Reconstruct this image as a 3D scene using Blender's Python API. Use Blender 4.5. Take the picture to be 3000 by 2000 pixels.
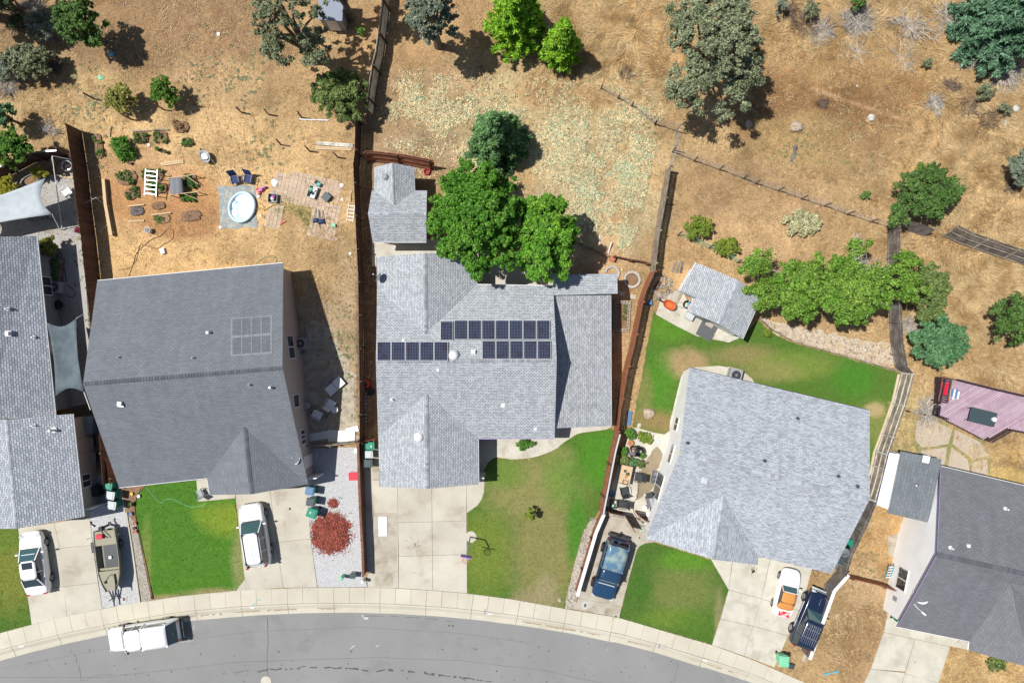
import bpy, math, random
import numpy as np
from mathutils import Vector, Matrix
R = math.radians
random.seed(7)
for o in list(bpy.data.objects): bpy.data.objects.remove(o)
SC = bpy.context.scene
COL = SC.collection
# ---------------------------------------------------------------- camera (drone looking straight down)
H = 51.3          # flying height, metres
K = 0.0005        # metres per photo pixel per metre of distance (24 mm lens on 36 mm, 3000 px)
cam = bpy.data.cameras.new('camera'); cam.lens = 24; cam.sensor_width = 36
cam.clip_start = 0.5; cam.clip_end = 2000
camo = bpy.data.objects.new('camera', cam); COL.objects.link(camo)
camo.location = (0, 0, H); camo.rotation_euler = (0, 0, 0)
SC.camera = camo
# ---------------------------------------------------------------- light
ELEV = 63.0
AZ_VEC = Vector((-1.0, 0.22, 0)).normalized()      # horizontal direction TOWARDS the sun (west, slightly north)
w = bpy.data.worlds.new('World'); SC.world = w; w.use_nodes = True
nt = w.node_tree; bg = nt.nodes['Background']
sky = nt.nodes.new('ShaderNodeTexSky'); sky.sky_type = 'NISHITA'; sky.sun_disc = False
sky.sun_elevation = R(ELEV)
sky.sun_rotation = math.atan2(AZ_VEC.x, AZ_VEC.y)
sky.air_density = 1.0; sky.dust_density = 1.0; sky.ozone_density = 1.0
nt.links.new(sky.outputs[0], bg.inputs[0]); bg.inputs[1].default_value = 0.055
sun = bpy.data.lights.new('sun', 'SUN'); sun.energy = 3.7; sun.angle = R(0.5); sun.color = (1.0, 0.97, 0.915)
suno = bpy.data.objects.new('sun', sun); COL.objects.link(suno)
sd = Vector((AZ_VEC.x * math.cos(R(ELEV)), AZ_VEC.y * math.cos(R(ELEV)), math.sin(R(ELEV))))
suno.rotation_euler = sd.to_track_quat('Z', 'Y').to_euler(); suno.location = sd * 60
SC.view_settings.view_transform = 'Standard'; SC.view_settings.look = 'None'
SC.view_settings.exposure = 0.40; SC.view_settings.gamma = 1.0; SC.view_settings.use_curve_mapping = False
SC.cycles.max_bounces = 6; SC.cycles.diffuse_bounces = 3; SC.cycles.glossy_bounces = 2
SC.cycles.transparent_max_bounces = 6; SC.cycles.caustics_reflective = False; SC.cycles.caustics_refractive = False
# ---------------------------------------------------------------- helpers
def xy(px, py, h=0.0):
 return ((px - 1500) * K * (H - h), (1000 - py) * K * (H - h))
def W(px, py, h=0.0):
 a, b = xy(px, py, h); return (a, b, h)
def mpp(h=0.0): return K * (H - h)
def setp(o, label=None, cat=None, group=None, kind=None):
 if label: o['label'] = label
 if cat: o['category'] = cat
 if group: o['group'] = group
 if kind: o['kind'] = kind
 return o
def link(name, me, parent=None):
 o = bpy.data.objects.new(name, me); COL.objects.link(o)
 if parent is not None: o.parent = parent
 return o
def thing(name, label, cat, px, py, h=0.0, rz=0.0, group=None, z=0.0):
 """Empty at the base of a thing; px,py is where its top of height h appears in plan."""
 o = bpy.data.objects.new(name, None); COL.objects.link(o)
 a, b = xy(px, py, h); o.location = (a, b, z); o.rotation_euler = (0, 0, R(rz))
 o.empty_display_size = .3
 return setp(o, label, cat, group)
def copytree(root, px, py, h=0.0, rz=0.0, label=None, z=0.0, scale=None):
 def cp(o, parent):
  c = o.copy(); COL.objects.link(c); c.parent = parent
  if parent is not None: c.matrix_parent_inverse = o.matrix_parent_inverse.copy()
  for ch in [q for q in KIDS.get(o.name, [])]: cp(ch, c)
  return c
 KIDS = {}
 for q in bpy.data.objects:
  if q.parent is not None: KIDS.setdefault(q.parent.name, []).append(q)
 c = cp(root, None)
 a, b = xy(px, py, h); c.location = (a, b, z); c.rotation_euler = (0, 0, R(rz))
 if scale: c.scale = (scale,) * 3
 if label: c['label'] = label
 return c
class MB:
 def __init__(s): s.v = []; s.f = []; s.m = []
 def add(s, vs, fs, m=0):
  n = len(s.v); s.v += [tuple(p) for p in vs]
  for f in fs: s.f.append([i + n for i in f]); s.m.append(m)
  return s
 def box(s, cx, cy, z0, sx, sy, sz, rot=0, m=0, tx=1.0, ty=1.0, M=None):
  c, n = math.cos(R(rot)), math.sin(R(rot)); vs = []
  for k, (z, fx, fy) in enumerate(((z0, 1, 1), (z0 + sz, tx, ty))):
   for (a, b) in ((-1, -1), (1, -1), (1, 1), (-1, 1)):
    x = a * sx / 2 * fx; y = b * sy / 2 * fy
    vs.append((cx + x * c - y * n, cy + x * n + y * c, z))
  if M is not None: vs = [tuple(M @ Vector(p)) for p in vs]
  return s.add(vs, [(3, 2, 1, 0), (4, 5, 6, 7), (0, 1, 5, 4), (1, 2, 6, 5), (2, 3, 7, 6), (3, 0, 4, 7)], m)
 def bar(s, p, q, wd, th, m=0):
  """rectangular bar from p to q (wd horizontal across, th vertical)"""
  p = Vector(p); q = Vector(q); d = (q - p)
  if d.length < 1e-6: return s
  d.normalize()
  up = Vector((0, 0, 1)) if abs(d.z) < .95 else Vector((1, 0, 0))
  a = d.cross(up).normalized() * wd / 2; b = a.cross(d).normalized() * th / 2
  vs = [p - a - b, p + a - b, p + a + b, p - a + b, q - a - b, q + a - b, q + a + b, q - a + b]
  return s.add(vs, [(0, 1, 2, 3), (7, 6, 5, 4), (0, 4, 5, 1), (1, 5, 6, 2), (2, 6, 7, 3), (3, 7, 4, 0)], m)
 def prism(s, pts, z0, z1, m=0, ms=None):
  n = len(pts)
  ar = sum(pts[i][0] * pts[(i + 1) % n][1] - pts[(i + 1) % n][0] * pts[i][1] for i in range(n))
  if ar < 0: pts = pts[::-1]
  vs = [(p[0], p[1], z0) for p in pts] + [(p[0], p[1], z1) for p in pts]
  s.add(vs, [list(range(n, 2 * n))], m)
  s.add(vs, [list(range(n - 1, -1, -1))], m if ms is None else ms)
  s.add(vs, [(i, (i + 1) % n, n + (i + 1) % n, n + i) for i in range(n)], m if ms is None else ms)
  return s
 def tube(s, pts, r, n=6, m=0, caps=True):
  pts = [Vector(p) for p in pts]
  rs = r if isinstance(r, (list, tuple)) else [r] * len(pts)
  vs = []; prev = None
  for i, p in enumerate(pts):
   d = (pts[min(i + 1, len(pts) - 1)] - pts[max(i - 1, 0)])
   d = d.normalized() if d.length > 1e-9 else Vector((0, 0, 1))
   up = prev if prev is not None else (Vector((0, 0, 1)) if abs(d.z) < .9 else Vector((1, 0, 0)))
   a = (up - d * up.dot(d))
   a = a.normalized() if a.length > 1e-6 else d.orthogonal().normalized()
   prev = a; b = d.cross(a)
   for k in range(n):
    t = 2 * math.pi * k / n
    vs.append(p + (a * math.cos(t) + b * math.sin(t)) * rs[i])
  fs = []
  for i in range(len(pts) - 1):
   for k in range(n):
    k2 = (k + 1) % n
    fs.append((i * n + k, i * n + k2, (i + 1) * n + k2, (i + 1) * n + k))
  if caps:
   fs.append(list(range(n - 1, -1, -1))); L = (len(pts) - 1) * n; fs.append(list(range(L, L + n)))
  return s.add(vs, fs, m)
 def lathe(s, prof, c=(0, 0, 0), n=16, m=0, sx=1.0, sy=1.0, M=None):
  vs = []
  for (r, z) in prof:
   for k in range(n):
    t = 2 * math.pi * k / n
    p = Vector((r * math.cos(t) * sx, r * math.sin(t) * sy, z))
    if M is not None: p = M @ p
    vs.append((c[0] + p.x, c[1] + p.y, c[2] + p.z))
  fs = []
  for i in range(len(prof) - 1):
   for k in range(n):
    k2 = (k + 1) % n
    fs.append((i * n + k, i * n + k2, (i + 1) * n + k2, (i + 1) * n + k))
  fs.append(list(range(n - 1, -1, -1))); L = (len(prof) - 1) * n; fs.append(list(range(L, L + n)))
  return s.add(vs, fs, m)
 def ball(s, c, r, n=10, m=0, sz=1.0, jit=0.0, seed=0):
  rr = random.Random(seed); prof = []
  k = max(4, n // 2)
  base = len(s.v)
  prof = [(r * math.sin(math.pi * i / k) + 1e-4, -r * sz * math.cos(math.pi * i / k)) for i in range(k + 1)]
  s.lathe(prof, c, n, m)
  if jit:
   for i in range(base, len(s.v)):
    p = Vector(s.v[i]) - Vector(c); s.v[i] = tuple(Vector(c) + p * (1 + rr.uniform(-jit, jit)))
  return s
 def build(s, name, mats, parent=None, smooth=False, bevel=0.0, seg=2, sub=0):
  me = bpy.data.meshes.new(name)
  me.from_pydata(s.v, [], s.f)
  if not isinstance(mats, (list, tuple)): mats = [mats]
  for mm in mats: me.materials.append(mm)
  if len(mats) > 1: me.polygons.foreach_set('material_index', s.m)
  if smooth: me.polygons.foreach_set('use_smooth', [True] * len(me.polygons))
  me.update()
  o = link(name, me, parent)
  if bevel:
   b = o.modifiers.new('bevel', 'BEVEL'); b.width = bevel; b.segments = seg; b.limit_method = 'ANGLE'; b.angle_limit = R(35)
  if sub:
   b = o.modifiers.new('sub', 'SUBSURF'); b.levels = sub; b.render_levels = sub
  return o
def np_mesh(name, V, F, mats, parent=None, smooth=False, col=None):
 """V (n,3) floats, F (m,k) ints, all faces with k corners"""
 V = np.ascontiguousarray(V, dtype=np.float32); F = np.ascontiguousarray(F, dtype=np.int32)
 m, k = F.shape
 me = bpy.data.meshes.new(name)
 me.vertices.add(len(V)); me.vertices.foreach_set('co', V.ravel())
 me.loops.add(m * k); me.loops.foreach_set('vertex_index', F.ravel())
 me.polygons.add(m); me.polygons.foreach_set('loop_start', np.arange(0, m * k, k, dtype=np.int32))
 try: me.polygons.foreach_set('loop_total', np.full(m, k, dtype=np.int32))
 except Exception: pass
 if smooth: me.polygons.foreach_set('use_smooth', np.ones(m, dtype=bool))
 me.update(calc_edges=True)
 if col is not None:
  a = me.color_attributes.new('Col', 'FLOAT_COLOR', 'POINT')
  c = np.ones((len(V), 4), dtype=np.float32); c[:, :3] = col
  a.data.foreach_set('color', c.ravel())
 if not isinstance(mats, (list, tuple)): mats = [mats]
 for mm in mats: me.materials.append(mm)
 return link(name, me, parent)
def inpoly(X, Y, poly):
 ins = np.zeros(X.shape, bool); n = len(poly)
 for i in range(n):
  x1, y1 = poly[i]; x2, y2 = poly[(i + 1) % n]
  if y1 == y2: continue
  c = ((y1 > Y) != (y2 > Y)) & (X < (x2 - x1) * (Y - y1) / (y2 - y1) + x1)
  ins ^= c
 return ins
def vnoise(x, y, s, seed=0):
 """smooth value noise, 0..1"""
 rs = np.random.RandomState(seed); T = rs.rand(256, 256)
 X = x / s + 1000.3; Y = y / s + 1000.7
 xi = np.floor(X).astype(int); yi = np.floor(Y).astype(int)
 fx = X - xi; fy = Y - yi; fx = fx * fx * (3 - 2 * fx); fy = fy * fy * (3 - 2 * fy)
 g = lambda a, b: T[a % 256, b % 256]
 return (g(xi, yi) * (1 - fx) + g(xi + 1, yi) * fx) * (1 - fy) + (g(xi, yi + 1) * (1 - fx) + g(xi + 1, yi + 1) * fx) * fy
def fbm(x, y, s, seed=0, o=4):
 r = 0; a = 0.5; t = 0
 for i in range(o):
  r = r + a * vnoise(x, y, s / (2 ** i), seed + i); t += a; a *= .55
 return r / t
# ---------------------------------------------------------------- materials
def _n(nt, t, **kw):
 n = nt.nodes.new(t)
 for k, v in kw.items(): setattr(n, k, v)
 return n
def _math(nt, op, a, b=None, clamp=False):
 n = nt.nodes.new('ShaderNodeMath'); n.operation = op; n.use_clamp = clamp
 for i, q in enumerate((a, b)):
  if q is None: continue
  if isinstance(q, (int, float)): n.inputs[i].default_value = q
  else: nt.links.new(q, n.inputs[i])
 return n.outputs[0]
def _mix(nt, a, b, f, mode='MIX'):
 n = nt.nodes.new('ShaderNodeMix'); n.data_type = 'RGBA'; n.blend_type = mode; n.clamp_factor = True
 for i, q in ((6, a), (7, b), (0, f)):
  if isinstance(q, (int, float)): n.inputs[i].default_value = q
  elif isinstance(q, tuple): n.inputs[i].default_value = (q[0], q[1], q[2], 1)
  else: nt.links.new(q, n.inputs[i])
 return n.outputs[2]
def _noise(nt, vec, scale, detail=3, rough=.6, dist=0):
 n = nt.nodes.new('ShaderNodeTexNoise'); n.inputs['Scale'].default_value = scale
 n.inputs['Detail'].default_value = detail; n.inputs['Roughness'].default_value = rough
 n.inputs['Distortion'].default_value = dist
 if vec is not None: nt.links.new(vec, n.inputs['Vector'])
 return n.outputs[0]
def _ramp(nt, f, lo, hi):
 n = nt.nodes.new('ShaderNodeMapRange'); n.clamp = True
 n.inputs[1].default_value = lo; n.inputs[2].default_value = hi
 nt.links.new(f, n.inputs[0]); return n.outputs[0]
def _scale(nt, vec, s):
 n = nt.nodes.new('ShaderNodeVectorMath'); n.operation = 'MULTIPLY'
 nt.links.new(vec, n.inputs[0]); n.inputs[1].default_value = s; return n.outputs[0]
def mk(name):
 m = bpy.data.materials.new(name); m.use_nodes = True
 nt = m.node_tree; return m, nt, nt.nodes['Principled BSDF']
def M(name, col, rough=.8, col2=None, mscale=2.0, mlo=.4, mhi=.6, var=.15, vscale=20.0, bump=0.0, bscale=30.0,
   metal=0.0, spec=.4, isl=0.0, coord='pos', transl=0.0, stain=None, stain_s=1.5, stain_lo=.55, stain_hi=.75, coat=0.0, stretch=None, dist=.02):
 m, nt, p = mk(name); L = nt.links
 if coord == 'pos': vec = _n(nt, 'ShaderNodeNewGeometry').outputs['Position']
 else: vec = _n(nt, 'ShaderNodeTexCoord').outputs['Object']
 if stretch: vec = _scale(nt, vec, stretch)
 c = None
 if col2 is not None:
  c = _mix(nt, tuple(col), tuple(col2), _ramp(nt, _noise(nt, vec, mscale, 4), mlo, mhi))
 if stain is not None:
  c = _mix(nt, c if c is not None else tuple(col), tuple(stain), _ramp(nt, _noise(nt, vec, stain_s, 5, .65, .4), stain_lo, stain_hi))
 if c is None:
  rgb = _n(nt, 'ShaderNodeRGB'); rgb.outputs[0].default_value = (*col, 1); c = rgb.outputs[0]
 f = None
 if var:
  f = _math(nt, 'MULTIPLY_ADD', _noise(nt, vec, vscale, 3, .7), 2 * var); f.node.inputs[2].default_value = 1 - var
 if isl:
  g = _n(nt, 'ShaderNodeNewGeometry').outputs['Random Per Island']
  h = _math(nt, 'MULTIPLY_ADD', g, 2 * isl); h.node.inputs[2].default_value = 1 - isl
  f = h if f is None else _math(nt, 'MULTIPLY', f, h)
 if f is not None:
  vm = _n(nt, 'ShaderNodeVectorMath'); vm.operation = 'SCALE'; L.new(c, vm.inputs[0]); L.new(f, vm.inputs['Scale']); c = vm.outputs[0]
 L.new(c, p.inputs['Base Color'])
 p.inputs['Roughness'].default_value = rough; p.inputs['Metallic'].default_value = metal
 p.inputs['Specular IOR Level'].default_value = spec
 if coat: p.inputs['Coat Weight'].default_value = coat; p.inputs['Coat Roughness'].default_value = .05
 if bump:
  b = _n(nt, 'ShaderNodeBump'); b.inputs['Strength'].default_value = bump; b.inputs['Distance'].default_value = dist
  L.new(_noise(nt, vec, bscale, 4, .7), b.inputs['Height']); L.new(b.outputs[0], p.inputs['Normal'])
 if transl:
  t = _n(nt, 'ShaderNodeBsdfTranslucent'); L.new(c, t.inputs[0])
  ms = _n(nt, 'ShaderNodeMixShader'); ms.inputs[0].default_value = transl
  L.new(p.outputs[0], ms.inputs[1]); L.new(t.outputs[0], ms.inputs[2])
  L.new(ms.outputs[0], nt.nodes['Material Output'].inputs['Surface'])
 return m
def leafmat(name, c1, c2, dark=.45, transl=.3, mscale=.9, rough=.55):
 """two-tone foliage: slow patches plus leaf by leaf difference"""
 m, nt, p = mk(name); L = nt.links
 pos = _n(nt, 'ShaderNodeNewGeometry')
 c = _mix(nt, c1, c2, _ramp(nt, _noise(nt, pos.outputs['Position'], mscale, 3), .35, .65))
 h = _math(nt, 'MULTIPLY_ADD', pos.outputs['Random Per Island'], 1.6 - dark); h.node.inputs[2].default_value = dark
 vm = _n(nt, 'ShaderNodeVectorMath'); vm.operation = 'SCALE'; L.new(c, vm.inputs[0]); L.new(h, vm.inputs['Scale']); c = vm.outputs[0]
 L.new(c, p.inputs['Base Color']); p.inputs['Roughness'].default_value = rough; p.inputs['Specular IOR Level'].default_value = .35
 t = _n(nt, 'ShaderNodeBsdfTranslucent'); L.new(c, t.inputs[0])
 ms = _n(nt, 'ShaderNodeMixShader'); ms.inputs[0].default_value = transl
 L.new(p.outputs[0], ms.inputs[1]); L.new(t.outputs[0], ms.inputs[2])
 L.new(ms.outputs[0], nt.nodes['Material Output'].inputs['Surface'])
 return m
def shingle(name, ca, cb, mortar, bw=.32, rh=.145, ms=.016, patch=None, dash=0.0, bias=0.0, wear=.12):
 m, nt, p = mk(name); L = nt.links
 uv = _n(nt, 'ShaderNodeTexCoord').outputs['UV']
 b = _n(nt, 'ShaderNodeTexBrick'); b.offset = .5; b.squash = 1.0
 L.new(uv, b.inputs['Vector']); b.inputs['Scale'].default_value = 1.0
 b.inputs['Color1'].default_value = (*ca, 1); b.inputs['Color2'].default_value = (*cb, 1); b.inputs['Mortar'].default_value = (*mortar, 1)
 b.inputs['Mortar Size'].default_value = ms; b.inputs['Mortar Smooth'].default_value = .3; b.inputs['Bias'].default_value = bias
 b.inputs['Brick Width'].default_value = bw; b.inputs['Row Height'].default_value = rh
 c = b.outputs['Color']
 if dash:   # darker tabs: every so often a tab in a course is a darker blend
  d = _n(nt, 'ShaderNodeTexBrick'); d.offset = .37; d.offset_frequency = 3
  L.new(uv, d.inputs['Vector']); d.inputs['Scale'].default_value = 1.0
  d.inputs['Color1'].default_value = (1, 1, 1, 1); d.inputs['Color2'].default_value = (dash, dash, dash * 1.03, 1); d.inputs['Mortar'].default_value = (dash, dash, dash, 1)
  d.inputs['Mortar Size'].default_value = .0; d.inputs['Brick Width'].default_value = bw * .6; d.inputs['Row Height'].default_value = rh * .5
  d.inputs['Bias'].default_value = -.25
  c = _mix(nt, c, d.outputs['Color'], 1.0, 'MULTIPLY')
 f = _math(nt, 'MULTIPLY_ADD', _noise(nt, uv, .8, 5, .65), 2 * wear); f.node.inputs[2].default_value = 1 - wear
 f2 = _math(nt, 'MULTIPLY_ADD', _noise(nt, uv, 28, 3, .8), .5); f2.node.inputs[2].default_value = .75
 f3 = _math(nt, 'MULTIPLY_ADD', _noise(nt, _scale(nt, uv, (1.6, .16, 1)), 1, 4, .7), .36); f3.node.inputs[2].default_value = .82
 f = _math(nt, 'MULTIPLY', f, f3)
 f = _math(nt, 'MULTIPLY', f, f2)
 vm = _n(nt, 'ShaderNodeVectorMath'); vm.operation = 'SCALE'; L.new(c, vm.inputs[0]); L.new(f, vm.inputs['Scale'])
 L.new(vm.outputs[0], p.inputs['Base Color']); p.inputs['Roughness'].default_value = .9; p.inputs['Specular IOR Level'].default_value = .25
 bp = _n(nt, 'ShaderNodeBump'); bp.inputs['Strength'].default_value = .6; bp.inputs['Distance'].default_value = .012
 L.new(b.outputs['Fac'], bp.inputs['Height']); bp.invert = True
 L.new(bp.outputs[0], p.inputs['Normal'])
 return m
def glassmat(name, col, rough=.06):
 m, nt, p = mk(name); p.inputs['Base Color'].default_value = (*col, 1); p.inputs['Roughness'].default_value = rough
 p.inputs['Specular IOR Level'].default_value = .9; p.inputs['Coat Weight'].default_value = .5; p.inputs['Coat Roughness'].default_value = .03
 return m
# ground, driven by a mesh colour layer of soil types and fence shade
def ground_mat():
 m, nt, p = mk('dry_ground'); L = nt.links
 at = _n(nt, 'ShaderNodeVertexColor'); at.layer_name = 'Col'
 pos = _n(nt, 'ShaderNodeNewGeometry').outputs['Position']
 n1 = _noise(nt, pos, 3.2, 5, .75); n2 = _noise(nt, pos, 14, 4, .8, .6); n3 = _noise(nt, pos, .7, 4, .6)
 f = _math(nt, 'MULTIPLY', _math(nt, 'ADD', _math(nt, 'MULTIPLY', n1, .9), .55), _math(nt, 'ADD', _math(nt, 'MULTIPLY', n2, 2.1), -.05))
 f = _math(nt, 'MULTIPLY', f, _math(nt, 'ADD', _math(nt, 'MULTIPLY', n3, .5), .75))
 n4 = _noise(nt, pos, 5.5, 5, .9, .5); f = _math(nt, 'MULTIPLY', f, _math(nt, 'ADD', _math(nt, 'MULTIPLY', n4, 1.7), .15))
 c = _mix(nt, at.outputs[0], (.50, .40, .24), _math(nt, 'MULTIPLY', _ramp(nt, _noise(nt, pos, 9, 5, .8, 1.0), .56, .70), .55))
 c = _mix(nt, c, (.16, .10, .055), _math(nt, 'MULTIPLY', _ramp(nt, _noise(nt, _scale(nt, pos, (1, 1.7, 1)), 7.5, 5, .8, .8), .55, .72), .62))
 vm = _n(nt, 'ShaderNodeVectorMath'); vm.operation = 'SCALE'; L.new(c, vm.inputs[0]); L.new(f, vm.inputs['Scale'])
 L.new(vm.outputs[0], p.inputs['Base Color']); p.inputs['Roughness'].default_value = .95; p.inputs['Specular IOR Level'].default_value = .15
 b = _n(nt, 'ShaderNodeBump'); b.inputs['Strength'].default_value = 1.0; b.inputs['Distance'].default_value = .13
 L.new(_noise(nt, pos, 7, 6, .85), b.inputs['Height']); L.new(b.outputs[0], p.inputs['Normal'])
 return m
def patchmat(name, base, blobs, rough=.9, var=.35, vscale=16, bump=.6, bscale=25, edge=.35, stretch=None, isl=0):
 """lawn or soil surface with own-coloured soft patches placed in world coordinates: blobs = [(px,py,rpx,rpy,col,strength)]"""
 m, nt, p = mk(name); L = nt.links
 pos = _n(nt, 'ShaderNodeNewGeometry').outputs['Position']
 rgb = _n(nt, 'ShaderNodeRGB'); rgb.outputs[0].default_value = (*base, 1); c = rgb.outputs[0]
 wob = _math(nt, 'ADD', _math(nt, 'MULTIPLY', _noise(nt, pos, 1.3, 5, .75), .65), _math(nt, 'MULTIPLY', _noise(nt, pos, 9, 3, .8), .35))
 for (px, py, rx, ry, col, st) in blobs:
  a, b = xy(px, py); mp = _n(nt, 'ShaderNodeMapping'); mp.vector_type = 'POINT'
  sx = 1 / (rx * mpp()); sy = 1 / (ry * mpp())
  mp.inputs['Location'].default_value = (-a * sx, -b * sy, 0); mp.inputs['Scale'].default_value = (sx, sy, 0)
  L.new(pos, mp.inputs[0]); ln = _n(nt, 'ShaderNodeVectorMath'); ln.operation = 'LENGTH'; L.new(mp.outputs[0], ln.inputs[0])
  d = _math(nt, 'ADD', ln.outputs['Value'], _math(nt, 'MULTIPLY', wob, 1.6))
  f = _ramp(nt, d, 1.8 + edge * 1.1, 1.8 - edge * 1.1)
  c = _mix(nt, c, tuple(col), _math(nt, 'MULTIPLY', f, st))
 f = _math(nt, 'MULTIPLY_ADD', _noise(nt, pos, 9, 5, .9), 3.4 * var); f.node.inputs[2].default_value = 1 - 1.7 * var
 if isl: h = _math(nt, 'MULTIPLY_ADD', _n(nt, 'ShaderNodeNewGeometry').outputs['Random Per Island'], 2 * isl); h.node.inputs[2].default_value = 1 - isl; f = _math(nt, 'MULTIPLY', f, h)
 f2 = _math(nt, 'MULTIPLY_ADD', _noise(nt, pos, 2.2, 4, .7), .5); f2.node.inputs[2].default_value = .75
 f = _math(nt, 'MULTIPLY', f, f2)
 vm = _n(nt, 'ShaderNodeVectorMath'); vm.operation = 'SCALE'; L.new(c, vm.inputs[0]); L.new(f, vm.inputs['Scale'])
 L.new(vm.outputs[0], p.inputs['Base Color']); p.inputs['Roughness'].default_value = rough; p.inputs['Specular IOR Level'].default_value = .2
 b = _n(nt, 'ShaderNodeBump'); b.inputs['Strength'].default_value = bump; b.inputs['Distance'].default_value = .03
 L.new(_noise(nt, pos, bscale, 5, .8), b.inputs['Height']); L.new(b.outputs[0], p.inputs['Normal'])
 return m
G1 = (.085, .20, .022); G2 = (.17, .21, .05); GD = (.36, .30, .15)
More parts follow.
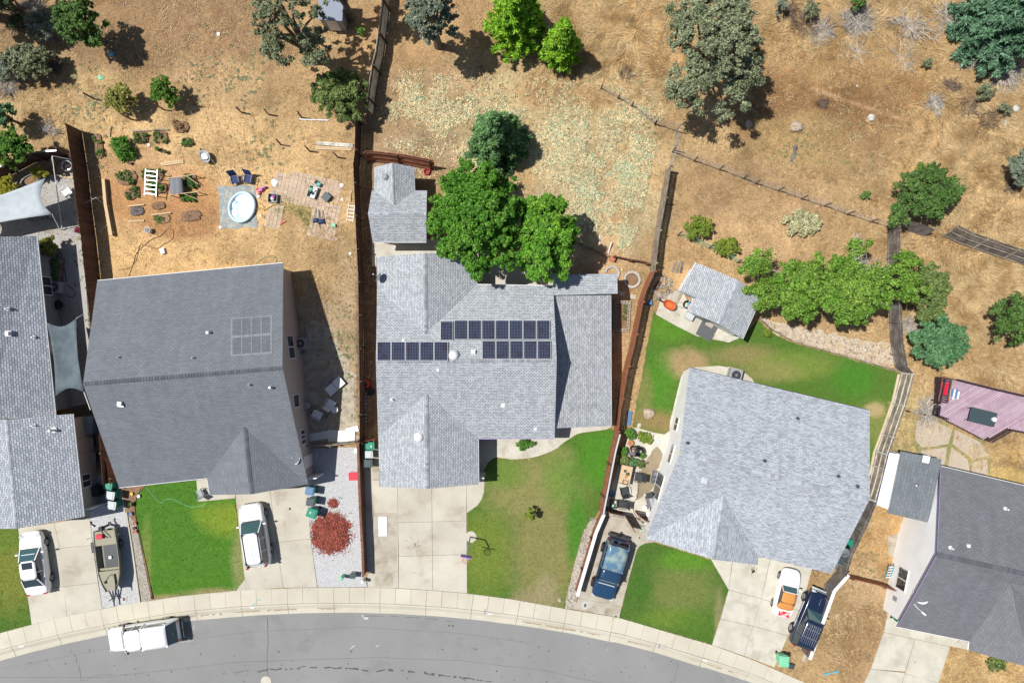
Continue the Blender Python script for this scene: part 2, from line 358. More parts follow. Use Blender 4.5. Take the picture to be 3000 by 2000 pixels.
MT = dict(
 concrete=M('concrete', (.55, .515, .43), .85, (.47, .43, .355), .5, .35, .65, .13, 12, .25, 60, stain=(.34, .29, .225), stain_s=.5, stain_lo=.54, stain_hi=.78, isl=.06),
 concrete_old=M('weathered_concrete', (.40, .355, .28), .88, (.47, .43, .36), 1.1, .4, .6, .14, 10, .3, 50, stain=(.27, .215, .15), stain_s=.8, stain_lo=.50, stain_hi=.72),
 concrete_pale=M('pale_concrete', (.58, .55, .47), .85, (.49, .46, .38), .9, .4, .62, .10, 14, .2, 60, stain=(.38, .33, .27), stain_s=.7),
 sidewalk=M('sidewalk_concrete', (.58, .54, .44), .85, (.52, .48, .385), .35, .4, .65, .09, 14, .25, 60, stain=(.38, .32, .24), stain_s=.55, stain_lo=.62, stain_hi=.82, isl=.04),
 asphalt=M('asphalt', (.235, .235, .232), .9, (.265, .265, .26), .22, .35, .65, .20, 30, .4, 90, stain=(.215, .215, .215), stain_s=.3, stain_lo=.55, stain_hi=.7),
 crack=M('crack_sealer', (.095, .095, .095), .8, var=.1),
 gravel=M('pale_gravel', (.38, .38, .39), .9, (.60, .60, .60), 22, .40, .6, .3, 30, .9, 28, dist=.03),
 gravel_st=M('gravel_stones', (.56, .56, .57), .9, isl=.45, var=.1),
 rock_st=M('river_rocks', (.44, .40, .34), .85, (.30, .28, .25), 1.2, isl=.45, var=.2),
 mulch=M('red_mulch', (.36, .10, .07), .9, (.27, .07, .05), 3, .4, .6, .35, 25, .9, 22, dist=.03),
 mulch_chip=M('red_bark', (.36, .095, .065), .9, (.25, .065, .045), 1.5, isl=.5, var=.2),
 soil=M('bed_soil', (.20, .12, .075), .95, (.28, .17, .10), 5, .4, .6, .3, 25, .8, 25),
 wood_dark=M('dark_stained_wood', (.070, .035, .025), .75, (.11, .06, .045), 3, var=.3, vscale=12, bump=.3, stretch=(1, 1, .2)),
 wood_red=M('redwood_stain', (.42, .165, .085), .75, (.33, .12, .065), 3, var=.25, vscale=12, bump=.3),
 wood_brown=M('brown_fence_wood', (.15, .07, .05), .8, (.22, .10, .07), 2.5, var=.25, vscale=15, bump=.3),
 wood_grey=M('weathered_grey_wood', (.42, .35, .27), .85, (.24, .20, .16), 2.2, var=.3, vscale=14, bump=.4),
 wood_pale=M('silvered_fence_wood', (.74, .69, .60), .85, (.42, .40, .36), 1.6, .42, .6, .25, 10, .4),
 wood_old=M('dark_weathered_wood', (.13, .11, .10), .85, (.24, .22, .20), 1.7, .42, .62, .3, 12, .4),
 wood_new=M('bare_lumber', (.60, .45, .27), .75, var=.15, vscale=9, bump=.2),
 white=M('white_paint', (.80, .80, .80), .5, var=.03, vscale=6),
 white_stucco=M('white_stucco', (.88, .87, .86), .85, (.82, .81, .80), .9, .4, .7, .05, 20, .3, 40),
 beige_stucco=M('beige_stucco', (.50, .43, .40), .85, var=.06, vscale=20, bump=.3, bscale=40),
 tan_stucco=M('tan_stucco', (.46, .42, .37), .85, var=.06, vscale=20, bump=.3, bscale=40),
 trim_dark=M('dark_trim', (.05, .03, .045), .5, var=.05),
 trim_purple=M('purple_trim', (.14, .10, .24), .5, var=.05),
 metal=M('galvanised_metal', (.45, .47, .50), .35, var=.06, metal=.7),
 metal_dark=M('dark_metal', (.06, .065, .07), .45, var=.1, metal=.3),
 black=M('black_plastic', (.018, .018, .02), .5, var=.1),
 grey_pl=M('grey_plastic', (.30, .32, .34), .5, var=.06),
 green_bin=M('green_plastic', (.012, .24, .15), .45, var=.08, coord='obj'),
 green_lt=M('pale_green_plastic', (.22, .58, .36), .5, var=.06, coord='obj'),
 blue_bin=M('slate_blue_plastic', (.10, .20, .36), .5, var=.06),
 charcoal_bin=M('charcoal_plastic', (.05, .075, .085), .5, var=.08),
 silver_bin=M('silvered_plastic', (.52, .55, .56), .35, var=.1),
 red_pl=M('red_plastic', (.62, .02, .045), .4, var=.04),
 orange_pl=M('orange_paint', (.62, .15, .04), .5, var=.06),
 terracotta=M('terracotta', (.50, .19, .09), .8, var=.1),
 blue_pl=M('blue_plastic', (.06, .14, .45), .45, var=.05),
 navy=M('navy_fabric', (.018, .04, .14), .7, var=.15),
 teal=M('teal_plastic', (.10, .42, .45), .5, var=.05),
 cyan=M('cyan_paint', (.10, .45, .62), .5, var=.05),
 pink=M('pink_plastic', (.75, .10, .32), .45, var=.04),
 purple=M('lilac_plastic', (.36, .20, .58), .5, var=.04),
 yellow=M('yellow_plastic', (.80, .55, .05), .5, var=.04),
 poolblue=M('pool_vinyl', (.56, .78, .90), .35, var=.03),
 poolin=M('pool_inner_vinyl', (.88, .91, .94), .35, (.78, .87, .92), 3.5, .52, .60, .04, bump=.9, bscale=5, dist=.05),
 tarp=M('grey_tarp', (.27, .30, .31), .5, (.42, .40, .33), 2.6, .5, .6, .2, 5, .9, 6, dist=.06),
 shade=M('blue_grey_shade_cloth', (.42, .47, .49), .8, (.48, .53, .55), 1.5, .4, .6, .05, 30),
 shade_dk=M('dark_shade_cloth', (.085, .11, .13), .85, (.12, .15, .17), 1.2, .4, .6, .25, 60),
 cloth_grey=M('grey_cloth', (.20, .21, .23), .9, var=.2, vscale=8),
 rust=M('rusty_metal', (.20, .09, .05), .8, var=.3),
 stone=M('boulder_stone', (.50, .40, .31), .85, (.36, .27, .20), 4, .4, .6, .2, 12, .8, 9, coord='obj'),
 stone_w=M('white_stone', (.62, .60, .57), .85, (.45, .43, .40), 5, .4, .6, .15, 12, .6, 10, coord='obj'),
 block=M('concrete_block', (.46, .43, .38), .9, var=.15, isl=.1),
 rubber=M('tyre_rubber', (.02, .02, .022), .8, var=.1),
 rim=M('alloy_rim', (.42, .43, .45), .35, metal=.6, var=.05),
 glass=glassmat('dark_glass', (.025, .035, .045)),
 glass_teal=glassmat('windscreen_glass', (.045, .11, .12)),
 bark=M('bark', (.13, .10, .075), .9, (.20, .17, .13), 6, var=.25, bump=.5),
 bark_pale=M('bleached_branches', (.56, .52, .47), .85, (.40, .36, .33), 4, var=.2),
 twig_grey=M('dead_grey_twigs', (.40, .37, .33), .9, (.55, .51, .46), 3, isl=.35, var=.1),
 twig_brown=M('dry_brown_twigs', (.17, .12, .09), .9, (.26, .19, .14), 3, isl=.3, var=.1),
 skin=M('skin', (.55, .30, .20), .6, var=.04),
 tshirt=M('slate_tshirt', (.15, .15, .20), .9, var=.08),
 hair=M('dark_hair', (.03, .025, .02), .8, var=.2),
 straw=M('dry_grass_blades', (.66, .50, .27), .8, (.44, .29, .13), .6, .42, .6, isl=.38, var=.1, transl=.2),
 straw_br=M('brown_grass_blades', (.33, .21, .105), .85, (.46, .32, .17), .8, .45, .65, isl=.4, var=.1, transl=.15),
 grassblade=M('lawn_blades', (.11, .24, .03), .7, (.20, .26, .06), .8, .45, .65, isl=.4, var=.1, transl=.3),
 deckmat=M('mauve_painted_boards', (.43, .30, .37), .7, (.49, .36, .42), 1.5, .4, .6, isl=.12, var=.12, vscale=8, stain=(.23, .10, .14), stain_s=.7, stain_lo=.6, stain_hi=.8),
 paver=M('tan_pavers', (.52, .40, .30), .85, isl=.10, var=.14, vscale=12, stain=(.36, .28, .19), stain_s=3, stain_lo=.6, stain_hi=.7),
 paver_red=M('rose_pavers', (.52, .33, .27), .85, isl=.1, var=.14, vscale=12),
)
# ================================================================ SETTING
ROAD_OUT = [(-700, 2190), (-300, 2030), (0, 1937), (64, 1919), (198, 1886), (319, 1860), (440, 1838), (561, 1820), (750, 1804), (887, 1798), (1024, 1796),
   (1161, 1800), (1294, 1808), (1424, 1821), (1557, 1839), (1688, 1860), (1814, 1887), (1937, 1918), (2061, 1957), (2186, 1996), (2420, 2090), (2700, 2220), (3300, 2560)]
WALK_IN = [(-700, 2095), (-300, 1942), (0, 1853), (94, 1828), (191, 1804), (301, 1782), (414, 1761), (520, 1745), (692, 1728), (750, 1725), (887, 1720), (1077, 1719), (1164, 1721.5),
     (1268, 1728.5), (1367, 1736.5), (1500, 1753.5), (1611, 1774), (1682, 1786), (1814, 1808), (1959, 1851), (2085, 1887), (2211, 1933), (2361, 1999), (2600, 2105), (3300, 2480)]
def yat(line, x):
 for (a, b), (c, d) in zip(line, line[1:]):
  if a <= x <= c: return b + (d - b) * (x - a) / (c - a)
 return line[-1][1] if x > line[-1][0] else line[0][1]
# soft soil and shade colour regions: px,py,rx,ry,albedo,strength
SO_STRAW = (.72, .52, .28); SO_BROWN = (.30, .20, .11); SO_ORANGE = (.50, .28, .13); SO_TAN = (.50, .35, .20); SO_IVY = (.56, .48, .29)
SOIL_AND_SHADE = [
 (540, 90, 430, 190, (.36, .24, .14), .9), (180, 300, 260, 130, (.56, .42, .23), .9), (150, 120, 190, 130, (.34, .25, .15), .7),
 (640, 260, 170, 130, (.60, .44, .25), .7), (860, 330, 180, 150, (.56, .40, .22), .8),
 (620, 560, 430, 260, SO_STRAW, 1.0), (330, 620, 130, 200, (.66, .46, .25), .9), (470, 740, 260, 90, (.74, .52, .27), 1.0), (880, 760, 170, 130, (.55, .40, .22), .8),
 (455, 570, 175, 125, SO_ORANGE, .85), (430, 480, 150, 60, (.55, .38, .22), .6), (540, 640, 90, 60, (.48, .26, .13), .7),
 (960, 1080, 110, 230, (.44, .37, .28), .95), (1020, 900, 50, 200, (.50, .40, .27), .8),
 (1300, 120, 300, 130, (.46, .31, .17), .8), (1180, 330, 120, 140, (.40, .30, .19), .7), (1130, 470, 60, 60, (.48, .36, .25), .7),
 (1350, 300, 220, 120, (.50, .38, .23), .8), (1600, 380, 330, 150, SO_IVY, .95), (1780, 560, 260, 200, (.50, .44, .28), .95), (1650, 620, 200, 120, (.42, .35, .23), .6),
 (1290, 430, 120, 70, (.48, .38, .26), .8), (1800, 120, 230, 170, (.66, .47, .24), .95), (1700, 260, 170, 60, (.50, .34, .18), .8),
 (2060, 480, 300, 90, (.54, .40, .22), .8), (2440, 320, 340, 190, (.29, .175, .085), 1.0), (2380, 430, 200, 90, (.45, .34, .17), .7), (2560, 120, 330, 120, (.50, .34, .17), .8),
 (2860, 480, 260, 160, (.64, .46, .24), .95), (2600, 420, 150, 60, (.42, .28, .15), .6),
 (2180, 600, 260, 130, (.47, .33, .19), .95), (2110, 560, 130, 60, (.42, .29, .16), .7), (2180, 700, 180, 60, (.56, .40, .23), .9), (2000, 770, 70, 110, (.52, .36, .20), .9),
 (2850, 780, 230, 260, (.62, .46, .26), 1.0), (2880, 1060, 200, 90, (.58, .42, .24), .9), (2640, 1250, 80, 120, (.54, .46, .24), .8), (2960, 1360, 110, 70, (.55, .42, .18), .9),
 (2560, 1580, 90, 110, (.56, .36, .17), .9), (2540, 1850, 120, 180, (.40, .28, .16), .95), (2520, 1720, 70, 60, (.58, .44, .28), .8), (2900, 1980, 160, 90, (.60, .44, .22), 1.0),
 (2330, 1800, 70, 170, (.52, .40, .23), .95), (2340, 1700, 50, 40, (.56, .36, .18), .8),
 (1790, 900, 60, 260, (.56, .40, .24), .9), (1680, 850, 100, 90, (.46, .34, .22), .8), (1080, 900, 35, 420, (.20, .13, .10), .9),  # last region paints the long dark fence's shadow on the ground
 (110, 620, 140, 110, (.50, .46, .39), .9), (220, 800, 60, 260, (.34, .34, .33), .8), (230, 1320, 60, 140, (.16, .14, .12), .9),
]
for (a_, b_), (c_, d_) in zip([(2380, 258), (2450, 285), (2520, 310), (2600, 336), (2700, 362), (2760, 392)], [(2450, 285), (2520, 310), (2600, 336), (2700, 362), (2760, 392), (2850, 430)]):
 SOIL_AND_SHADE += [(a_ + (c_ - a_) * q / 12, b_ + (d_ - b_) * q / 12, 7, 6, (.56, .36, .21), .5) for q in range(12)]
def build_ground():
 xs = np.concatenate([[-420, -160, -80], np.arange(-52, 52.01, .125), [80, 160, 420]])
 ys = np.concatenate([[-420, -160, -70], np.arange(-34, 34.01, .125), [70, 160, 420]])
 X, Y = np.meshgrid(xs, ys)
 PX = 1500 + X / (K * H); PY = 1000 - Y / (K * H)
 wild = np.clip((330 - PY) / 200, 0, 1) + np.clip((PX - 2700) / 150, 0, 1) * (PY < 1700)
 east = np.clip((PX - 1960) / 60, 0, 1) * np.clip((760 - PY) / 60, 0, 1)
 wild = np.clip(wild + east, 0, 1)
 Z = (fbm(X, Y, 1.1, 3, 4) - .5) * (.025 + .16 * wild) + (fbm(X, Y, .35, 9, 2) - .5) * (.02 + .07 * wild)
 ro = np.interp(PX.ravel(), [p[0] for p in ROAD_OUT], [p[1] for p in ROAD_OUT]).reshape(PX.shape)
 ro = np.where(PX < -700, 2190, ro); ro = np.where(PX > 3300, 2560, ro)
 wi = np.interp(PX.ravel(), [p[0] for p in WALK_IN], [p[1] for p in WALK_IN]).reshape(PX.shape)
 Z = np.where(PY > wi - 14, -.03, Z); Z = np.where(PY > ro - 34, -.26, Z)
 C = np.zeros(X.shape + (3,)); C[:] = (.46, .33, .18)
 wob = fbm(X, Y, 3.0, 21, 5)
 for i, (px, py, rx, ry, col, st) in enumerate(SOIL_AND_SHADE):
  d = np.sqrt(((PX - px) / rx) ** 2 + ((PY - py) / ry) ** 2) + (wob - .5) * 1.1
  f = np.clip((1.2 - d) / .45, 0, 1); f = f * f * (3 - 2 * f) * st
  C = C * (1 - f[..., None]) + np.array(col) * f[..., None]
 big = fbm(X, Y, 5.5, 33, 5)
 dry = np.clip((fbm(X, Y, 1.5, 44, 5) - .52) / .14, 0, 1) * .5
 C = C * (1 - dry[..., None]) + (C * np.array([.62, .60, .58])) * dry[..., None]
 C *= np.array([1.16, 1.08, .98]) * (.62 + .70 * big)[..., None]
 ny, nx = X.shape
 V = np.stack([X, Y, Z], -1).reshape(-1, 3)
 i = np.arange(ny - 1)[:, None] * nx + np.arange(nx - 1)[None]
 F = np.stack([i, i + 1, i + nx + 1, i + nx], -1).reshape(-1, 4)
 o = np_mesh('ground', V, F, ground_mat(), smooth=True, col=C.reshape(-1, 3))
 setp(o, 'dry straw-coloured ground of the yards and hillside', kind='structure')
build_ground()
def sheet(name, pts, z, mat, label=None, zb=-.05, kind='structure', curve=0, mats=None, jag=0.0, seed=1):
 P = [xy(a, b, 0) for a, b in pts]
 if curve:
  for _ in range(curve):
   Q = []
   for i in range(len(P)):
    a, b = P[i], P[(i + 1) % len(P)]
    Q.append((a[0] * .75 + b[0] * .25, a[1] * .75 + b[1] * .25)); Q.append((a[0] * .25 + b[0] * .75, a[1] * .25 + b[1] * .75))
   P = Q
 if jag:
  rr = random.Random(seed); Q = []
  for i in range(len(P)):
   a = Vector(P[i]); b = Vector(P[(i + 1) % len(P)]); n = max(1, int((b - a).length / .25))
   d = (b - a).normalized() if (b - a).length > 0 else Vector((1, 0)); pn = Vector((-d.y, d.x))
   for k in range(n):
    q = a.lerp(b, k / n) + pn * rr.uniform(-jag, jag); Q.append((q.x, q.y))
  P = Q
 mb = MB().prism(P, zb, z)
 o = mb.build(name, mat); setp(o, label, kind=kind); return o
# road, kerb and gutter, sidewalk
def strip_between(la, lb, ta, tb, za, zb, xs):
 """quad strip between fractions ta..tb of the span la->lb"""
 vs = []; fs = []
 for i, x in enumerate(xs):
  ya, yb = yat(la, x), yat(lb, x)
  # nearest point of lb measured roughly perpendicular
  for t, z in ((ta, za), (tb, zb)):
   a = Vector(xy(x, ya, 0)); 
   dx = (yat(la, x + 5) - yat(la, x - 5)) / 10
   n = Vector((dx, 1)); n.normalize()            # px space, pointing to the road
   dist = (yb - ya) * n.y
   q = (x - n.x * dist * t * 1.0, ya + n.y * dist * t)
   vs.append((*xy(q[0], q[1], 0), z))
  if i: k = 2 * i; fs.append((k - 2, k - 1, k + 1, k))
 return vs, fs
xs_all = list(np.arange(-680, 3280, 15.0))
rd = MB()
vs = []; fs = []
for i, x in enumerate(xs_all):
 y = yat(ROAD_OUT, x) - 3
 vs += [(*xy(x, y, 0), -.13), (*xy(x, max(y, 1700) + 900, 0), -.10)]
 if i: k = 2 * i; fs.append((k - 2, k - 1, k + 1, k))
rd.add(vs, fs); o = rd.build('road', MT['asphalt']); setp(o, 'grey asphalt street curving along the bottom', kind='structure')
kg = MB()
for (ta, tb, za, zb) in ((.60, .66, .052, .045), (.66, .80, .045, -.10), (.80, .985, -.10, -.118), (.985, 1.0, -.118, -.2)):
 vs, fs = strip_between(WALK_IN, ROAD_OUT, ta, tb, za, zb, xs_all); kg.add(vs, fs)
vs, fs = strip_between(WALK_IN, ROAD_OUT, .59, .60, -.1, .052, xs_all); kg.add(vs, fs)
o = kg.build('kerb', MT['sidewalk']); setp(o, 'rolled concrete kerb and gutter', kind='structure')
# dark joints crossing kerb every third slab are thin grooves: build slabs of the walk individually inside one mesh
sw = MB(); jx = []
x = -660.0; k = 0
while x < 3250:
 step = 45.5
 g = 1.0 if k % 3 == 0 else .55
 sub = [x + g * .5, x + step * .5, x + step - g * .5]
 va, fa = strip_between(WALK_IN, ROAD_OUT, .0, .585, .06, .055, sub)
 n = len(va); top = va; bot = [(p[0], p[1], -.1) for p in va]
 vs = top + bot
 per = [0, 1, 3, 5, 4, 2]
 fs = fa + [(per[i], per[(i + 1) % 6], per[(i + 1) % 6] + n, per[i] + n) for i in range(6)]
 sw.add(vs, fs)
 if k % 3 == 0: jx.append(x)
 x += step; k += 1
o = sw.build('sidewalk', MT['sidewalk']); setp(o, 'concrete sidewalk in square slabs', kind='structure')
kj = MB()
for x in jx:
 va, _ = strip_between(WALK_IN, ROAD_OUT, .60, .66, .056, .049, [x - .5, x + .5]); vb, _ = strip_between(WALK_IN, ROAD_OUT, .66, .80, .049, -.096, [x - .5, x + .5])
 vc, _ = strip_between(WALK_IN, ROAD_OUT, .80, .98, -.096, -.114, [x - .5, x + .5])
 for v in (va, vb, vc): kj.add(v, [(0, 1, 3, 2)])
o = kj.build('kerb_joints', MT['crack']); setp(o, 'dark joints across the kerb', kind='structure')
def crackline(name, pts, wd, z, seed=0, jit=3, gaps=0.0, parent=None, steps=6, mat=None, blot=0):
 rr = random.Random(seed); mb = MB()
 P = []
 for (a, b), (c, d) in zip(pts, pts[1:]):
  for k in range(steps):
   t = k / steps; P.append((a + (c - a) * t + rr.uniform(-jit, jit), b + (d - b) * t + rr.uniform(-jit, jit)))
 P.append(pts[-1])
 for i, (p, q) in enumerate(zip(P, P[1:])):
  if rr.random() < gaps: continue
  a = Vector(xy(*p)); b = Vector(xy(*q)); d = (b - a)
  if d.length < 1e-5: continue
  n = Vector((-d.y, d.x)).normalized(); w1 = wd * rr.uniform(.5, 1.2) / 2; w2 = wd * rr.uniform(.5, 1.2) / 2
  if blot and rr.random() < .6: w1 *= blot; w2 *= blot * rr.random()
  mb.add([(a.x - n.x * w1, a.y - n.y * w1, z), (a.x + n.x * w1, a.y + n.y * w1, z), (b.x + n.x * w2, b.y + n.y * w2, z), (b.x - n.x * w2, b.y - n.y * w2, z)], [(0, 1, 2, 3)])
 o = mb.build(name, mat or MT['crack']); return setp(o, None, kind='structure')
crackline('road_crack', [(781, 1806), (783, 1860), (784, 1885), (780, 1920), (782, 1985)], .035, -.118, 2, 1.2)
crackline('road_crack', [(752, 1967), (790, 1962), (850, 1961), (885, 1954), (960, 1958), (1020, 1957), (1090, 1966), (1160, 1963), (1240, 1972), (1320, 1982), (1380, 1989), (1440, 1998)], .10, -.117, 5, 2.2, .45, steps=7, blot=1.9)
crackline('road_crack', [(215, 1915), (222, 1935), (232, 1965), (235, 1998)], .03, -.118, 8, 2, .15)
crackline('road_crack', [(238, 1995), (290, 1979), (330, 1975)], .025, -.118, 9, 2)
crackline('road_crack', [(650, 1973), (700, 1970), (735, 1962)], .05, -.117, 10, 2, .4)
crackline('road_crack', [(1989, 1945), (1981, 1975), (1975, 2000)], .02, -.118, 12, 1)
crackline('road_seam', [(-20, 1985), (300, 1985), (700, 1940), (1100, 1927), (1350, 1936), (1600, 1966), (1800, 2010)], .018, -.119, 14, .6, steps=10, mat=M('seam_line', (.10, .10, .10), .9))
crackline('road_seam', [(0, 1960), (330, 1898), (750, 1850), (1050, 1838), (1350, 1856), (1560, 1885)], .014, -.119, 15, .6, steps=10, mat=M('seam_line_pale', (.13, .13, .13), .9))
dirt = M('gutter_dirt', (.36, .29, .20), .95, var=.3)
crackline('gutter_dirt', [(440, 1822), (520, 1811), (600, 1801), (660, 1797)], .16, -.094, 31, 1.5, .35, mat=dirt, blot=1.5)
crackline('gutter_dirt', [(680, 1793), (800, 1787), (900, 1783), (985, 1782)], .13, -.094, 32, 1.2, .3, mat=dirt, blot=1.7)
crackline('gutter_dirt', [(1500, 1818), (1560, 1825), (1640, 1840), (1700, 1849), (1760, 1860)], .13, -.094, 33, 1.2, .3, mat=dirt, blot=1.6)
crackline('gutter_dirt', [(1840, 1878), (1950, 1906), (2050, 1937), (2150, 1970)], .12, -.094, 34, 1.2, .3, mat=dirt, blot=1.6)
crackline('road_crack', [(1005, 1806), (1100, 1805), (1230, 1811), (1340, 1823)], .03, -.117, 35, 1.5, .5, mat=MT['crack'])
# chalk / paint marks and scuffs on the road
mk_w = M('chalk_mark', (.55, .55, .55), .9)
def marks(name, lst, z, mat, label=None):
 mb = MB()
 for (a, b, l, wd, ang) in lst:
  c = xy(a, b); mb.box(c[0], c[1], z, l, wd, .003, ang)
 o = mb.build(name, mat); return setp(o, label, kind='structure')
marks('road_marks', [(1063, 1807, .35, .07, -60), (1072, 1812, .30, .16, 5), (1035, 1893, .30, .05, 15), (1029, 1899, .25, .04, 30), (1105, 1893, .3, .04, 20), (545, 1880, 1.2, .02, 8), (566, 1838, .3, .04, 60), (780, 1779, .25, .12, 5), (1778, 1905, .25, .02, 60)], -.117, mk_w)
rq = random.Random(5)
marks('oil_drips', [(rq.uniform(60, 2300), rq.uniform(1870, 2000), rq.uniform(.05, .13), rq.uniform(.04, .09), rq.uniform(0, 90)) for _ in range(90)] + [(1315, 1833, .12, .12, 0), (1326, 1834, .14, .12, 30)], -.1165, M('oil_drip', (.09, .09, .09), .7))
marks('driveway_stains', [(1214 + rq.gauss(0, 8), 1590 + rq.gauss(0, 8), rq.uniform(.08, .3), rq.uniform(.03, .12), rq.uniform(0, 90)) for _ in range(14)] + [(2207 + rq.gauss(0, 6), 1668 + rq.gauss(0, 6), rq.uniform(.08, .3), rq.uniform(.05, .12), rq.uniform(0, 90)) for _ in range(12)] + [(2680, 1937, .16, .10, 20), (1140, 1534, .16, .2, 0), (1212, 1676, .3, .04, 10)], .0605, M('oil_stain', (.33, .29, .23), .8))
marks('gutter_paint', [(64, 1891, .38, .09, 12), (740, 1778, .3, .1, 0), (1436, 1797, .35, .09, 0), (2064, 1932, .38, .1, -18)], .060, MT['white'])
marks('utility_marks', [(746, 1768, .3, .06, 25), (760, 1756, .22, .06, 10)], .064, MT['teal'])
marks('utility_marks', [(1421, 1789, .36, .05, 85), (1931, 1890, .36, .05, 75)], .064, MT['blue_pl'])
# concrete slabs: list of polygons merged in one paving object per driveway, with open joints
def slabs(name, polys, z, mat, label, zb=-.05):
 mb = MB()
 for poly in polys:
  P = [Vector(xy(a, b, 0)) for a, b in poly]
  c = sum(P, Vector((0, 0))) / len(P)
  Q = []
  n = len(P)
  ar = sum(P[i].x * P[(i + 1) % n].y - P[(i + 1) % n].x * P[i].y for i in range(n))
  sgn = 1 if ar > 0 else -1
  for i in range(n):
   e1 = (P[i] - P[i - 1]).normalized(); e2 = (P[(i + 1) % n] - P[i]).normalized()
   n1 = Vector((-e1.y, e1.x)) * sgn; n2 = Vector((-e2.y, e2.x)) * sgn
   b = (n1 + n2); b = b / max(b.dot(n1), .3)
   Q.append(tuple(P[i] + b * .011))
  mb.prism(Q, zb, z)
 o = mb.build(name, mat); return setp(o, label, kind='structure')
CB = MT['concrete']
slabs('driveway', [[(54, 1545), (160, 1530), (177, 1604), (178, 1608), (66, 1622)], [(160, 1530), (264, 1512), (273, 1595), (177, 1604)],
 [(66, 1622), (178, 1608), (189, 1716), (80, 1732)], [(177, 1604), (273, 1595), (289, 1706), (188, 1716)], [(80, 1732), (189, 1716), (197, 1803), (94, 1828)], [(188, 1716), (289, 1706), (301, 1782), (197, 1803)],
 [(60, 1500), (262, 1480), (264, 1510), (56, 1543)]], .06, CB, 'concrete driveway under the white sedan')
slabs('driveway', [[(689, 1430), (791, 1430), (811, 1587), (706, 1600)], [(791, 1430), (900, 1424), (907, 1519), (911, 1577), (811, 1587)],
 [(706, 1600), (811, 1587), (830, 1720), (722, 1728)], [(811, 1587), (911, 1577), (930, 1719), (830, 1720)], [(693, 1728), (719, 1692), (722, 1728)]], .06, CB, 'concrete driveway under the white wagon')
slabs('driveway', [[(1077, 1719), (1077, 1680), (1094, 1674), (1094, 1503), (1166, 1503), (1168, 1721)], [(1094, 1503), (1092, 1405), (1164, 1405), (1166, 1503)],
 [(1164, 1405), (1265, 1405), (1266, 1527), (1166, 1529)], [(1265, 1405), (1367, 1405), (1367, 1524), (1266, 1527)],
 [(1166, 1529), (1266, 1527), (1267, 1625), (1168, 1628)], [(1266, 1527), (1367, 1524), (1368, 1623), (1267, 1625)],
 [(1168, 1628), (1267, 1625), (1268, 1728), (1168, 1721)], [(1267, 1625), (1368, 1623), (1369, 1736), (1268, 1728)]], .06, CB, 'wide concrete driveway of the middle house')
slabs('side_pad', [[(1090, 1310), (1118, 1310), (1118, 1404), (1092, 1404)]], .055, MT['concrete_old'], 'narrow concrete strip beside the middle house')
sheet('side_pad', [(1066, 1310), (1092, 1310), (1093, 1500), (1094, 1674), (1076, 1674)], .045, MT['concrete'], 'concrete strip in the shade of the low brown wall')
sheet('driveway_flare', [(1367, 1420), (1420, 1400), (1418, 1440), (1411, 1462), (1398, 1480), (1368, 1501)], .056, CB, 'curved concrete flare beside the driveway')
sheet('driveway_stain', [(1095, 1506), (1163, 1506), (1164, 1640), (1150, 1716), (1100, 1716), (1096, 1660)], .0615, MT['concrete_old'], 'older stained strip of the middle driveway')
slabs('driveway', [[(1682, 1783), (1693, 1750), (1760, 1762), (1821, 1776), (1814, 1808)], [(1693, 1750), (1772, 1497), (1892, 1525), (1915, 1588), (1890, 1590), (1872, 1600), (1863, 1618), (1821, 1776)]], .06, MT['concrete_old'], 'concrete drive under the blue pickup')
slabs('driveway', [[(2083, 1622), (2148, 1610), (2134, 1726), (2083, 1639)], [(2150, 1610), (2262, 1610), (2245, 1680), (2230, 1752), (2134, 1726)], [(2262, 1610), (2385, 1640), (2345, 1788), (2230, 1752)],
 [(2134, 1726), (2230, 1752), (2205, 1832), (2110, 1811)], [(2230, 1752), (2345, 1788), (2308, 1860), (2205, 1832)], [(2110, 1811), (2205, 1832), (2179, 1919), (2085, 1887)], [(2205, 1832), (2308, 1860), (2268, 1952), (2179, 1919)]],
 .06, MT['concrete_pale'], 'concrete driveway under the white convertible')
slabs('driveway', [[(2601, 1790), (2840, 1850), (2782, 1892), (2588, 1850)], [(2588, 1850), (2680, 1870), (2650, 1965), (2550, 1958)], [(2680, 1870), (2782, 1892), (2748, 1998), (2650, 1972)], [(2550, 1958), (2650, 1968), (2615, 2100), (2500, 2060)], [(2650, 1970), (2748, 1998), (2720, 2140), (2615, 2100)]],
 .06, MT['concrete_pale'], 'cracked pale driveway of the right-hand house')
slabs('driveway', [[(2780, 1890), (2837, 1860), (2838, 1902), (2790, 1893)]], .055, CB, 'small square slab by the right-hand house')
sheet('walkway', [(575, 1395), (608, 1395), (612, 1440), (690, 1430), (690, 1458), (582, 1468)], .058, CB, 'concrete entry walk of the dark roofed house')
sheet('walkway', [(1395, 1260), (1795, 1235), (1788, 1256), (1730, 1263), (1691, 1269), (1669, 1284), (1650, 1296), (1627, 1316), (1577, 1336), (1540, 1342), (1500, 1345), (1480, 1342), (1452, 1337), (1430, 1352), (1419, 1376), (1395, 1376)], .055, MT['concrete_pale'], 'curved pale entry walk of the middle house', curve=1)
slabs('entry_slab', [[(1398, 1280), (1419, 1280), (1419, 1425), (1398, 1425)]], .057, CB, 'entry slab in the corner of the middle house')
sheet('patio', [(1090, 700), (1420, 700), (1420, 775), (1360, 780), (1090, 780)], .04, MT['concrete_pale'], 'shaded concrete patio behind the middle house')
sheet('patio', [(1380, 760), (1640, 770), (1640, 880), (1380, 880)], .045, CB, 'concrete patio below the big tree')
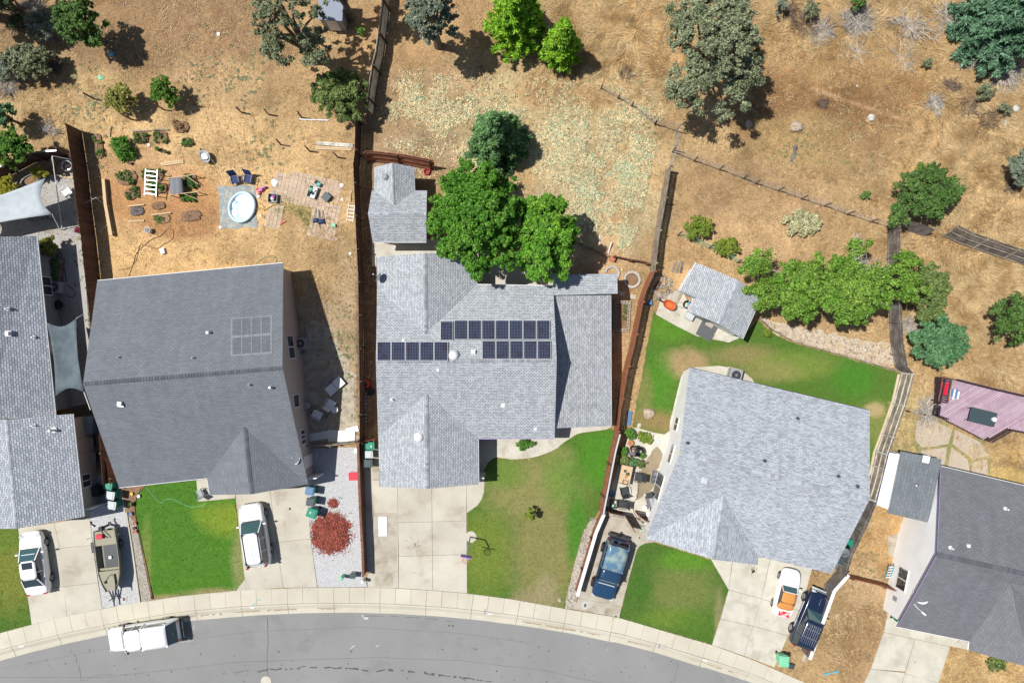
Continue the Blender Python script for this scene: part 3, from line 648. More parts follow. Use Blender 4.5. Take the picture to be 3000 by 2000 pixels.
slabs('patio', [[(1853, 1252), (1868, 1252), (1914, 1266), (1946, 1271), (1959, 1262), (1962, 1262), (1990, 1262), (1975, 1385), (1880, 1372), (1812, 1360), (1830, 1300)], [(1812, 1360), (1880, 1372), (1975, 1385), (1950, 1530), (1850, 1512), (1770, 1495)]],
 .058, MT['concrete_pale'], 'stained concrete patio beside the light roofed house')
sheet('walkway', [(1962, 1275), (1962, 1236), (1978, 1170), (1994, 1105), (2003, 1088), (2023, 1076), (2060, 1074), (2106, 1071), (2140, 1077), (2176, 1088), (2202, 1108), (2214, 1128), (2100, 1180), (2000, 1275)], .058, MT['concrete_pale'], 'concrete apron around the corner of the light roofed house')
sheet('wet_stain', [(1903, 1330), (1912, 1320), (1923, 1308), (1936, 1316), (1941, 1330), (1939, 1344), (1932, 1356), (1925, 1378), (1915, 1395), (1925, 1410), (1924, 1422), (1906, 1436), (1880, 1452), (1868, 1462), (1860, 1450), (1870, 1420), (1862, 1400), (1875, 1375), (1890, 1350)], .0605, M('wet_concrete', (.26, .205, .13), .6, (.31, .25, .16), 1.5, var=.15), 'damp stain on the patio', zb=.05, jag=.09)
sheet('patio', [(1921, 921), (1935, 880), (1960, 862), (2000, 850), (2020, 900), (2100, 950), (2178, 985), (2160, 992), (2135, 1003), (2112, 998), (2060, 985), (2042, 985), (1978, 953)], .058, MT['concrete_pale'], 'pale slab in front of the shingled shed')
# lawns
lawnm = lambda n, blobs, base=(.085, .165, .025), **k: (patchmat(n, base, blobs, **k), patchmat(n + '_blades', base, blobs, isl=.5, **k))
LAWN = {}
LAWN['l1'] = ([(-400, 1560), (0, 1549), (53, 1546), (66, 1622), (80, 1732), (93, 1827), (0, 1852), (-400, 1975)], lawnm('lawn_left', [(40, 1680, 60, 110, (.20, .21, .04), .8), (10, 1580, 50, 40, (.13, .19, .03), .8)]), 'strip of green lawn at the left edge')
LAWN['l2'] = ([(424, 1424), (440, 1418), (577, 1405), (582, 1469), (689, 1459), (693, 1500), (706, 1600), (719, 1691), (692, 1727), (600, 1737), (522, 1746), (453, 1753), (440, 1700), (402, 1532), (395, 1490), (396, 1470), (402, 1446)],
 lawnm('lawn_bright', [(660, 1520, 70, 45, (.20, .27, .03), .9), (600, 1500, 40, 25, (.17, .27, .03), .7), (705, 1640, 25, 90, (.26, .26, .10), .8), (640, 1738, 90, 16, (.34, .27, .13), .8), (500, 1752, 60, 12, (.34, .27, .13), .8), (430, 1650, 14, 120, (.24, .27, .07), .6)], base=(.075, .19, .02)), 'bright green front lawn of the dark roofed house')
LAWN['l3'] = ([(1369, 1501), (1398, 1480), (1411, 1462), (1418, 1440), (1418, 1380), (1430, 1352), (1452, 1338), (1480, 1343), (1500, 1346), (1540, 1343), (1577, 1337), (1627, 1317), (1650, 1297), (1669, 1285), (1691, 1270), (1730, 1264), (1788, 1256), (1801, 1262), (1788, 1312), (1752, 1500), (1735, 1520), (1708, 1557), (1679, 1659), (1657, 1765), (1653, 1781), (1611, 1774), (1500, 1753), (1369, 1737)],
 lawnm('lawn_patchy', [(1560, 1430, 140, 95, (.25, .235, .085), .95), (1640, 1340, 45, 35, (.26, .23, .09), .8), (1600, 1620, 110, 150, (.24, .22, .08), .9), (1420, 1620, 70, 120, (.20, .235, .04), .6), (1760, 1340, 70, 90, (.075, .22, .02), .9), (1640, 1400, 50, 80, (.09, .24, .02), .5), (1570, 1760, 70, 40, (.28, .24, .12), .9), (1690, 1560, 30, 120, (.065, .20, .02), .9), (1480, 1390, 60, 40, (.12, .22, .03), .7), (1600, 1720, 30, 40, (.30, .26, .14), .7)]), 'patchy front lawn of the middle house')
LAWN['l4'] = ([(1870, 1603), (1878, 1594), (1892, 1589), (1921, 1590), (2083, 1639), (2134, 1724), (2085, 1886), (1959, 1850), (1815, 1808), (1848, 1672), (1864, 1618)],
 lawnm('lawn_dark', [(2000, 1730, 95, 85, (.165, .20, .055), .9), (2010, 1640, 80, 30, (.10, .24, .02), .8), (1960, 1810, 90, 30, (.14, .22, .03), .7), (2040, 1830, 60, 50, (.08, .17, .02), .6), (1880, 1720, 30, 40, (.06, .15, .02), .8), (2106, 1800, 14, 70, (.30, .25, .13), .6)], base=(.075, .15, .025)), 'dark green front lawn of the light roofed house')
LAWN['l5'] = ([(1915, 912), (1921, 921), (1978, 953), (2042, 985), (2112, 998), (2135, 1003), (2160, 990), (2200, 960), (2222, 938), (2260, 975), (2314, 1000), (2355, 1014), (2448, 1039), (2515, 1057), (2585, 1077), (2636, 1094), (2617, 1172), (2594, 1230), (2572, 1303), (2556, 1363), (2540, 1430), (2480, 1420), (2400, 1200), (2215, 1130), (2202, 1108), (2176, 1088), (2140, 1077), (2106, 1071), (2060, 1074), (2023, 1076), (2003, 1088), (1994, 1105), (1962, 1236), (1959, 1262), (1946, 1271), (1914, 1266), (1868, 1251), (1853, 1249)],
 lawnm('lawn_back', [(2010, 1062, 70, 40, (.36, .26, .13), .95), (2180, 1040, 90, 30, (.27, .22, .09), .8), (1905, 1230, 60, 30, (.26, .19, .08), .9), (1950, 1245, 40, 26, (.26, .19, .08), .8), (2330, 1070, 120, 40, (.19, .25, .05), .7), (2250, 1090, 90, 30, (.28, .24, .09), .6), (2500, 1110, 60, 50, (.06, .20, .02), .8), (1930, 1110, 40, 80, (.075, .22, .02), .7), (1886, 1150, 25, 70, (.22, .21, .07), .7), (2560, 1240, 60, 60, (.22, .24, .07), .7), (2560, 1200, 30, 20, (.45, .34, .18), .8), (1960, 960, 60, 40, (.10, .24, .02), .7)]), 'back lawn wrapping round the light roofed house')
for k, (pts, m, lb) in LAWN.items():
 sheet('lawn', pts, .042, m[0], lb, jag=.045, seed=len(k) + ord(k[1]))
# gravel beds, rock strip, bark and soil
sheet('gravel_bed', [(245, 1390), (350, 1392), (368, 1500), (409, 1763), (301, 1781), (264, 1527), (250, 1470)], .035, MT['gravel'], 'grey gravel pad under the boat')
sheet('gravel_bed', [(905, 1312), (1052, 1309), (1058, 1500), (1068, 1680), (1076, 1718), (931, 1719), (911, 1577), (900, 1424)], .035, MT['gravel'], 'white gravel bed beside the wagon driveway')
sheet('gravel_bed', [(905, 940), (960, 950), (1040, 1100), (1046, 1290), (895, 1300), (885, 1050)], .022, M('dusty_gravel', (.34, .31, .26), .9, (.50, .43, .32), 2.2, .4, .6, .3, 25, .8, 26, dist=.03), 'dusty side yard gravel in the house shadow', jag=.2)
sheet('gravel_bed', [(130, 520), (225, 500), (240, 690), (262, 960), (268, 1180), (160, 1200), (120, 700), (0, 690), (-60, 640), (60, 560)], .025, M('grey_gravel', (.36, .35, .33), .9, (.46, .44, .40), 16, .4, .6, .3, 25, .8, 30, dist=.03), 'grey gravel yard beside the left house')
sheet('rock_strip', [(372, 1500), (400, 1535), (444, 1754), (416, 1762)], .04, M('rock_bed', (.32, .29, .24), .9, (.46, .43, .37), 14, .4, .6, .3, 22, .9, 20, dist=.04), 'strip of small river rocks along the bright lawn')
sheet('rock_strip', [(372, 1500), (360, 1425), (425, 1415), (402, 1446), (395, 1472), (396, 1500), (402, 1535), (395, 1534)], .038, MT['soil'], 'planting bed of soil beside the bright lawn')
sheet('rock_strip', [(1730, 1515), (1748, 1520), (1737, 1560), (1702, 1690), (1684, 1782), (1655, 1781), (1660, 1740), (1680, 1660), (1709, 1557)], .04, M('rock_bed_tan', (.42, .37, .30), .9, (.54, .50, .44), 10, .4, .6, .3, 20, .9, 16, dist=.05), 'pale river rock strip along the patchy lawn')
sheet('bark_strip', [(1748, 1520), (1764, 1500), (1750, 1562), (1696, 1744), (1684, 1782), (1702, 1690), (1737, 1560)], .036, MT['mulch'], 'red bark strip beside the white topped fence')
sheet('rock_bed', [(2225, 930), (2300, 950), (2560, 1000), (2612, 1005), (2622, 1070), (2585, 1072), (2448, 1034), (2355, 1009), (2262, 970)], .03, M('stony_bank', (.52, .40, .27), .9, (.62, .54, .44), 5, .45, .6, .3, 18, .9, 14, dist=.05), 'stony bank above the back lawn', jag=.15)
sheet('garden_path', [(205, 500), (222, 500), (236, 640), (236, 665), (215, 660)], .04, MT['concrete_old'], 'strip of stepping slabs beside the dark fence')
# kerb strips
def edging(name, pts, wd, z, mat, label):
 mb = MB()
 for a, b in zip(pts, pts[1:]):
  mb.bar(W(*a, z / 2)[:2] + (z / 2,), W(*b, z / 2)[:2] + (z / 2,), wd, z + .06)
 o = mb.build(name, mat); return setp(o, label, kind='structure')
edging('edging', [(371, 1500), (390, 1620), (410, 1763)], .12, .09, CB, 'concrete edging strip beside the gravel pad')
edging('edging', [(425, 1423), (404, 1444), (396, 1472), (396, 1500), (402, 1533), (430, 1660), (448, 1754)], .05, .07, MT['wood_brown'], 'curved edging of the bright lawn')
edging('edging', [(415, 1763), (520, 1747), (692, 1729)], .07, .075, CB, 'low kerb in front of the bright lawn')
edging('edging', [(2434, 1728), (2400, 1800), (2352, 1934)], .16, .10, CB, 'concrete strip at the foot of the white topped fence')
edging('edging', [(2632, 1096), (2615, 1172), (2590, 1245), (2560, 1325), (2548, 1390)], .16, .08, M('tan_edging', (.60, .49, .36), .85), 'tan strip at the foot of the weathered fence')
# ---------------------------------------------------------------- loose stuff (countless): one mesh each
def pts_in(poly, dens, seed, excl=(), mask=None):
 P = np.array([xy(a, b) for a, b in poly]); lo = P.min(0); hi = P.max(0)
 rs = np.random.RandomState(seed); n = int((hi[0] - lo[0]) * (hi[1] - lo[1]) * dens)
 X = rs.uniform(lo[0], hi[0], n); Y = rs.uniform(lo[1], hi[1], n)
 ok = inpoly(X, Y, P)
 for e in excl: ok &= ~inpoly(X, Y, np.array([xy(a, b) for a, b in e]))
 if mask is not None: ok &= mask(1500 + X / (K * H), 1000 - Y / (K * H), rs)
 return X[ok], Y[ok], rs
def blades(name, X, Y, rs, n, L, wd, tilt, mat, label, z0=.0, heading=None, spread=math.pi, curl=.3):
 N = len(X) * n; X = np.repeat(X, n) + rs.normal(0, .05, N); Y = np.repeat(Y, n) + rs.normal(0, .05, N)
 if heading is None: az = rs.uniform(0, 2 * math.pi, N)
 else: az = heading(X, Y) + rs.normal(0, spread, N)
 l = L * rs.uniform(.5, 1.4, N); t = np.radians(rs.uniform(tilt[0], tilt[1], N))
 dx = np.cos(az) * np.cos(t) * l; dy = np.sin(az) * np.cos(t) * l; dz = np.sin(t) * l
 ww = wd * rs.uniform(.6, 1.3, N)
 px_ = -np.sin(az) * ww / 2; py_ = np.cos(az) * ww / 2
 V = np.empty((N, 3, 3)); zb = np.full(N, z0)
 V[:, 0] = np.stack([X - px_, Y - py_, zb], -1); V[:, 1] = np.stack([X + px_, Y + py_, zb], -1)
 V[:, 2] = np.stack([X + dx, Y + dy, zb + dz], -1)
 F = np.arange(N * 3).reshape(N, 3)
 o = np_mesh(name, V.reshape(-1, 3), F, mat); return setp(o, label, kind='stuff')
def stones(name, X, Y, rs, size, mat, label, z0=.03, flat=.6, parent=None):
 N = len(X); s = size * rs.uniform(.4, 1.5, N) ** 1.2
 base = np.array([(1, 0, 0), (-.5, .85, 0), (-.5, -.85, 0), (.35, .2, 1), (-.3, -.1, .9), (.1, -.1, -.5)])
 az = rs.uniform(0, 6.28, N); c, n = np.cos(az), np.sin(az)
 B = base[None] * (1 + rs.uniform(-.3, .3, (N, 6, 3))) * s[:, None, None] * np.array([1, 1, flat])
 V = np.empty((N, 6, 3)); V[..., 0] = B[..., 0] * c[:, None] - B[..., 1] * n[:, None] + X[:, None]
 V[..., 1] = B[..., 0] * n[:, None] + B[..., 1] * c[:, None] + Y[:, None]; V[..., 2] = B[..., 2] + z0
 f = np.array([(0, 1, 3), (1, 4, 3), (1, 2, 4), (2, 0, 4), (0, 3, 4), (0, 5, 1), (1, 5, 2), (2, 5, 0)])
 F = (f[None] + (np.arange(N) * 6)[:, None, None]).reshape(-1, 3)
 o = np_mesh(name, V.reshape(-1, 3), F, mat, parent)
 if parent is None: setp(o, label, kind='stuff')
 return o
ALL = [(-150, -120), (3150, -120), (3150, 2120), (-150, 2120)]
HARD = [[(a, b) for a, b in WALK_IN] + [(3300, 3000), (-700, 3000)],
  [(240, 800), (900, 760), (930, 1700), (230, 1800)], [(1095, 690), (1810, 690), (1810, 1260), (1095, 1430)],
  [(1080, 1240), (1420, 1240), (1420, 1760), (1060, 1760)], [(2620, 1320), (3150, 1400), (3150, 1880), (2840, 1900), (2600, 1800)],
  [(-150, 690), (170, 690), (280, 1380), (410, 1380), (446, 1770), (-150, 1990)], [(2588, 1850), (2600, 1790), (2840, 1860), (2782, 1892), (2720, 2140), (2500, 2060)],
  [(905, 1300), (1075, 1300), (1076, 1718), (900, 1718)]] + [LAWN[k][0] for k in LAWN] + [[(2085, 1887), (2134, 1724), (2083, 1639), (2400, 1640), (2268, 1952)]] + [[(1853, 1250), (1998, 1270), (2216, 1120), (2480, 1420), (2385, 1645), (2220, 1650), (1870, 1600), (1814, 1808), (1682, 1783), (1772, 1497)]]
def strawmask(PX, PY, rs):
 d = np.full(PX.shape, .30)
 def blob(px, py, rx, ry, v):
  r = ((PX - px) / rx) ** 2 + ((PY - py) / ry) ** 2; d[:] = np.where(r < 1, v, d)
 blob(1800, 140, 260, 200, 1.0); blob(2870, 480, 330, 230, 1.0); blob(2850, 880, 330, 330, 1.0); blob(2560, 1560, 100, 120, .9); blob(2540, 1850, 130, 190, .7)
 blob(2900, 1980, 180, 110, .8); blob(2960, 1360, 120, 90, .9); blob(2640, 1250, 90, 130, .9); blob(2440, 300, 330, 170, .35); blob(1650, 480, 340, 260, .25); blob(450, 570, 170, 130, .04)
 blob(230, 300, 200, 120, .6); blob(520, 730, 300, 90, .22); blob(960, 760, 130, 130, .6); blob(2560, 100, 350, 130, .7)
 n = fbm(PX, PY, 90, 77, 3); d = d * np.clip((n - .25) * 3, .2, 1.3)
 return rs.rand(len(PX)) < d
X, Y, rs = pts_in(ALL, 46, 5, HARD, strawmask)
hd = lambda x, y: (fbm(x, y, 3.5, 61, 3) * 9.0)
blades('dry_grass', X, Y, rs, 3, .34, .028, (2, 38), MT['straw'], 'dry straw grass lying over the hillside and yards', .0, hd, .8)
X, Y, rs = pts_in(ALL, 34, 6, HARD, strawmask)
blades('brown_grass', X, Y, rs, 3, .20, .026, (5, 60), MT['straw_br'], 'short brown dry grass between the straw', .0, hd, 1.2)
def pebmask(PX, PY, rs):
 d = np.where((PY < 230) & (PX > 300) & (PX < 820), .9, .16); d = np.where((PX > 2000) & (PY < 900), .14, d)
 return rs.rand(len(PX)) < d
X, Y, rs = pts_in(ALL, 40, 8, HARD, pebmask)
stones('loose_stones', X, Y, rs, .045, M('tan_pebbles', (.50, .36, .23), .9, (.60, .50, .38), .9, isl=.4), 'small tan stones scattered over the dirt', .0)
# fuzzy lawns
for i, (k, (pts, m, lb)) in enumerate(LAWN.items()):
 X, Y, rs = pts_in(pts, 170, 30 + i)
 blades('lawn_grass', X, Y, rs, 2, .085, .024, (15, 70), m[1], 'short grass blades: ' + lb, .035)
# long swirled straw
def tallmask(PX, PY, rs):
 d = np.maximum(np.exp(-(((PX - 1790) / 190) ** 2 + ((PY - 110) / 150) ** 2)), np.exp(-(((PX - 2900) / 200) ** 2 + ((PY - 450) / 160) ** 2)))
 d = np.maximum(d, .8 * np.exp(-(((PX - 2860) / 230) ** 2 + ((PY - 850) / 260) ** 2))); d = np.maximum(d, .6 * np.exp(-(((PX - 2560) / 260) ** 2 + ((PY - 60) / 90) ** 2))); d = np.maximum(d, .6 * np.exp(-(((PX - 2960) / 120) ** 2 + ((PY - 1370) / 90) ** 2)))
 return rs.rand(len(PX)) < d * 1.2
X, Y, rs = pts_in(ALL, 38, 66, HARD, tallmask)
blades('tall_dry_grass', X, Y, rs, 4, .75, .035, (3, 24), MT['straw'], 'long flattened straw grass in swirls on the slopes', .0, lambda x, y: fbm(x, y, 2.6, 61, 2) * 11, .45)
# gravel stones
for i, (poly, dn, sz, mt, lb) in enumerate([
 ([(250, 1400), (350, 1400), (368, 1500), (409, 1763), (301, 1781), (264, 1527)], 260, .03, 'gravel_st', 'loose grey gravel around the boat trailer'),
 ([(905, 1312), (1052, 1309), (1058, 1500), (1068, 1680), (1076, 1718), (931, 1719), (911, 1577), (900, 1424)], 260, .03, 'gravel_st', 'loose white gravel beside the wagon driveway'),
 ([(374, 1503), (400, 1537), (443, 1752), (417, 1760)], 240, .048, 'rock_st', 'small river rocks along the bright lawn'),
 ([(1730, 1515), (1748, 1520), (1737, 1560), (1702, 1690), (1684, 1782), (1655, 1781), (1660, 1740), (1680, 1660), (1709, 1557)], 130, .065, 'rock_st', 'pale river rocks along the patchy lawn'),
 ([(2240, 940), (2560, 1000), (2612, 1005), (2622, 1070), (2585, 1070), (2448, 1032), (2355, 1007), (2262, 968)], 40, .06, 'rock_st', 'broken pale stones on the bank above the back lawn'),
 ([(1905, 800), (1950, 800), (1990, 850), (1950, 880), (1915, 880)], 60, .09, 'rock_st', 'rubble beside the shingled shed'),
 ([(140, 520), (225, 500), (240, 690), (160, 700), (60, 690), (30, 640), (60, 570)], 160, .028, 'gravel_st', 'loose gravel behind the left house'),
]):
 X, Y, rs = pts_in(poly, dn, 50 + i); stones('loose_gravel', X, Y, rs, sz, MT[mt], lb, .03)
# pale green horehound carpet
def ivymask(PX, PY, rs):
 d = np.zeros(PX.shape)
 def blob(px, py, rx, ry, v):
  r = np.exp(-(((PX - px) / rx) ** 2 + ((PY - py) / ry) ** 2)); d[:] = np.maximum(d, v * r)
 blob(1760, 560, 190, 170, 1.0); blob(1640, 400, 240, 120, .8); blob(1850, 420, 100, 100, .8); blob(1240, 290, 90, 60, .75); blob(1330, 330, 130, 90, .5); blob(1200, 360, 60, 40, .4); blob(1880, 700, 60, 60, .6)
 blob(1420, 480, 80, 60, .4); blob(1830, 270, 60, 60, .35); blob(1250, 420, 120, 40, .35)
 n = fbm(PX, PY, 45, 91, 4); d = d * np.clip((n - .38) * 6, 0, 1.4)
 ok = (PX < 1910 + (500 - PY) * .25)
 return (rs.rand(len(PX)) < d) & ok
def rosettes(name, X, Y, rs, n, r, mat, label, h=.10):
 N = len(X) * n; cx = np.repeat(X, n); cy = np.repeat(Y, n); ch = np.repeat(rs.uniform(.4, 1.2, len(X)) * h, n)
 az = rs.uniform(0, 6.28, N); rr = r * rs.uniform(.3, 1.1, N); t = rs.uniform(.1, .7, N)
 px = cx + np.cos(az) * rr; py = cy + np.sin(az) * rr; pz = ch + rs.uniform(-.02, .03, N)
 s = rs.uniform(.025, .05, N)
 ux, uy, uz = np.cos(az) * np.cos(t), np.sin(az) * np.cos(t), -np.sin(t) * .5
 vx, vy = -np.sin(az), np.cos(az)
 V = np.empty((N, 4, 3))
 for k, (a, b) in enumerate(((-1.3, 0), (0, .8), (1.3, 0), (0, -.8))):
  V[:, k, 0] = px + (ux * a + vx * b) * s; V[:, k, 1] = py + (uy * a + vy * b) * s; V[:, k, 2] = pz + uz * a * s
 o = np_mesh(name, V.reshape(-1, 3), np.arange(N * 4).reshape(N, 4), mat); return setp(o, label, kind='stuff')
IVX = [[(1095, 690), (1810, 690), (1810, 1260), (1095, 1430)]]
X, Y, rs = pts_in([(1120, 200), (1990, 200), (1990, 790), (1120, 790)], 60, 12, IVX, lambda a, b, r: ivymask(a, b, r) & (r.rand(len(a)) < .35 + .65 * np.exp(-(((a - 1790) / 150) ** 2 + ((b - 600) / 130) ** 2))))
rosettes('groundcover', X, Y, rs, 11, .12, leafmat('pale_green_leaves', (.42, .50, .32), (.58, .56, .34), .4, .2, .5), 'pale green horehound carpet behind the middle house')
X, Y, rs = pts_in([(1120, 200), (1990, 200), (1990, 790), (1120, 790)], 110, 13, IVX, lambda a, b, r: ivymask(a + 8, b - 6, r))
rosettes('dry_groundcover', X, Y, rs, 9, .11, leafmat('straw_leaves', (.74, .62, .36), (.58, .47, .27), .4, .2, .5), 'dried straw coloured ground cover behind the middle house', .07)
def weedmask(PX, PY, rs):
 d = np.zeros(PX.shape)
 def blob(px, py, rx, ry, v):
  r = np.exp(-(((PX - px) / rx) ** 2 + ((PY - py) / ry) ** 2)); d[:] = np.maximum(d, v * r)
 blob(700, 230, 90, 80, .55); blob(560, 200, 40, 40, .4); blob(250, 290, 60, 80, .5); blob(780, 430, 70, 60, .3); blob(1010, 1080, 30, 150, .5); blob(960, 1240, 80, 40, .5); blob(1020, 1010, 50, 60, .5)
 blob(290, 450, 30, 80, .5); blob(2500, 430, 80, 60, .3); blob(2320, 440, 60, 40, .35); blob(2500, 1600, 60, 80, .35); blob(1890, 380, 90, 60, .3); blob(250, 800, 25, 150, .3); blob(1670, 230, 50, 60, .3)
 n = fbm(PX, PY, 40, 92, 4); return rs.rand(len(PX)) < d * np.clip((n - .4) * 6, 0, 1.4)
X, Y, rs = pts_in(ALL, 20, 14, (), weedmask)
rosettes('weeds', X, Y, rs, 10, .11, leafmat('grey_green_weeds', (.17, .22, .11), (.26, .28, .13), .5, .2, .6), 'low grey green weeds in the dry yards', .06)
X, Y, rs = pts_in([(800, 560), (905, 600), (925, 650), (915, 680), (880, 640), (840, 620), (810, 640), (800, 600)], 130, 15)
blades('green_grass_patch', X, Y, rs, 4, .12, .02, (15, 60), MT['grassblade'], 'green grass patch between the pavers', .0)
X, Y, rs = pts_in([(2590, 1100), (2700, 1230), (2690, 1330), (2600, 1330), (2640, 1200)], 25, 16)
blades('green_grass_patch', X, Y, rs, 4, .22, .02, (15, 60), M('olive_blades', (.20, .22, .07), .8, isl=.4, transl=.2), 'olive grass beside the weathered fence', .0)
# red bark piles
def pile(name, px, py, rx, ry, h, label, dn, seed):
 cx, cy = xy(px, py); a, b = rx * mpp(), ry * mpp()
 g = np.linspace(-1.15, 1.15, 60); U, Vv = np.meshgrid(g, g)
 wob = fbm(U * 3, Vv * 3, .8, seed, 3) - .5
 rr = np.sqrt(U ** 2 + Vv ** 2) + wob * .4
 Z = h * np.clip(1 - rr ** 2, -.15, 1) ** 1 + (fbm(U * 5, Vv * 5, .5, seed + 4, 3) - .5) * .05
 Vt = np.stack([U * a + cx, Vv * b + cy, Z], -1).reshape(-1, 3); n = 60
 i = np.arange(n - 1)[:, None] * n + np.arange(n - 1)[None]; F = np.stack([i, i + 1, i + n + 1, i + n], -1).reshape(-1, 4)
 o = np_mesh(name, Vt, F, MT['mulch'], smooth=True); setp(o, label, 'bark pile')
 rs = np.random.RandomState(seed); N = int(a * b * dn); t = rs.uniform(0, 6.28, N); q = np.sqrt(rs.rand(N)) * (1 + rs.exponential(.11, N))
 X = cx + a * q * np.cos(t); Y = cy + b * q * np.sin(t)
 c = stones('bark_chips', X, Y, rs, .045, MT['mulch_chip'], None, 0, .5, parent=o)
 me = c.data; co = np.empty(len(me.vertices) * 3, dtype=np.float32); me.vertices.foreach_get('co', co); co = co.reshape(-1, 6, 3)
 hz = h * np.clip(1 - q ** 2, 0, 1) + .035; co[:, :, 2] += hz[:, None]; me.vertices.foreach_set('co', co.ravel()); c['kind'] = 'stuff'
 return o
pile('bark_pile', 970, 1561, 62, 62, .24, 'large heap of red bark on the white gravel', 900, 3)
pile('bark_pile', 976, 1473, 17, 15, .14, 'small heap of red bark above the large heap', 900, 5)
# ================================================================ HOUSES
from mathutils.geometry import tessellate_polygon
SH_MID = shingle('light_grey_shingle', (.54, .57, .60), (.36, .385, .41), (.15, .155, .17), .22, .125, .014, wear=.08)
SH_LEFT = shingle('streaked_grey_shingle', (.50, .53, .57), (.32, .345, .385), (.12, .13, .16), .34, .155, .018, wear=.12)
SH_DARK = shingle('slate_grey_shingle', (.198, .213, .238), (.165, .178, .20), (.118, .128, .145), .32, .15, .012, wear=.14)
SH_BLUE = shingle('blue_grey_shingle', (.50, .53, .57), (.43, .46, .50), (.31, .34, .38), .38, .165, .012, dash=.56, wear=.06)
SH_COVER = shingle('flat_grey_shingle', (.46, .48, .50), (.36, .38, .40), (.22, .23, .25), .30, .15, .014, dash=.62, wear=.06)
SH_CHAR = shingle('charcoal_shingle', (.20, .202, .222), (.168, .170, .187), (.122, .124, .136), .32, .15, .012, wear=.16)
SH_SLATE = shingle('dark_roll_roofing', (.19, .21, .225), (.155, .175, .19), (.11, .125, .14), .5, .22, .01, wear=.2)
CAP = M('ridge_cap_shingle', (.105, .11, .125), .9, isl=.18, var=.1)
CAPL = M('ridge_cap_light', (.36, .385, .42), .9, isl=.25, var=.1)
CAPM = M('ridge_cap_mid', (.29, .30, .325), .9, isl=.25, var=.1)
FASC = MT['white']
def roof_part(parent, P, faces, outline, mats, th=.13, name='roof'):
 """P: key->(px,py,h); faces lists of keys seen from above; UV in metres along the eave and up the slope"""
 keys = list(P); idx = {k: i for i, k in enumerate(keys)}
 top = [Vector(W(*P[k])) for k in keys]; n = len(top)
 V = top + [p - Vector((0, 0, th)) for p in top]
 F = []; MI = []; NR = []
 for f in faces:
  q = [idx[k] for k in f]
  nrm = Vector((0, 0, 0))
  for i in range(len(q)):
   a, b = V[q[i]], V[q[(i + 1) % len(q)]]; nrm += a.cross(b)
  nrm.normalize()
  if nrm.z < 0: q = q[::-1]; nrm = -nrm
  for t in tessellate_polygon([[V[i] for i in q]]):
   t = [q[i] for i in t]
   if (V[t[1]] - V[t[0]]).cross(V[t[2]] - V[t[0]]).z < 0: t = t[::-1]
   F.append(t); MI.append(0); NR.append(nrm); F.append([i + n for i in t[::-1]]); MI.append(1); NR.append(nrm)
 ol = [idx[k] for k in outline]
 ar = sum(V[ol[i]].x * V[ol[(i + 1) % len(ol)]].y - V[ol[(i + 1) % len(ol)]].x * V[ol[i]].y for i in range(len(ol)))
 if ar < 0: ol = ol[::-1]
 for i in range(len(ol)):
  a, b = ol[i], ol[(i + 1) % len(ol)]; F.append([a + n, b + n, b, a]); MI.append(1); NR.append(Vector((0, 0, 1)))
 me = bpy.data.meshes.new(name); me.from_pydata([tuple(v) for v in V], [], F)
 for m in mats: me.materials.append(m)
 me.polygons.foreach_set('material_index', MI)
 uvl = me.uv_layers.new(name='UVMap'); me.update()
 for p in me.polygons:
  nn = NR[p.index]; u = Vector((0, 0, 1)).cross(nn)
  u = u.normalized() if u.length > .02 else Vector((1, 0, 0)); v = nn.cross(u)
  for li in p.loop_indices:
   c = me.vertices[me.loops[li].vertex_index].co; uvl.data[li].uv = (c.dot(u), c.dot(v))
 return link(name, me, parent)
def walls_part(parent, P, outline, mat, over=.4, name='wall', drop=.06, skip=(), z0=0.0):
 pts = [Vector(W(*P[k])) for k in outline]; n = len(pts)
 ar = sum(pts[i].x * pts[(i + 1) % n].y - pts[(i + 1) % n].x * pts[i].y for i in range(n)); s = 1 if ar > 0 else -1
 Q = []
 for i in range(n):
  a = (pts[i] - pts[i - 1]).to_2d(); b = (pts[(i + 1) % n] - pts[i]).to_2d()
  a.normalize(); b.normalize(); n1 = Vector((-a.y, a.x)) * s; n2 = Vector((-b.y, b.x)) * s
  m = n1 + n2; m = m / max(m.dot(n1), .35)
  Q.append(Vector((pts[i].x + m.x * over, pts[i].y + m.y * over, pts[i].z - drop)))
 mb = MB(); th = .15
 for i in range(n):
  if i in skip: continue
  a, b = Q[i], Q[(i + 1) % n]; d = (b - a).to_2d()
  if d.length < .02: continue
  nn = Vector((-d.y, d.x)).normalized() * s * th
  vs = [(a.x, a.y, z0), (b.x, b.y, z0), (b.x, b.y, b.z), (a.x, a.y, a.z), (a.x + nn.x, a.y + nn.y, z0), (b.x + nn.x, b.y + nn.y, z0), (b.x + nn.x, b.y + nn.y, b.z), (a.x + nn.x, a.y + nn.y, a.z)]
  mb.add(vs, [(0, 1, 2, 3), (7, 6, 5, 4), (3, 2, 6, 7)])
 o = mb.build(name, mat, parent)
 return o, Q
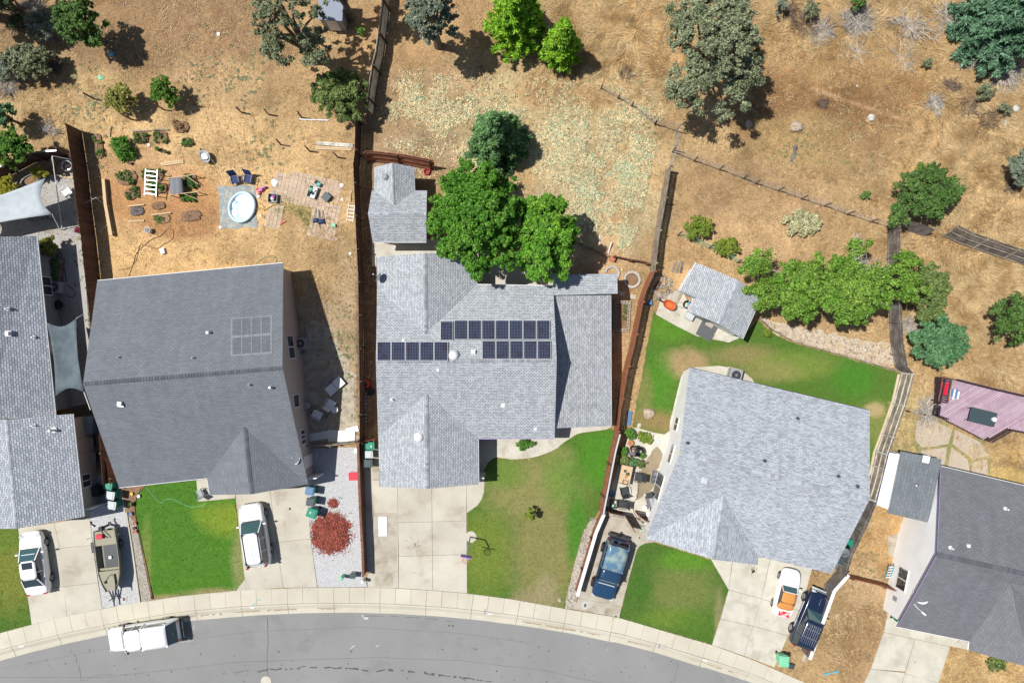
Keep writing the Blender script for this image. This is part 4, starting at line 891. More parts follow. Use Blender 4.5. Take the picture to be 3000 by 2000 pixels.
def on_wall(parent, Q, i, t, z, wd, ht, kind='window', j=None, glass='glass', fr='white', panes=2, out=.03, inset=True, flip=1):
 """window or door on wall i (Q[i] -> Q[i+1]) at fraction t"""
 a, b = Q[i], Q[(i + 1) % len(Q)]; c = a.lerp(b, t); d = (b - a).to_2d().normalized(); ang = math.degrees(math.atan2(d.y, d.x))
 n = len(Q); ar = sum(Q[k].x * Q[(k + 1) % n].y - Q[(k + 1) % n].x * Q[k].y for k in range(n)); s = 1 if ar > 0 else -1
 o = Vector((d.y, -d.x)) * s
 C = (c.x + o.x * out / 2, c.y + o.y * out / 2)
 if kind == 'window':
  f = MB(); fw = .06
  f.box(C[0], C[1], z, wd, .07 + out, fw, ang); f.box(C[0], C[1], z + ht - fw, wd, .07 + out, fw, ang)
  for k in range(panes + 1):
   u = -wd / 2 + fw / 2 + (wd - fw) * k / panes
   f.box(C[0] + d.x * u, C[1] + d.y * u, z + fw + .002, fw, .07 + out, ht - 2 * fw - .004, ang)
  w_ = f.build('window', MT[fr], parent)
  g = MB()
  for k in range(panes):
   u = -wd / 2 + fw / 2 + (wd - fw) * (k + .5) / panes
   g.box(C[0] + d.x * u, C[1] + d.y * u, z + fw + .003, (wd - fw) / panes - fw - .004, .05 + out, ht - 2 * fw - .006, ang)
  g.build('pane', MT[glass], w_); return w_
 if kind == 'door':
  f = MB().box(C[0], C[1], z, wd, .06 + out, ht, ang); return f.build('door', MT[fr], parent, bevel=.01)
 if kind == 'garage':
  f = MB()
  for k in range(4): f.box(C[0], C[1], z + ht * k / 4 + .004, wd, .05 + out, ht / 4 - .012, ang)
  return f.build('garage_door', MT[fr], parent)
def gutter(parent, P, segs, mat, r=.055, name='gutter', out=.05):
 for a, b in segs:
  p = Vector(W(*P[a])); q = Vector(W(*P[b])); mb = MB()
  mb.bar(p - Vector((0, 0, .07)), q - Vector((0, 0, .07)), .07, .09)
  mb.build(name, MT[mat] if isinstance(mat, str) else mat, parent)
def ridge(parent, P, a, b, mat, wd=.28, step=.2, t0=0, t1=1, name='ridge_cap'):
 p = Vector(W(*P[a])) if isinstance(a, str) else Vector(W(*a)); q = Vector(W(*P[b])) if isinstance(b, str) else Vector(W(*b))
 d = q - p; n = max(2, int(d.length / step)); pn = Vector((-d.y, d.x, 0)).normalized() * wd / 2
 mb = MB()
 for k in range(n):
  u = p.lerp(q, k / n); v = p.lerp(q, (k + .97) / n)
  z1, z2 = .012, .032
  mb.add([u + Vector((0, 0, z1)), v + Vector((0, 0, z2)), u + pn + Vector((0, 0, z1 - wd * .21)), v + pn + Vector((0, 0, z2 - wd * .21)), u - pn + Vector((0, 0, z1 - wd * .21)), v - pn + Vector((0, 0, z2 - wd * .21)),
    u + Vector((0, 0, -.05)), v + Vector((0, 0, -.05))],
      [(0, 1, 3, 2), (1, 0, 4, 5), (3, 1, 5, 7), (0, 2, 6, 4), (2, 3, 7, 6), (5, 4, 6, 7)])
 return mb.build(name, mat, parent)
# small things fixed on a roof (parts of the house)
def roof_z(P, faces, px, py):
 """height of the roof plane that projects to pixel px,py"""
 for f in faces:
  q = [P[k] for k in f]
  if inpoly(np.array([px], float), np.array([py], float), [(a[0], a[1]) for a in q])[0]:
   A = [Vector(W(*k)) for k in q]; nn = Vector((0, 0, 0))
   for i in range(len(A)): nn += A[i].cross(A[(i + 1) % len(A)])
   nn.normalize(); c = sum(A, Vector()) / len(A)
   o = Vector((0, 0, H)); d = Vector(((px - 1500) * K, (1000 - py) * K, -1))
   t = (c - o).dot(nn) / d.dot(nn); return o + d * t, (nn if nn.z > 0 else -nn)
 return Vector(W(px, py, 3)), Vector((0, 0, 1))
def pipe_vent(parent, P, F, px, py, h=.35, r=.05, mat='white', name='vent_pipe'):
 c, n = roof_z(P, F, px, py); mb = MB()
 mb.lathe([(r * 2.6, -.03), (r * 2.4, .015), (r * 1.25, .06), (r, .08), (r, h), (r * .7, h)], (c.x, c.y, c.z), 10)
 return mb.build(name, MT[mat], parent, smooth=False)
def box_vent(parent, P, F, px, py, s=.3, h=.14, mat='grey_pl', rot=0):
 c, n = roof_z(P, F, px, py); mb = MB()
 mb.box(c.x, c.y, c.z - .08, s * 1.25, s * 1.25, .10, rot).box(c.x, c.y, c.z + .02, s, s, h, rot, tx=.8, ty=.8)
 return mb.build('roof_vent', MT[mat], parent, bevel=.01)
def dome(parent, P, F, px, py, r=.33, mat='white', h=.3, name='skylight_dome'):
 c, n = roof_z(P, F, px, py); mb = MB()
 mb.lathe([(r * 1.08, -.15), (r * 1.08, .06), (r, .08), (r * .93, .08 + h * .4), (r * .7, .08 + h * .75), (r * .35, .08 + h * .97), (.01, .08 + h)], (c.x, c.y, c.z), 20)
 return mb.build(name, MT[mat], parent, smooth=True)
def dish(parent, px, py, h, az, name='satellite_dish', r=.34, mat='silver_bin', base=None, tilt=55):
 c = Vector(W(px, py, h)); d = Vector((math.cos(R(az)) * math.cos(R(tilt)), math.sin(R(az)) * math.cos(R(tilt)), math.sin(R(tilt))))
 q = d.to_track_quat('Z', 'Y').to_matrix().to_4x4(); mb = MB()
 prof = [(.02, -.10), (r * .5, -.07), (r * .8, -.02), (r, .03), (r * .98, .045), (r * .78, 0), (r * .48, -.05), (.02, -.075)]
 mb.lathe(prof, tuple(c), 20, M=q @ Matrix.Diagonal((1, 1.12, 1, 1)))
 o = mb.build(name, MT[mat], parent, smooth=True)
 m2 = MB(); b = Vector(base) if base else c - Vector((0, 0, .6))
 m2.tube([c - d * .08, c - d * .22 - Vector((0, 0, .05)), b], .022, 6)
 f = c + d * .42
 m2.tube([c - d * .05 - Vector((0, 0, r * .6)), f], .014, 5); m2.box(f.x, f.y, f.z - .05, .12, .08, .1, az)
 m2.build('dish_arm', MT['grey_pl'], o); return o
def house(name, label, P, faces, outline, shmat, wmat, over=.4, cat='house', fmat=None, th=.13, skip=(), drop=.06, group=None):
 cx = sum(P[k][0] for k in outline) / len(outline); cy = sum(P[k][1] for k in outline) / len(outline)
 r = bpy.data.objects.new(name, None); COL.objects.link(r); r.location = (0, 0, 0)
 setp(r, label, cat, group)
 roof_part(r, P, faces, outline, [shmat, fmat or FASC], th)
 w_, Q = walls_part(r, P, outline, wmat, over, drop=drop, skip=skip)
 return r, Q
# ---- middle house
P = dict(a=(1104, 752, 2.6), b=(1245, 741, 4.06), c=(1396, 745, 2.6), d=(1396, 833, 2.6), e=(1621, 837, 2.6), f=(1631, 1055, 4.9), g=(1625, 1284, 2.6),
   h=(1401, 1285, 2.6), i=(1402, 1418, 2.6), j=(1252, 1431, 4.05), k=(1113, 1425, 2.6), l=(1108, 1282, 2.6), m=(1101, 1060, 4.9), n=(1105, 841, 2.6),
   o=(1247, 978, 4.06), p=(1249, 1151, 4.05))
F = [['a', 'b', 'o', 'n'], ['b', 'c', 'd', 'o'], ['n', 'o', 'd', 'e', 'f', 'm'], ['m', 'f', 'g', 'h', 'p', 'l'], ['l', 'p', 'j', 'k'], ['p', 'h', 'i', 'j']]
OL = list('abcdefghijklmn')
r, Q = house('shingled_house', 'middle house with light grey shingle roof carrying rows of blue solar panels', P, F, OL, SH_MID, MT['tan_stucco'], .35)
HOUSE3 = r; P3, F3 = P, F
ridge(r, P, 'b', 'o', CAPM); ridge(r, P, 'p', 'j', CAPM); ridge(r, P, 'm', 'f', CAPM, .24)
gutter(r, P, [('n', 'a'), ('l', 'k')], 'black'); gutter(r, P, [('c', 'd'), ('d', 'e'), ('h', 'i')], 'white'); gutter(r, P, [('g', 'h')], 'purple')
on_wall(r, Q, OL.index('i'), .5, .05, 4.6, 2.1, 'garage', fr='white'); on_wall(r, Q, OL.index('h'), .35, .1, .95, 2.05, 'door', fr='wood_brown')
on_wall(r, Q, OL.index('g'), .4, .9, 1.6, 1.1, 'window'); on_wall(r, Q, OL.index('m'), .5, 1.0, 1.4, 1.0); on_wall(r, Q, OL.index('e'), .3, 1.0, 1.2, 1.0); on_wall(r, Q, OL.index('c'), .5, .1, 1.0, 2.05, 'door', fr='white')
on_wall(r, Q, OL.index('l'), .5, 1.0, 1.2, 1.0)
dome(r, P, F, 1330, 1041, .33); dome(r, P, F, 1228, 1280, .33); box_vent(r, P, F, 1388, 1031, .28, .22, 'white'); box_vent(r, P, F, 1474, 1186, .25, .06, 'white')
pipe_vent(r, P, F, 1149, 1169, .32, .06); pipe_vent(r, P, F, 1284, 1082, .12, .06); pipe_vent(r, P, F, 1570, 1256, .16, .06); box_vent(r, P, F, 1182, 997, .16, .03, 'white')
dish(r, 1109, 812, 3.3, 150, r=.36, mat='metal', base=W(1116, 806, 2.65), tilt=20)
# solar panels on the north slope
def solar_mat():
 m, nt, p = mk('solar_cells'); L = nt.links
 uv = _n(nt, 'ShaderNodeTexCoord').outputs['UV']
 b = _n(nt, 'ShaderNodeTexBrick'); b.offset = 0; L.new(uv, b.inputs['Vector']); b.inputs['Scale'].default_value = 1
 b.inputs['Color1'].default_value = (.004, .014, .05, 1); b.inputs['Color2'].default_value = (.006, .009, .03, 1); b.inputs['Mortar'].default_value = (.26, .27, .33, 1)
 b.inputs['Mortar Size'].default_value = .006; b.inputs['Mortar Smooth'].default_value = .1; b.inputs['Brick Width'].default_value = .1235; b.inputs['Row Height'].default_value = .1245
 c = _mix(nt, b.outputs[0], (.035, .016, .02), _math(nt, 'MULTIPLY', _ramp(nt, _noise(nt, _n(nt, 'ShaderNodeNewGeometry').outputs['Position'], 1.5, 2), .5, .7), .5))
 L.new(c, p.inputs['Base Color']); p.inputs['Roughness'].default_value = .22; p.inputs['Specular IOR Level'].default_value = .35; p.inputs['Coat Weight'].default_value = .15; p.inputs['Coat Roughness'].default_value = .06
 return m
SOL = solar_mat()
nrm = None
def solar_panel(x0, x1, y0, y1):
 c00, n = roof_z(P3, [F3[2]], (x0 + x1) / 2, (y0 + y1) / 2)
 o = Vector((0, 0, H))
 def hit(px, py):
  d = Vector(((px - 1500) * K, (1000 - py) * K, -1)); t = (c00 + n * .13 - o).dot(n) / d.dot(n); return o + d * t
 A, B, C_, D = hit(x0 + .6, y0 + .6), hit(x1 - .6, y0 + .6), hit(x1 - .6, y1 - .6), hit(x0 + .6, y1 - .6)
 ctr = (A + B + C_ + D) / 4
 fr = MB(); t = n * .045
 q = [A, B, C_, D]; fr.add([v for v in q] + [v - t for v in q], [(3, 2, 1, 0), (4, 5, 6, 7), (0, 1, 5, 4), (1, 2, 6, 5), (2, 3, 7, 6), (3, 0, 4, 7)])
 f = fr.build('solar_panel', MT['silver_bin'], HOUSE3)
 me = bpy.data.meshes.new('cells'); w_ = (B - A).length; h_ = (D - A).length; ux = (B - A).normalized(); uy = (D - A).normalized(); e = .03
 vs = [A + ux * e + uy * e, B - ux * e + uy * e, C_ - ux * e - uy * e, D + ux * e - uy * e]
 me.from_pydata([tuple(v + n * .004) for v in vs], [], [(3, 2, 1, 0)]); me.materials.append(SOL)
 uvl = me.uv_layers.new(name='UVMap'); U = [(0, 0), (.988, 0), (.988, 1.494), (0, 1.494)]
 for li, l in enumerate(me.loops): uvl.data[li].uv = U[l.vertex_index]
 link('cells', me, f)
solar_panel(1289.5, 1328, 940, 997)
for k in range(7): solar_panel(1330.5 + k * 40.2, 1330.5 + (k + 1) * 40.2, 937, 995)
for k in range(5): solar_panel(1104 + k * 41.8, 1104 + (k + 1) * 41.8, 1000, 1057)
for k in range(5): solar_panel(1411.7 + k * 40.6, 1411.7 + (k + 1) * 40.6, 997, 1052)
# carport / patio covers beside it
P = dict(a=(1623, 862, 2.62), b=(1789, 860, 2.30), c=(1791, 1247, 2.30), d=(1626, 1254, 2.62)); F = [list('abcd')]
r = bpy.data.objects.new('patio_cover', None); COL.objects.link(r); setp(r, 'long low shingled cover attached along the right side of the middle house', 'patio cover')
roof_part(r, P, F, list('abcd'), [SH_COVER, MT['trim_purple']], .12)
for (a, b) in ((1784, 870), (1785, 1000), (1786, 1120), (1787, 1240)): MB().tube([(*xy(a - 6, b, 2.2), 0), (*xy(a - 6, b, 2.2), 2.2)], .06, 6).build('post', MT['wood_brown'], r)
gutter(r, P, [('b', 'c')], 'white')
P = dict(a=(1619.5, 804.5, 2.45), b=(1808, 801, 2.45), c=(1810, 860, 2.85), d=(1622, 865, 2.85)); F = [list('abcd')]
r = bpy.data.objects.new('patio_cover', None); COL.objects.link(r); setp(r, 'small bright shingled cover at the top end of the long cover', 'patio cover')
roof_part(r, P, F, list('abcd'), [SH_MID, FASC], .12)
for (a, b) in ((1628, 812), (1800, 808), (1802, 852), (1630, 856)): MB().tube([(*xy(a, b, 2.4), 0), (*xy(a, b, 2.4), 2.35)], .06, 6).build('post', MT['wood_brown'], r)
# ---- outbuilding behind the middle house
P = dict(a=(1096, 491, 2.5), b=(1149, 477, 3.25), c=(1214, 490, 2.5), d=(1216, 558, 2.5), e=(1251, 558, 2.5), f=(1249, 626, 3.6), g=(1249, 709, 2.5), h=(1092, 709, 2.5), i=(1078, 626, 3.6), j=(1089, 558, 2.5), k=(1096, 558, 2.5), l=(1155, 603, 3.25))
F = [['a', 'b', 'l', 'k'], ['b', 'c', 'd', 'l'], ['j', 'k', 'l', 'd', 'e', 'f', 'i'], ['i', 'f', 'g', 'h']]; OL = list('abcdefghijk')
r, Q = house('outbuilding', 'small light grey shingled outbuilding behind the middle house', P, F, OL, SH_MID, MT['tan_stucco'], .3, 'outbuilding')
ridge(r, P, 'i', 'f', CAPL, .2); ridge(r, P, 'b', 'l', CAPM, .12); gutter(r, P, [('g', 'h')], 'white'); dome(r, P, F, 1131, 519, .22, 'grey_pl', .22, 'turbine_vent')
on_wall(r, Q, OL.index('g'), .5, .1, 1.8, 2.0, 'door', fr='white')
# ---- dark roofed house
P = dict(a=(285, 822, 2.6), b=(829, 770, 2.6), c=(826.5, 1078, 5.6), d=(901.5, 1418, 2.6), e=(737, 1447, 4.1), f=(614, 1449, 2.6), g=(606, 1400, 2.6), h=(349, 1428, 2.6), i=(243, 1125, 5.6), v=(716, 1249, 4.15))
F = [['a', 'b', 'c', 'i'], ['i', 'c', 'd', 'v', 'g', 'h'], ['v', 'd', 'e'], ['g', 'v', 'e', 'f']]; OL = list('abcdefghi')
r, Q = house('shingled_house', 'large house with dark slate grey roof and pinkish beige walls, left of the middle house', P, F, OL, SH_DARK, MT['beige_stucco'], .3)
ridge(r, P, 'i', 'c', CAP, .3); ridge(r, P, 'v', 'e', CAP, .3)
gutter(r, P, [('a', 'b'), ('h', 'g'), ('g', 'f')], 'white')
ib = OL.index('b'); ic = OL.index('c')
on_wall(r, Q, ib, .80, 1.75, 1.7, 1.3, 'window'); on_wall(r, Q, ic, .30, 1.9, .95, 1.2, 'window', panes=1); on_wall(r, Q, ic, .63, 1.3, 1.1, 1.0, 'window', panes=3); on_wall(r, Q, ic, .86, .05, .9, 2.1, 'door', fr='white')
on_wall(r, Q, OL.index('g'), .5, .9, 1.0, 1.1, 'window'); on_wall(r, Q, OL.index('d'), .5, .05, 4.8, 2.1, 'garage', fr='white')
pipe_vent(r, P, F, 614, 974, .4, .07, 'metal'); pipe_vent(r, P, F, 350, 1046, .3, .045, 'grey_pl'); pipe_vent(r, P, F, 567, 1048, .3, .045, 'grey_pl'); pipe_vent(r, P, F, 795, 1134, .4, .07, 'metal'); pipe_vent(r, P, F, 732, 1126, .3, .045, 'grey_pl')
box_vent(r, P, F, 354, 1182, .34, .2, 'metal', -4); dish(r, 872, 1346, 3.1, 150, r=.36, mat='white', base=W(884, 1336, 2.7), tilt=35)
# faded patch where panels used to be: slightly darker newer shingles lying on the roof
patch_m = shingle('newer_slate_shingle', (.165, .178, .20), (.14, .15, .17), (.10, .108, .125), .32, .15, .012)
pale_m = shingle('faded_slate_shingle', (.27, .285, .31), (.235, .247, .27), (.16, .17, .185), .32, .15, .012)
def roof_patch(x0, y0, x1, y1, sk, mat, lift):
 c, n = roof_z(P, [F[0]], (x0 + x1) / 2, (y0 + y1) / 2); o = Vector((0, 0, H)); vs = []
 for (a, b) in ((x0, y0), (x1, y0 + sk), (x1, y1 + sk), (x0, y1)):
  d = Vector(((a - 1500) * K, (1000 - b) * K, -1)); t = (c + n * lift - o).dot(n) / d.dot(n); vs.append(o + d * t)
 me = bpy.data.meshes.new('roof_patch'); me.from_pydata([tuple(v) for v in vs], [], [(3, 2, 1, 0)]); me.materials.append(mat)
 uvl = me.uv_layers.new(name='UVMap'); u = Vector((0, 0, 1)).cross(n).normalized(); v = n.cross(u)
 for li, l in enumerate(me.loops): q = me.vertices[l.vertex_index].co; uvl.data[li].uv = (q.dot(u), q.dot(v))
 link('roof_patch', me, r)
roof_patch(676, 932, 797, 1044, -8, pale_m, .006)
for row in range(2):
 for k in range(4): roof_patch(681 + k * 28.5, 935 + row * 55 - k * 2, 706 + k * 28.5, 983 + row * 55 - k * 2, -2, patch_m, .011)
# ---- left house
P = dict(a=(-60, 695, 4.6), b=(107, 691, 2.5), c=(162.6, 1222, 2.5), d=(-40, 1228, 4.6), x=(-300, 700, 2.5), y=(-260, 1228, 2.5))
F = [list('abcd'), list('xady')]
r, Q = house('shingled_house', 'house at the left edge with streaked light grey roof, cut off by the frame', P, F, ['x', 'a', 'b', 'c', 'd', 'y'], SH_LEFT, M('blue_grey_siding', (.22, .25, .30), .8, var=.05), .40)
gutter(r, P, [('b', 'c')], 'white'); HOUSE1 = r
box_vent(r, P, F, 24, 977, .3, .16, 'white'); pipe_vent(r, P, F, 24, 905, .3, .05); pipe_vent(r, P, F, 100, 988, .3, .05)
on_wall(r, Q, 2, .25, .9, 1.4, 1.1); on_wall(r, Q, 2, .62, .05, .9, 2.05, 'door', fr='white')
P2 = dict(a=(17, 1229, 4.2), b=(212, 1212, 2.7), c=(245, 1513, 2.7), d=(47, 1548, 4.2), e=(-120, 1548, 2.7), f=(-170, 1229, 2.7))
F2 = [list('abcd'), list('fade')]
roof_part(r, P2, F2, ['f', 'a', 'b', 'c', 'd', 'e'], [SH_LEFT, FASC], .13)
w_, Q2 = walls_part(r, P2, ['f', 'a', 'b', 'c', 'd', 'e'], MT['tan_stucco'], .4)
on_wall(r, Q2, 3, .2, .05, 2.5, 2.1, 'garage', fr='white'); on_wall(r, Q2, 2, .3, .05, .9, 2.05, 'door', fr='tan_stucco'); on_wall(r, Q2, 2, .7, .9, 1.0, 1.0)
gutter(r, P2, [('b', 'c')], 'white'); ridge(r, P2, 'a', 'd', CAPL, .2)
pipe_vent(r, P2, F2, 101, 1246, .3, .05); pipe_vent(r, P2, F2, 158, 1259, .55, .09)
# ---- light blue-grey house right of the middle
P = dict(a=(2020, 1076, 2.6), b=(2548, 1201.5, 2.6), c=(2548, 1462, 5.2), d=(2436.5, 1680, 2.6), e=(2221, 1629, 2.6), f=(2217.5, 1654, 2.6), g=(2090, 1638, 3.95), h=(1890.6, 1576.5, 2.6), i=(1991, 1328, 5.2), v=(2120, 1450, 4.05), s=(1891.5, 1576, 2.6))
F = [['a', 'b', 'c', 'i'], ['i', 'c', 'd', 'e', 'v', 'h'], ['h', 'v', 'g'], ['v', 'e', 'f', 'g']]; OL = list('abcdefghi')
del P['s']
r, Q = house('shingled_house', 'house with pale blue-grey roof and white walls, right of the red fence', P, F, OL, SH_BLUE, MT['white_stucco'], .3)
ridge(r, P, 'i', 'c', CAPL, .26, .26); ridge(r, P, 'v', 'g', CAPL, .26, .26)
gutter(r, P, [('a', 'b'), ('e', 'f')], 'trim_dark')
ii = OL.index('i'); ih = OL.index('h')
on_wall(r, Q, ih, .93, 1.7, 1.4, .9, 'window', glass='glass'); on_wall(r, Q, ih, .52, .1, 1.9, 2.05, 'window', panes=2); on_wall(r, Q, ii, .3, 1.1, 1.0, 1.0, 'window')
on_wall(r, Q, OL.index('d'), .35, .05, 4.8, 2.1, 'garage', fr='white'); on_wall(r, Q, OL.index('g'), .5, .9, 1.6, 1.2); on_wall(r, Q, OL.index('b'), .5, 1.0, 1.4, 1.0); on_wall(r, Q, OL.index('a'), .6, 1.0, 1.6, 1.1)
for (a, b) in ((2240, 1350), (2337, 1226), (2456, 1395), (2512, 1425), (2015, 1298)): pipe_vent(r, P, F, a, b, .22, .055, 'charcoal_bin')
box_vent(r, P, F, 2065, 1408, .36, .08, 'silver_bin', -15)
MB().ball(W(1990, 1327, 4.9), .09, 8, sz=1.2).build('flood_light', MT['yellow'], r)
dish(r, 2473, 1617, 2.9, 110, r=.38, mat='metal', base=W(2462, 1610, 2.55), tilt=30)
# ---- shingled shed
P = dict(a=(2039, 769, 2.15), b=(2163, 820.5, 3.05), c=(2233.5, 865, 2.5), d=(2176, 992.7, 2.5), e=(2107, 949, 3.05), f=(2018, 913, 2.25), g=(2040, 871.5, 2.3), h=(1991, 851, 2.0))
F = [['h', 'a', 'b', 'e', 'f', 'g'], ['b', 'c', 'd', 'e']]; OL = list('abcdefgh')
r, Q = house('shed', 'light grey shingled shed beside the leafy tree', P, F, OL, SH_MID, MT['white_stucco'], .2, 'shed')
ridge(r, P, 'b', 'e', CAPL, .2); on_wall(r, Q, OL.index('e'), .35, .05, .9, 1.9, 'door', fr='grey_pl'); gutter(r, P, [('c', 'd'), ('h', 'a')], 'white')
# ---- charcoal roofed house at the right edge
P = dict(a=(2757, 1365, 2.6), b=(3240, 1478, 2.6), c=(3300, 1748, 5.2), d=(3260, 1990, 2.6), e=(3000, 1954, 2.6), f=(2837, 1903, 2.6), g=(2840, 1878, 2.6), h=(2629.5, 1835, 2.6), i=(2746, 1624, 5.2), v=(2960, 1710, 4.4), w=(3020, 1955, 4.4))
F = [['a', 'b', 'c', 'i'], ['i', 'c', 'd', 'v', 'g', 'h'], ['g', 'v', 'w', 'f'], ['v', 'd', 'w']]; OL = ['a', 'b', 'c', 'd', 'w', 'f', 'g', 'h', 'i']
r, Q = house('shingled_house', 'white walled house with charcoal roof at the right edge, cut off by the frame', P, F, OL, SH_CHAR, MT['white_stucco'], .3)
ridge(r, P, 'i', 'c', CAP, .34); gutter(r, P, [('h', 'g'), ('g', 'f'), ('a', 'b')], 'white'); gutter(r, P, [('h', 'i'), ('i', 'a')], 'trim_purple')
ii = OL.index('i'); ih = OL.index('h')
on_wall(r, Q, ih, .50, 1.0, 1.6, 1.2, 'window'); box_vent(r, P, F, 2838, 1599, .2, .05, 'white')
for (a, b) in ((2785, 1604), (2946, 1988 if False else 1490)): pipe_vent(r, P, F, a, b, .3, .06)
dish(r, 2697, 1745, 3.4, 110, r=.50, mat='white', base=W(2690, 1730, 3.2), tilt=60)
c_, n_ = roof_z(P, F, 2692, 1782); m_ = MB().tube([W(2678, 1768, 3.6), W(2688, 1780, 3.5), tuple(c_ + Vector((.2, -.2, 0)))], .03, 6)
m_.box(c_.x + .35, c_.y - .35, c_.z - .05, .35, .12, .06, -40); m_.build('antenna_mount', MT['white'], r)
# electric meter and wall lamp boxes on the white wall
a_, b_ = Q[ih], Q[(ih + 1) % len(Q)]
def wallbox(t, z, s, mat, nm):
 c = a_.lerp(b_, t); d = (b_ - a_).to_2d().normalized(); ang = math.degrees(math.atan2(d.y, d.x)); o = Vector((-d.y, d.x))
 MB().box(c.x + o.x * -.06, c.y + o.y * -.06, z, s[0], .14, s[1], ang).build(nm, MT[mat], r, bevel=.01)
for sgn in (1,):
 wallbox(.22, .9, (.35, .55), 'grey_pl', 'meter_box')
def flat_cover(name, label, pts, th, mats, posts, uvmat=True, pm='white'):
 ks = [chr(97 + i) for i in range(len(pts))]; PP = {k: p for k, p in zip(ks, pts)}
 r = bpy.data.objects.new(name, None); COL.objects.link(r); setp(r, label, 'patio cover')
 roof_part(r, PP, [ks], ks, mats, th)
 for (a, b) in posts: MB().tube([(*xy(a, b, 2.3), 0), (*xy(a, b, 2.3), 2.25)], .05, 6).build('post', MT[pm], r)
 return r, PP, [ks]
r, PP, FF = flat_cover('patio_cover', 'dark grey rolled roofing cover beside the charcoal roofed house', [(2640.6, 1321, 2.5), (2758.6, 1345, 2.75), (2755, 1364, 2.75), (2738, 1446, 2.75), (2720, 1530, 2.75), (2602, 1503, 2.5)], .12, [SH_SLATE, MT['grey_pl']], [(2648, 1332), (2612, 1494), (2750, 1350)])
dome(r, PP, FF, 2682, 1421, .17, 'metal', .2, 'turbine_vent'); box_vent(r, PP, FF, 2714, 1345, .42, .10, 'white', -12)
r, PP, FF = flat_cover('patio_cover', 'bright white metal cover next to the dark rolled roofing', [(2605.5, 1325, 2.2), (2641, 1331, 2.35), (2603, 1492, 2.35), (2568, 1478, 2.2)], .08, [M('white_metal_sheet', (.80, .80, .81), .4, var=.03, stain=(.62, .62, .63), stain_s=1.2, stain_lo=.6, stain_hi=.8), MT['blue_pl']], [(2610, 1334), (2576, 1474)])
# ================================================================ FENCES
def fence(name, label, pts, h, mat, post_mat=None, board=.14, gap=.012, side=1, rails=2, post_step=2.4, h2=None, hread=0.0, tilt=(0, 0), cap=None, style='v', post_h=None, post_r=.05, base=0.05, missing=(), cat='fence', boards=True, railside=None, jag=.03, seed=0):
 """pts: base line in photo pixels (or the top line when hread>0)"""
 rr = random.Random(seed + len(label)); pm = post_mat or mat
 r = bpy.data.objects.new(name, None); COL.objects.link(r); setp(r, label, cat)
 P = [Vector(xy(a, b, hread)) for a, b in pts]
 r.location = (P[0].x, P[0].y, 0); P = [p - P[0] for p in P]
 tv = Vector((tilt[0], tilt[1], 0))
 bd = MB(); rl = [MB() for _ in range(rails)]; cp = MB(); s_acc = 0
 total = sum((b - a).length for a, b in zip(P, P[1:])); dist = 0; posts = []
 nextpost = 0
 rs = railside or side
 for si, (a, b) in enumerate(zip(P, P[1:])):
  d = b - a; L = d.length; u = d / L; n = Vector((-u.y, u.x)) * rs
  hh = lambda t: (h + ((h2 - h) * t if h2 else 0))
  if boards and si not in missing:
   if style == 'v':
    k = int(L / (board + gap)); st = L / max(k, 1)
    for i in range(k):
     c = a + u * (i + .5) * st; t = (dist + i * st) / total; hz = hh(t) + rr.uniform(-jag, jag)
     off = rr.uniform(-.006, .006)
     v = []
     for z in (base, hz):
      for (x_, y_) in ((-1, -1), (1, -1), (1, 1), (-1, 1)):
       q = c + u * x_ * (st - gap) / 2 + Vector((-u.y, u.x)) * (y_ * .011 + off)
       v.append((q.x + tv.x * z / h, q.y + tv.y * z / h, z))
     bd.add(v, [(3, 2, 1, 0), (4, 5, 6, 7), (0, 1, 5, 4), (1, 2, 6, 5), (2, 3, 7, 6), (3, 0, 4, 7)])
   else:
    k = int((h - base) / (board + gap))
    for i in range(k):
     z = base + (i + .5) * (h - base) / k; o = tv * z / h
     bd.bar(Vector((a.x, a.y, z)) + o, Vector((b.x, b.y, z)) + o, .025, board)
  for j in range(rails):
   if si in missing: continue
   z = h * (.14 + .72 * j / max(rails - 1, 1)); o = tv * z / h; q = n * .045
   rl[j].bar((a.x + q.x + o.x, a.y + q.y + o.y, z), (b.x + q.x + o.x, b.y + q.y + o.y, z), .045, .09)
  while nextpost <= dist + L + 1e-6:
   if si not in missing: posts.append((a + u * (nextpost - dist), n))
   nextpost += post_step
  if cap and si not in missing:
   o = tv; cp.bar((a.x + o.x, a.y + o.y, hh(dist / total) + .03), (b.x + o.x, b.y + o.y, hh((dist + L) / total) + .03), cap[0], .045)
  dist += L
 if boards: bd.build('boards', mat, r)
 for m in rl: m.build('rail', pm, r)
 if cap: cp.build('cap_board', cap[1], r)
 ph = post_h or min(h, h2 or h) * .98
 for (p, n) in posts:
  q = p + n * .085; z1 = ph
  MB().bar((q.x, q.y, -.05), (q.x + tv.x, q.y + tv.y, z1), post_r * 2, post_r * 2).build('post', pm, r)
 return r
DW, RW, BW, GW, OW = MT['wood_dark'], MT['wood_red'], MT['wood_brown'], MT['wood_grey'], MT['wood_old']
fence('wood_fence', 'tall dark brown fence between the left house and the vegetable garden', [(240, 385), (258, 500), (270, 608), (283, 704), (300, 860), (312, 969), (330, 1180), (345, 1405)], 1.9, DW, rails=3, post_step=2.4, gap=.006, side=-1)
fence('wood_fence', 'curved dark fence with a silvery cap at the top left corner', [(-30, 545), (22, 520), (60, 500), (101, 478), (155, 464), (210, 460)], 1.7, DW, rails=2, cap=(.10, MT['metal']), side=-1)
fence('wood_fence', 'long dark brown fence between the pool yard and the middle house', [(1058, 365), (1056, 470), (1052, 500), (1060, 700), (1066, 819), (1068, 1000), (1070, 1140), (1070, 1290)], 1.9, DW, DW, rails=3, side=1, gap=.012)
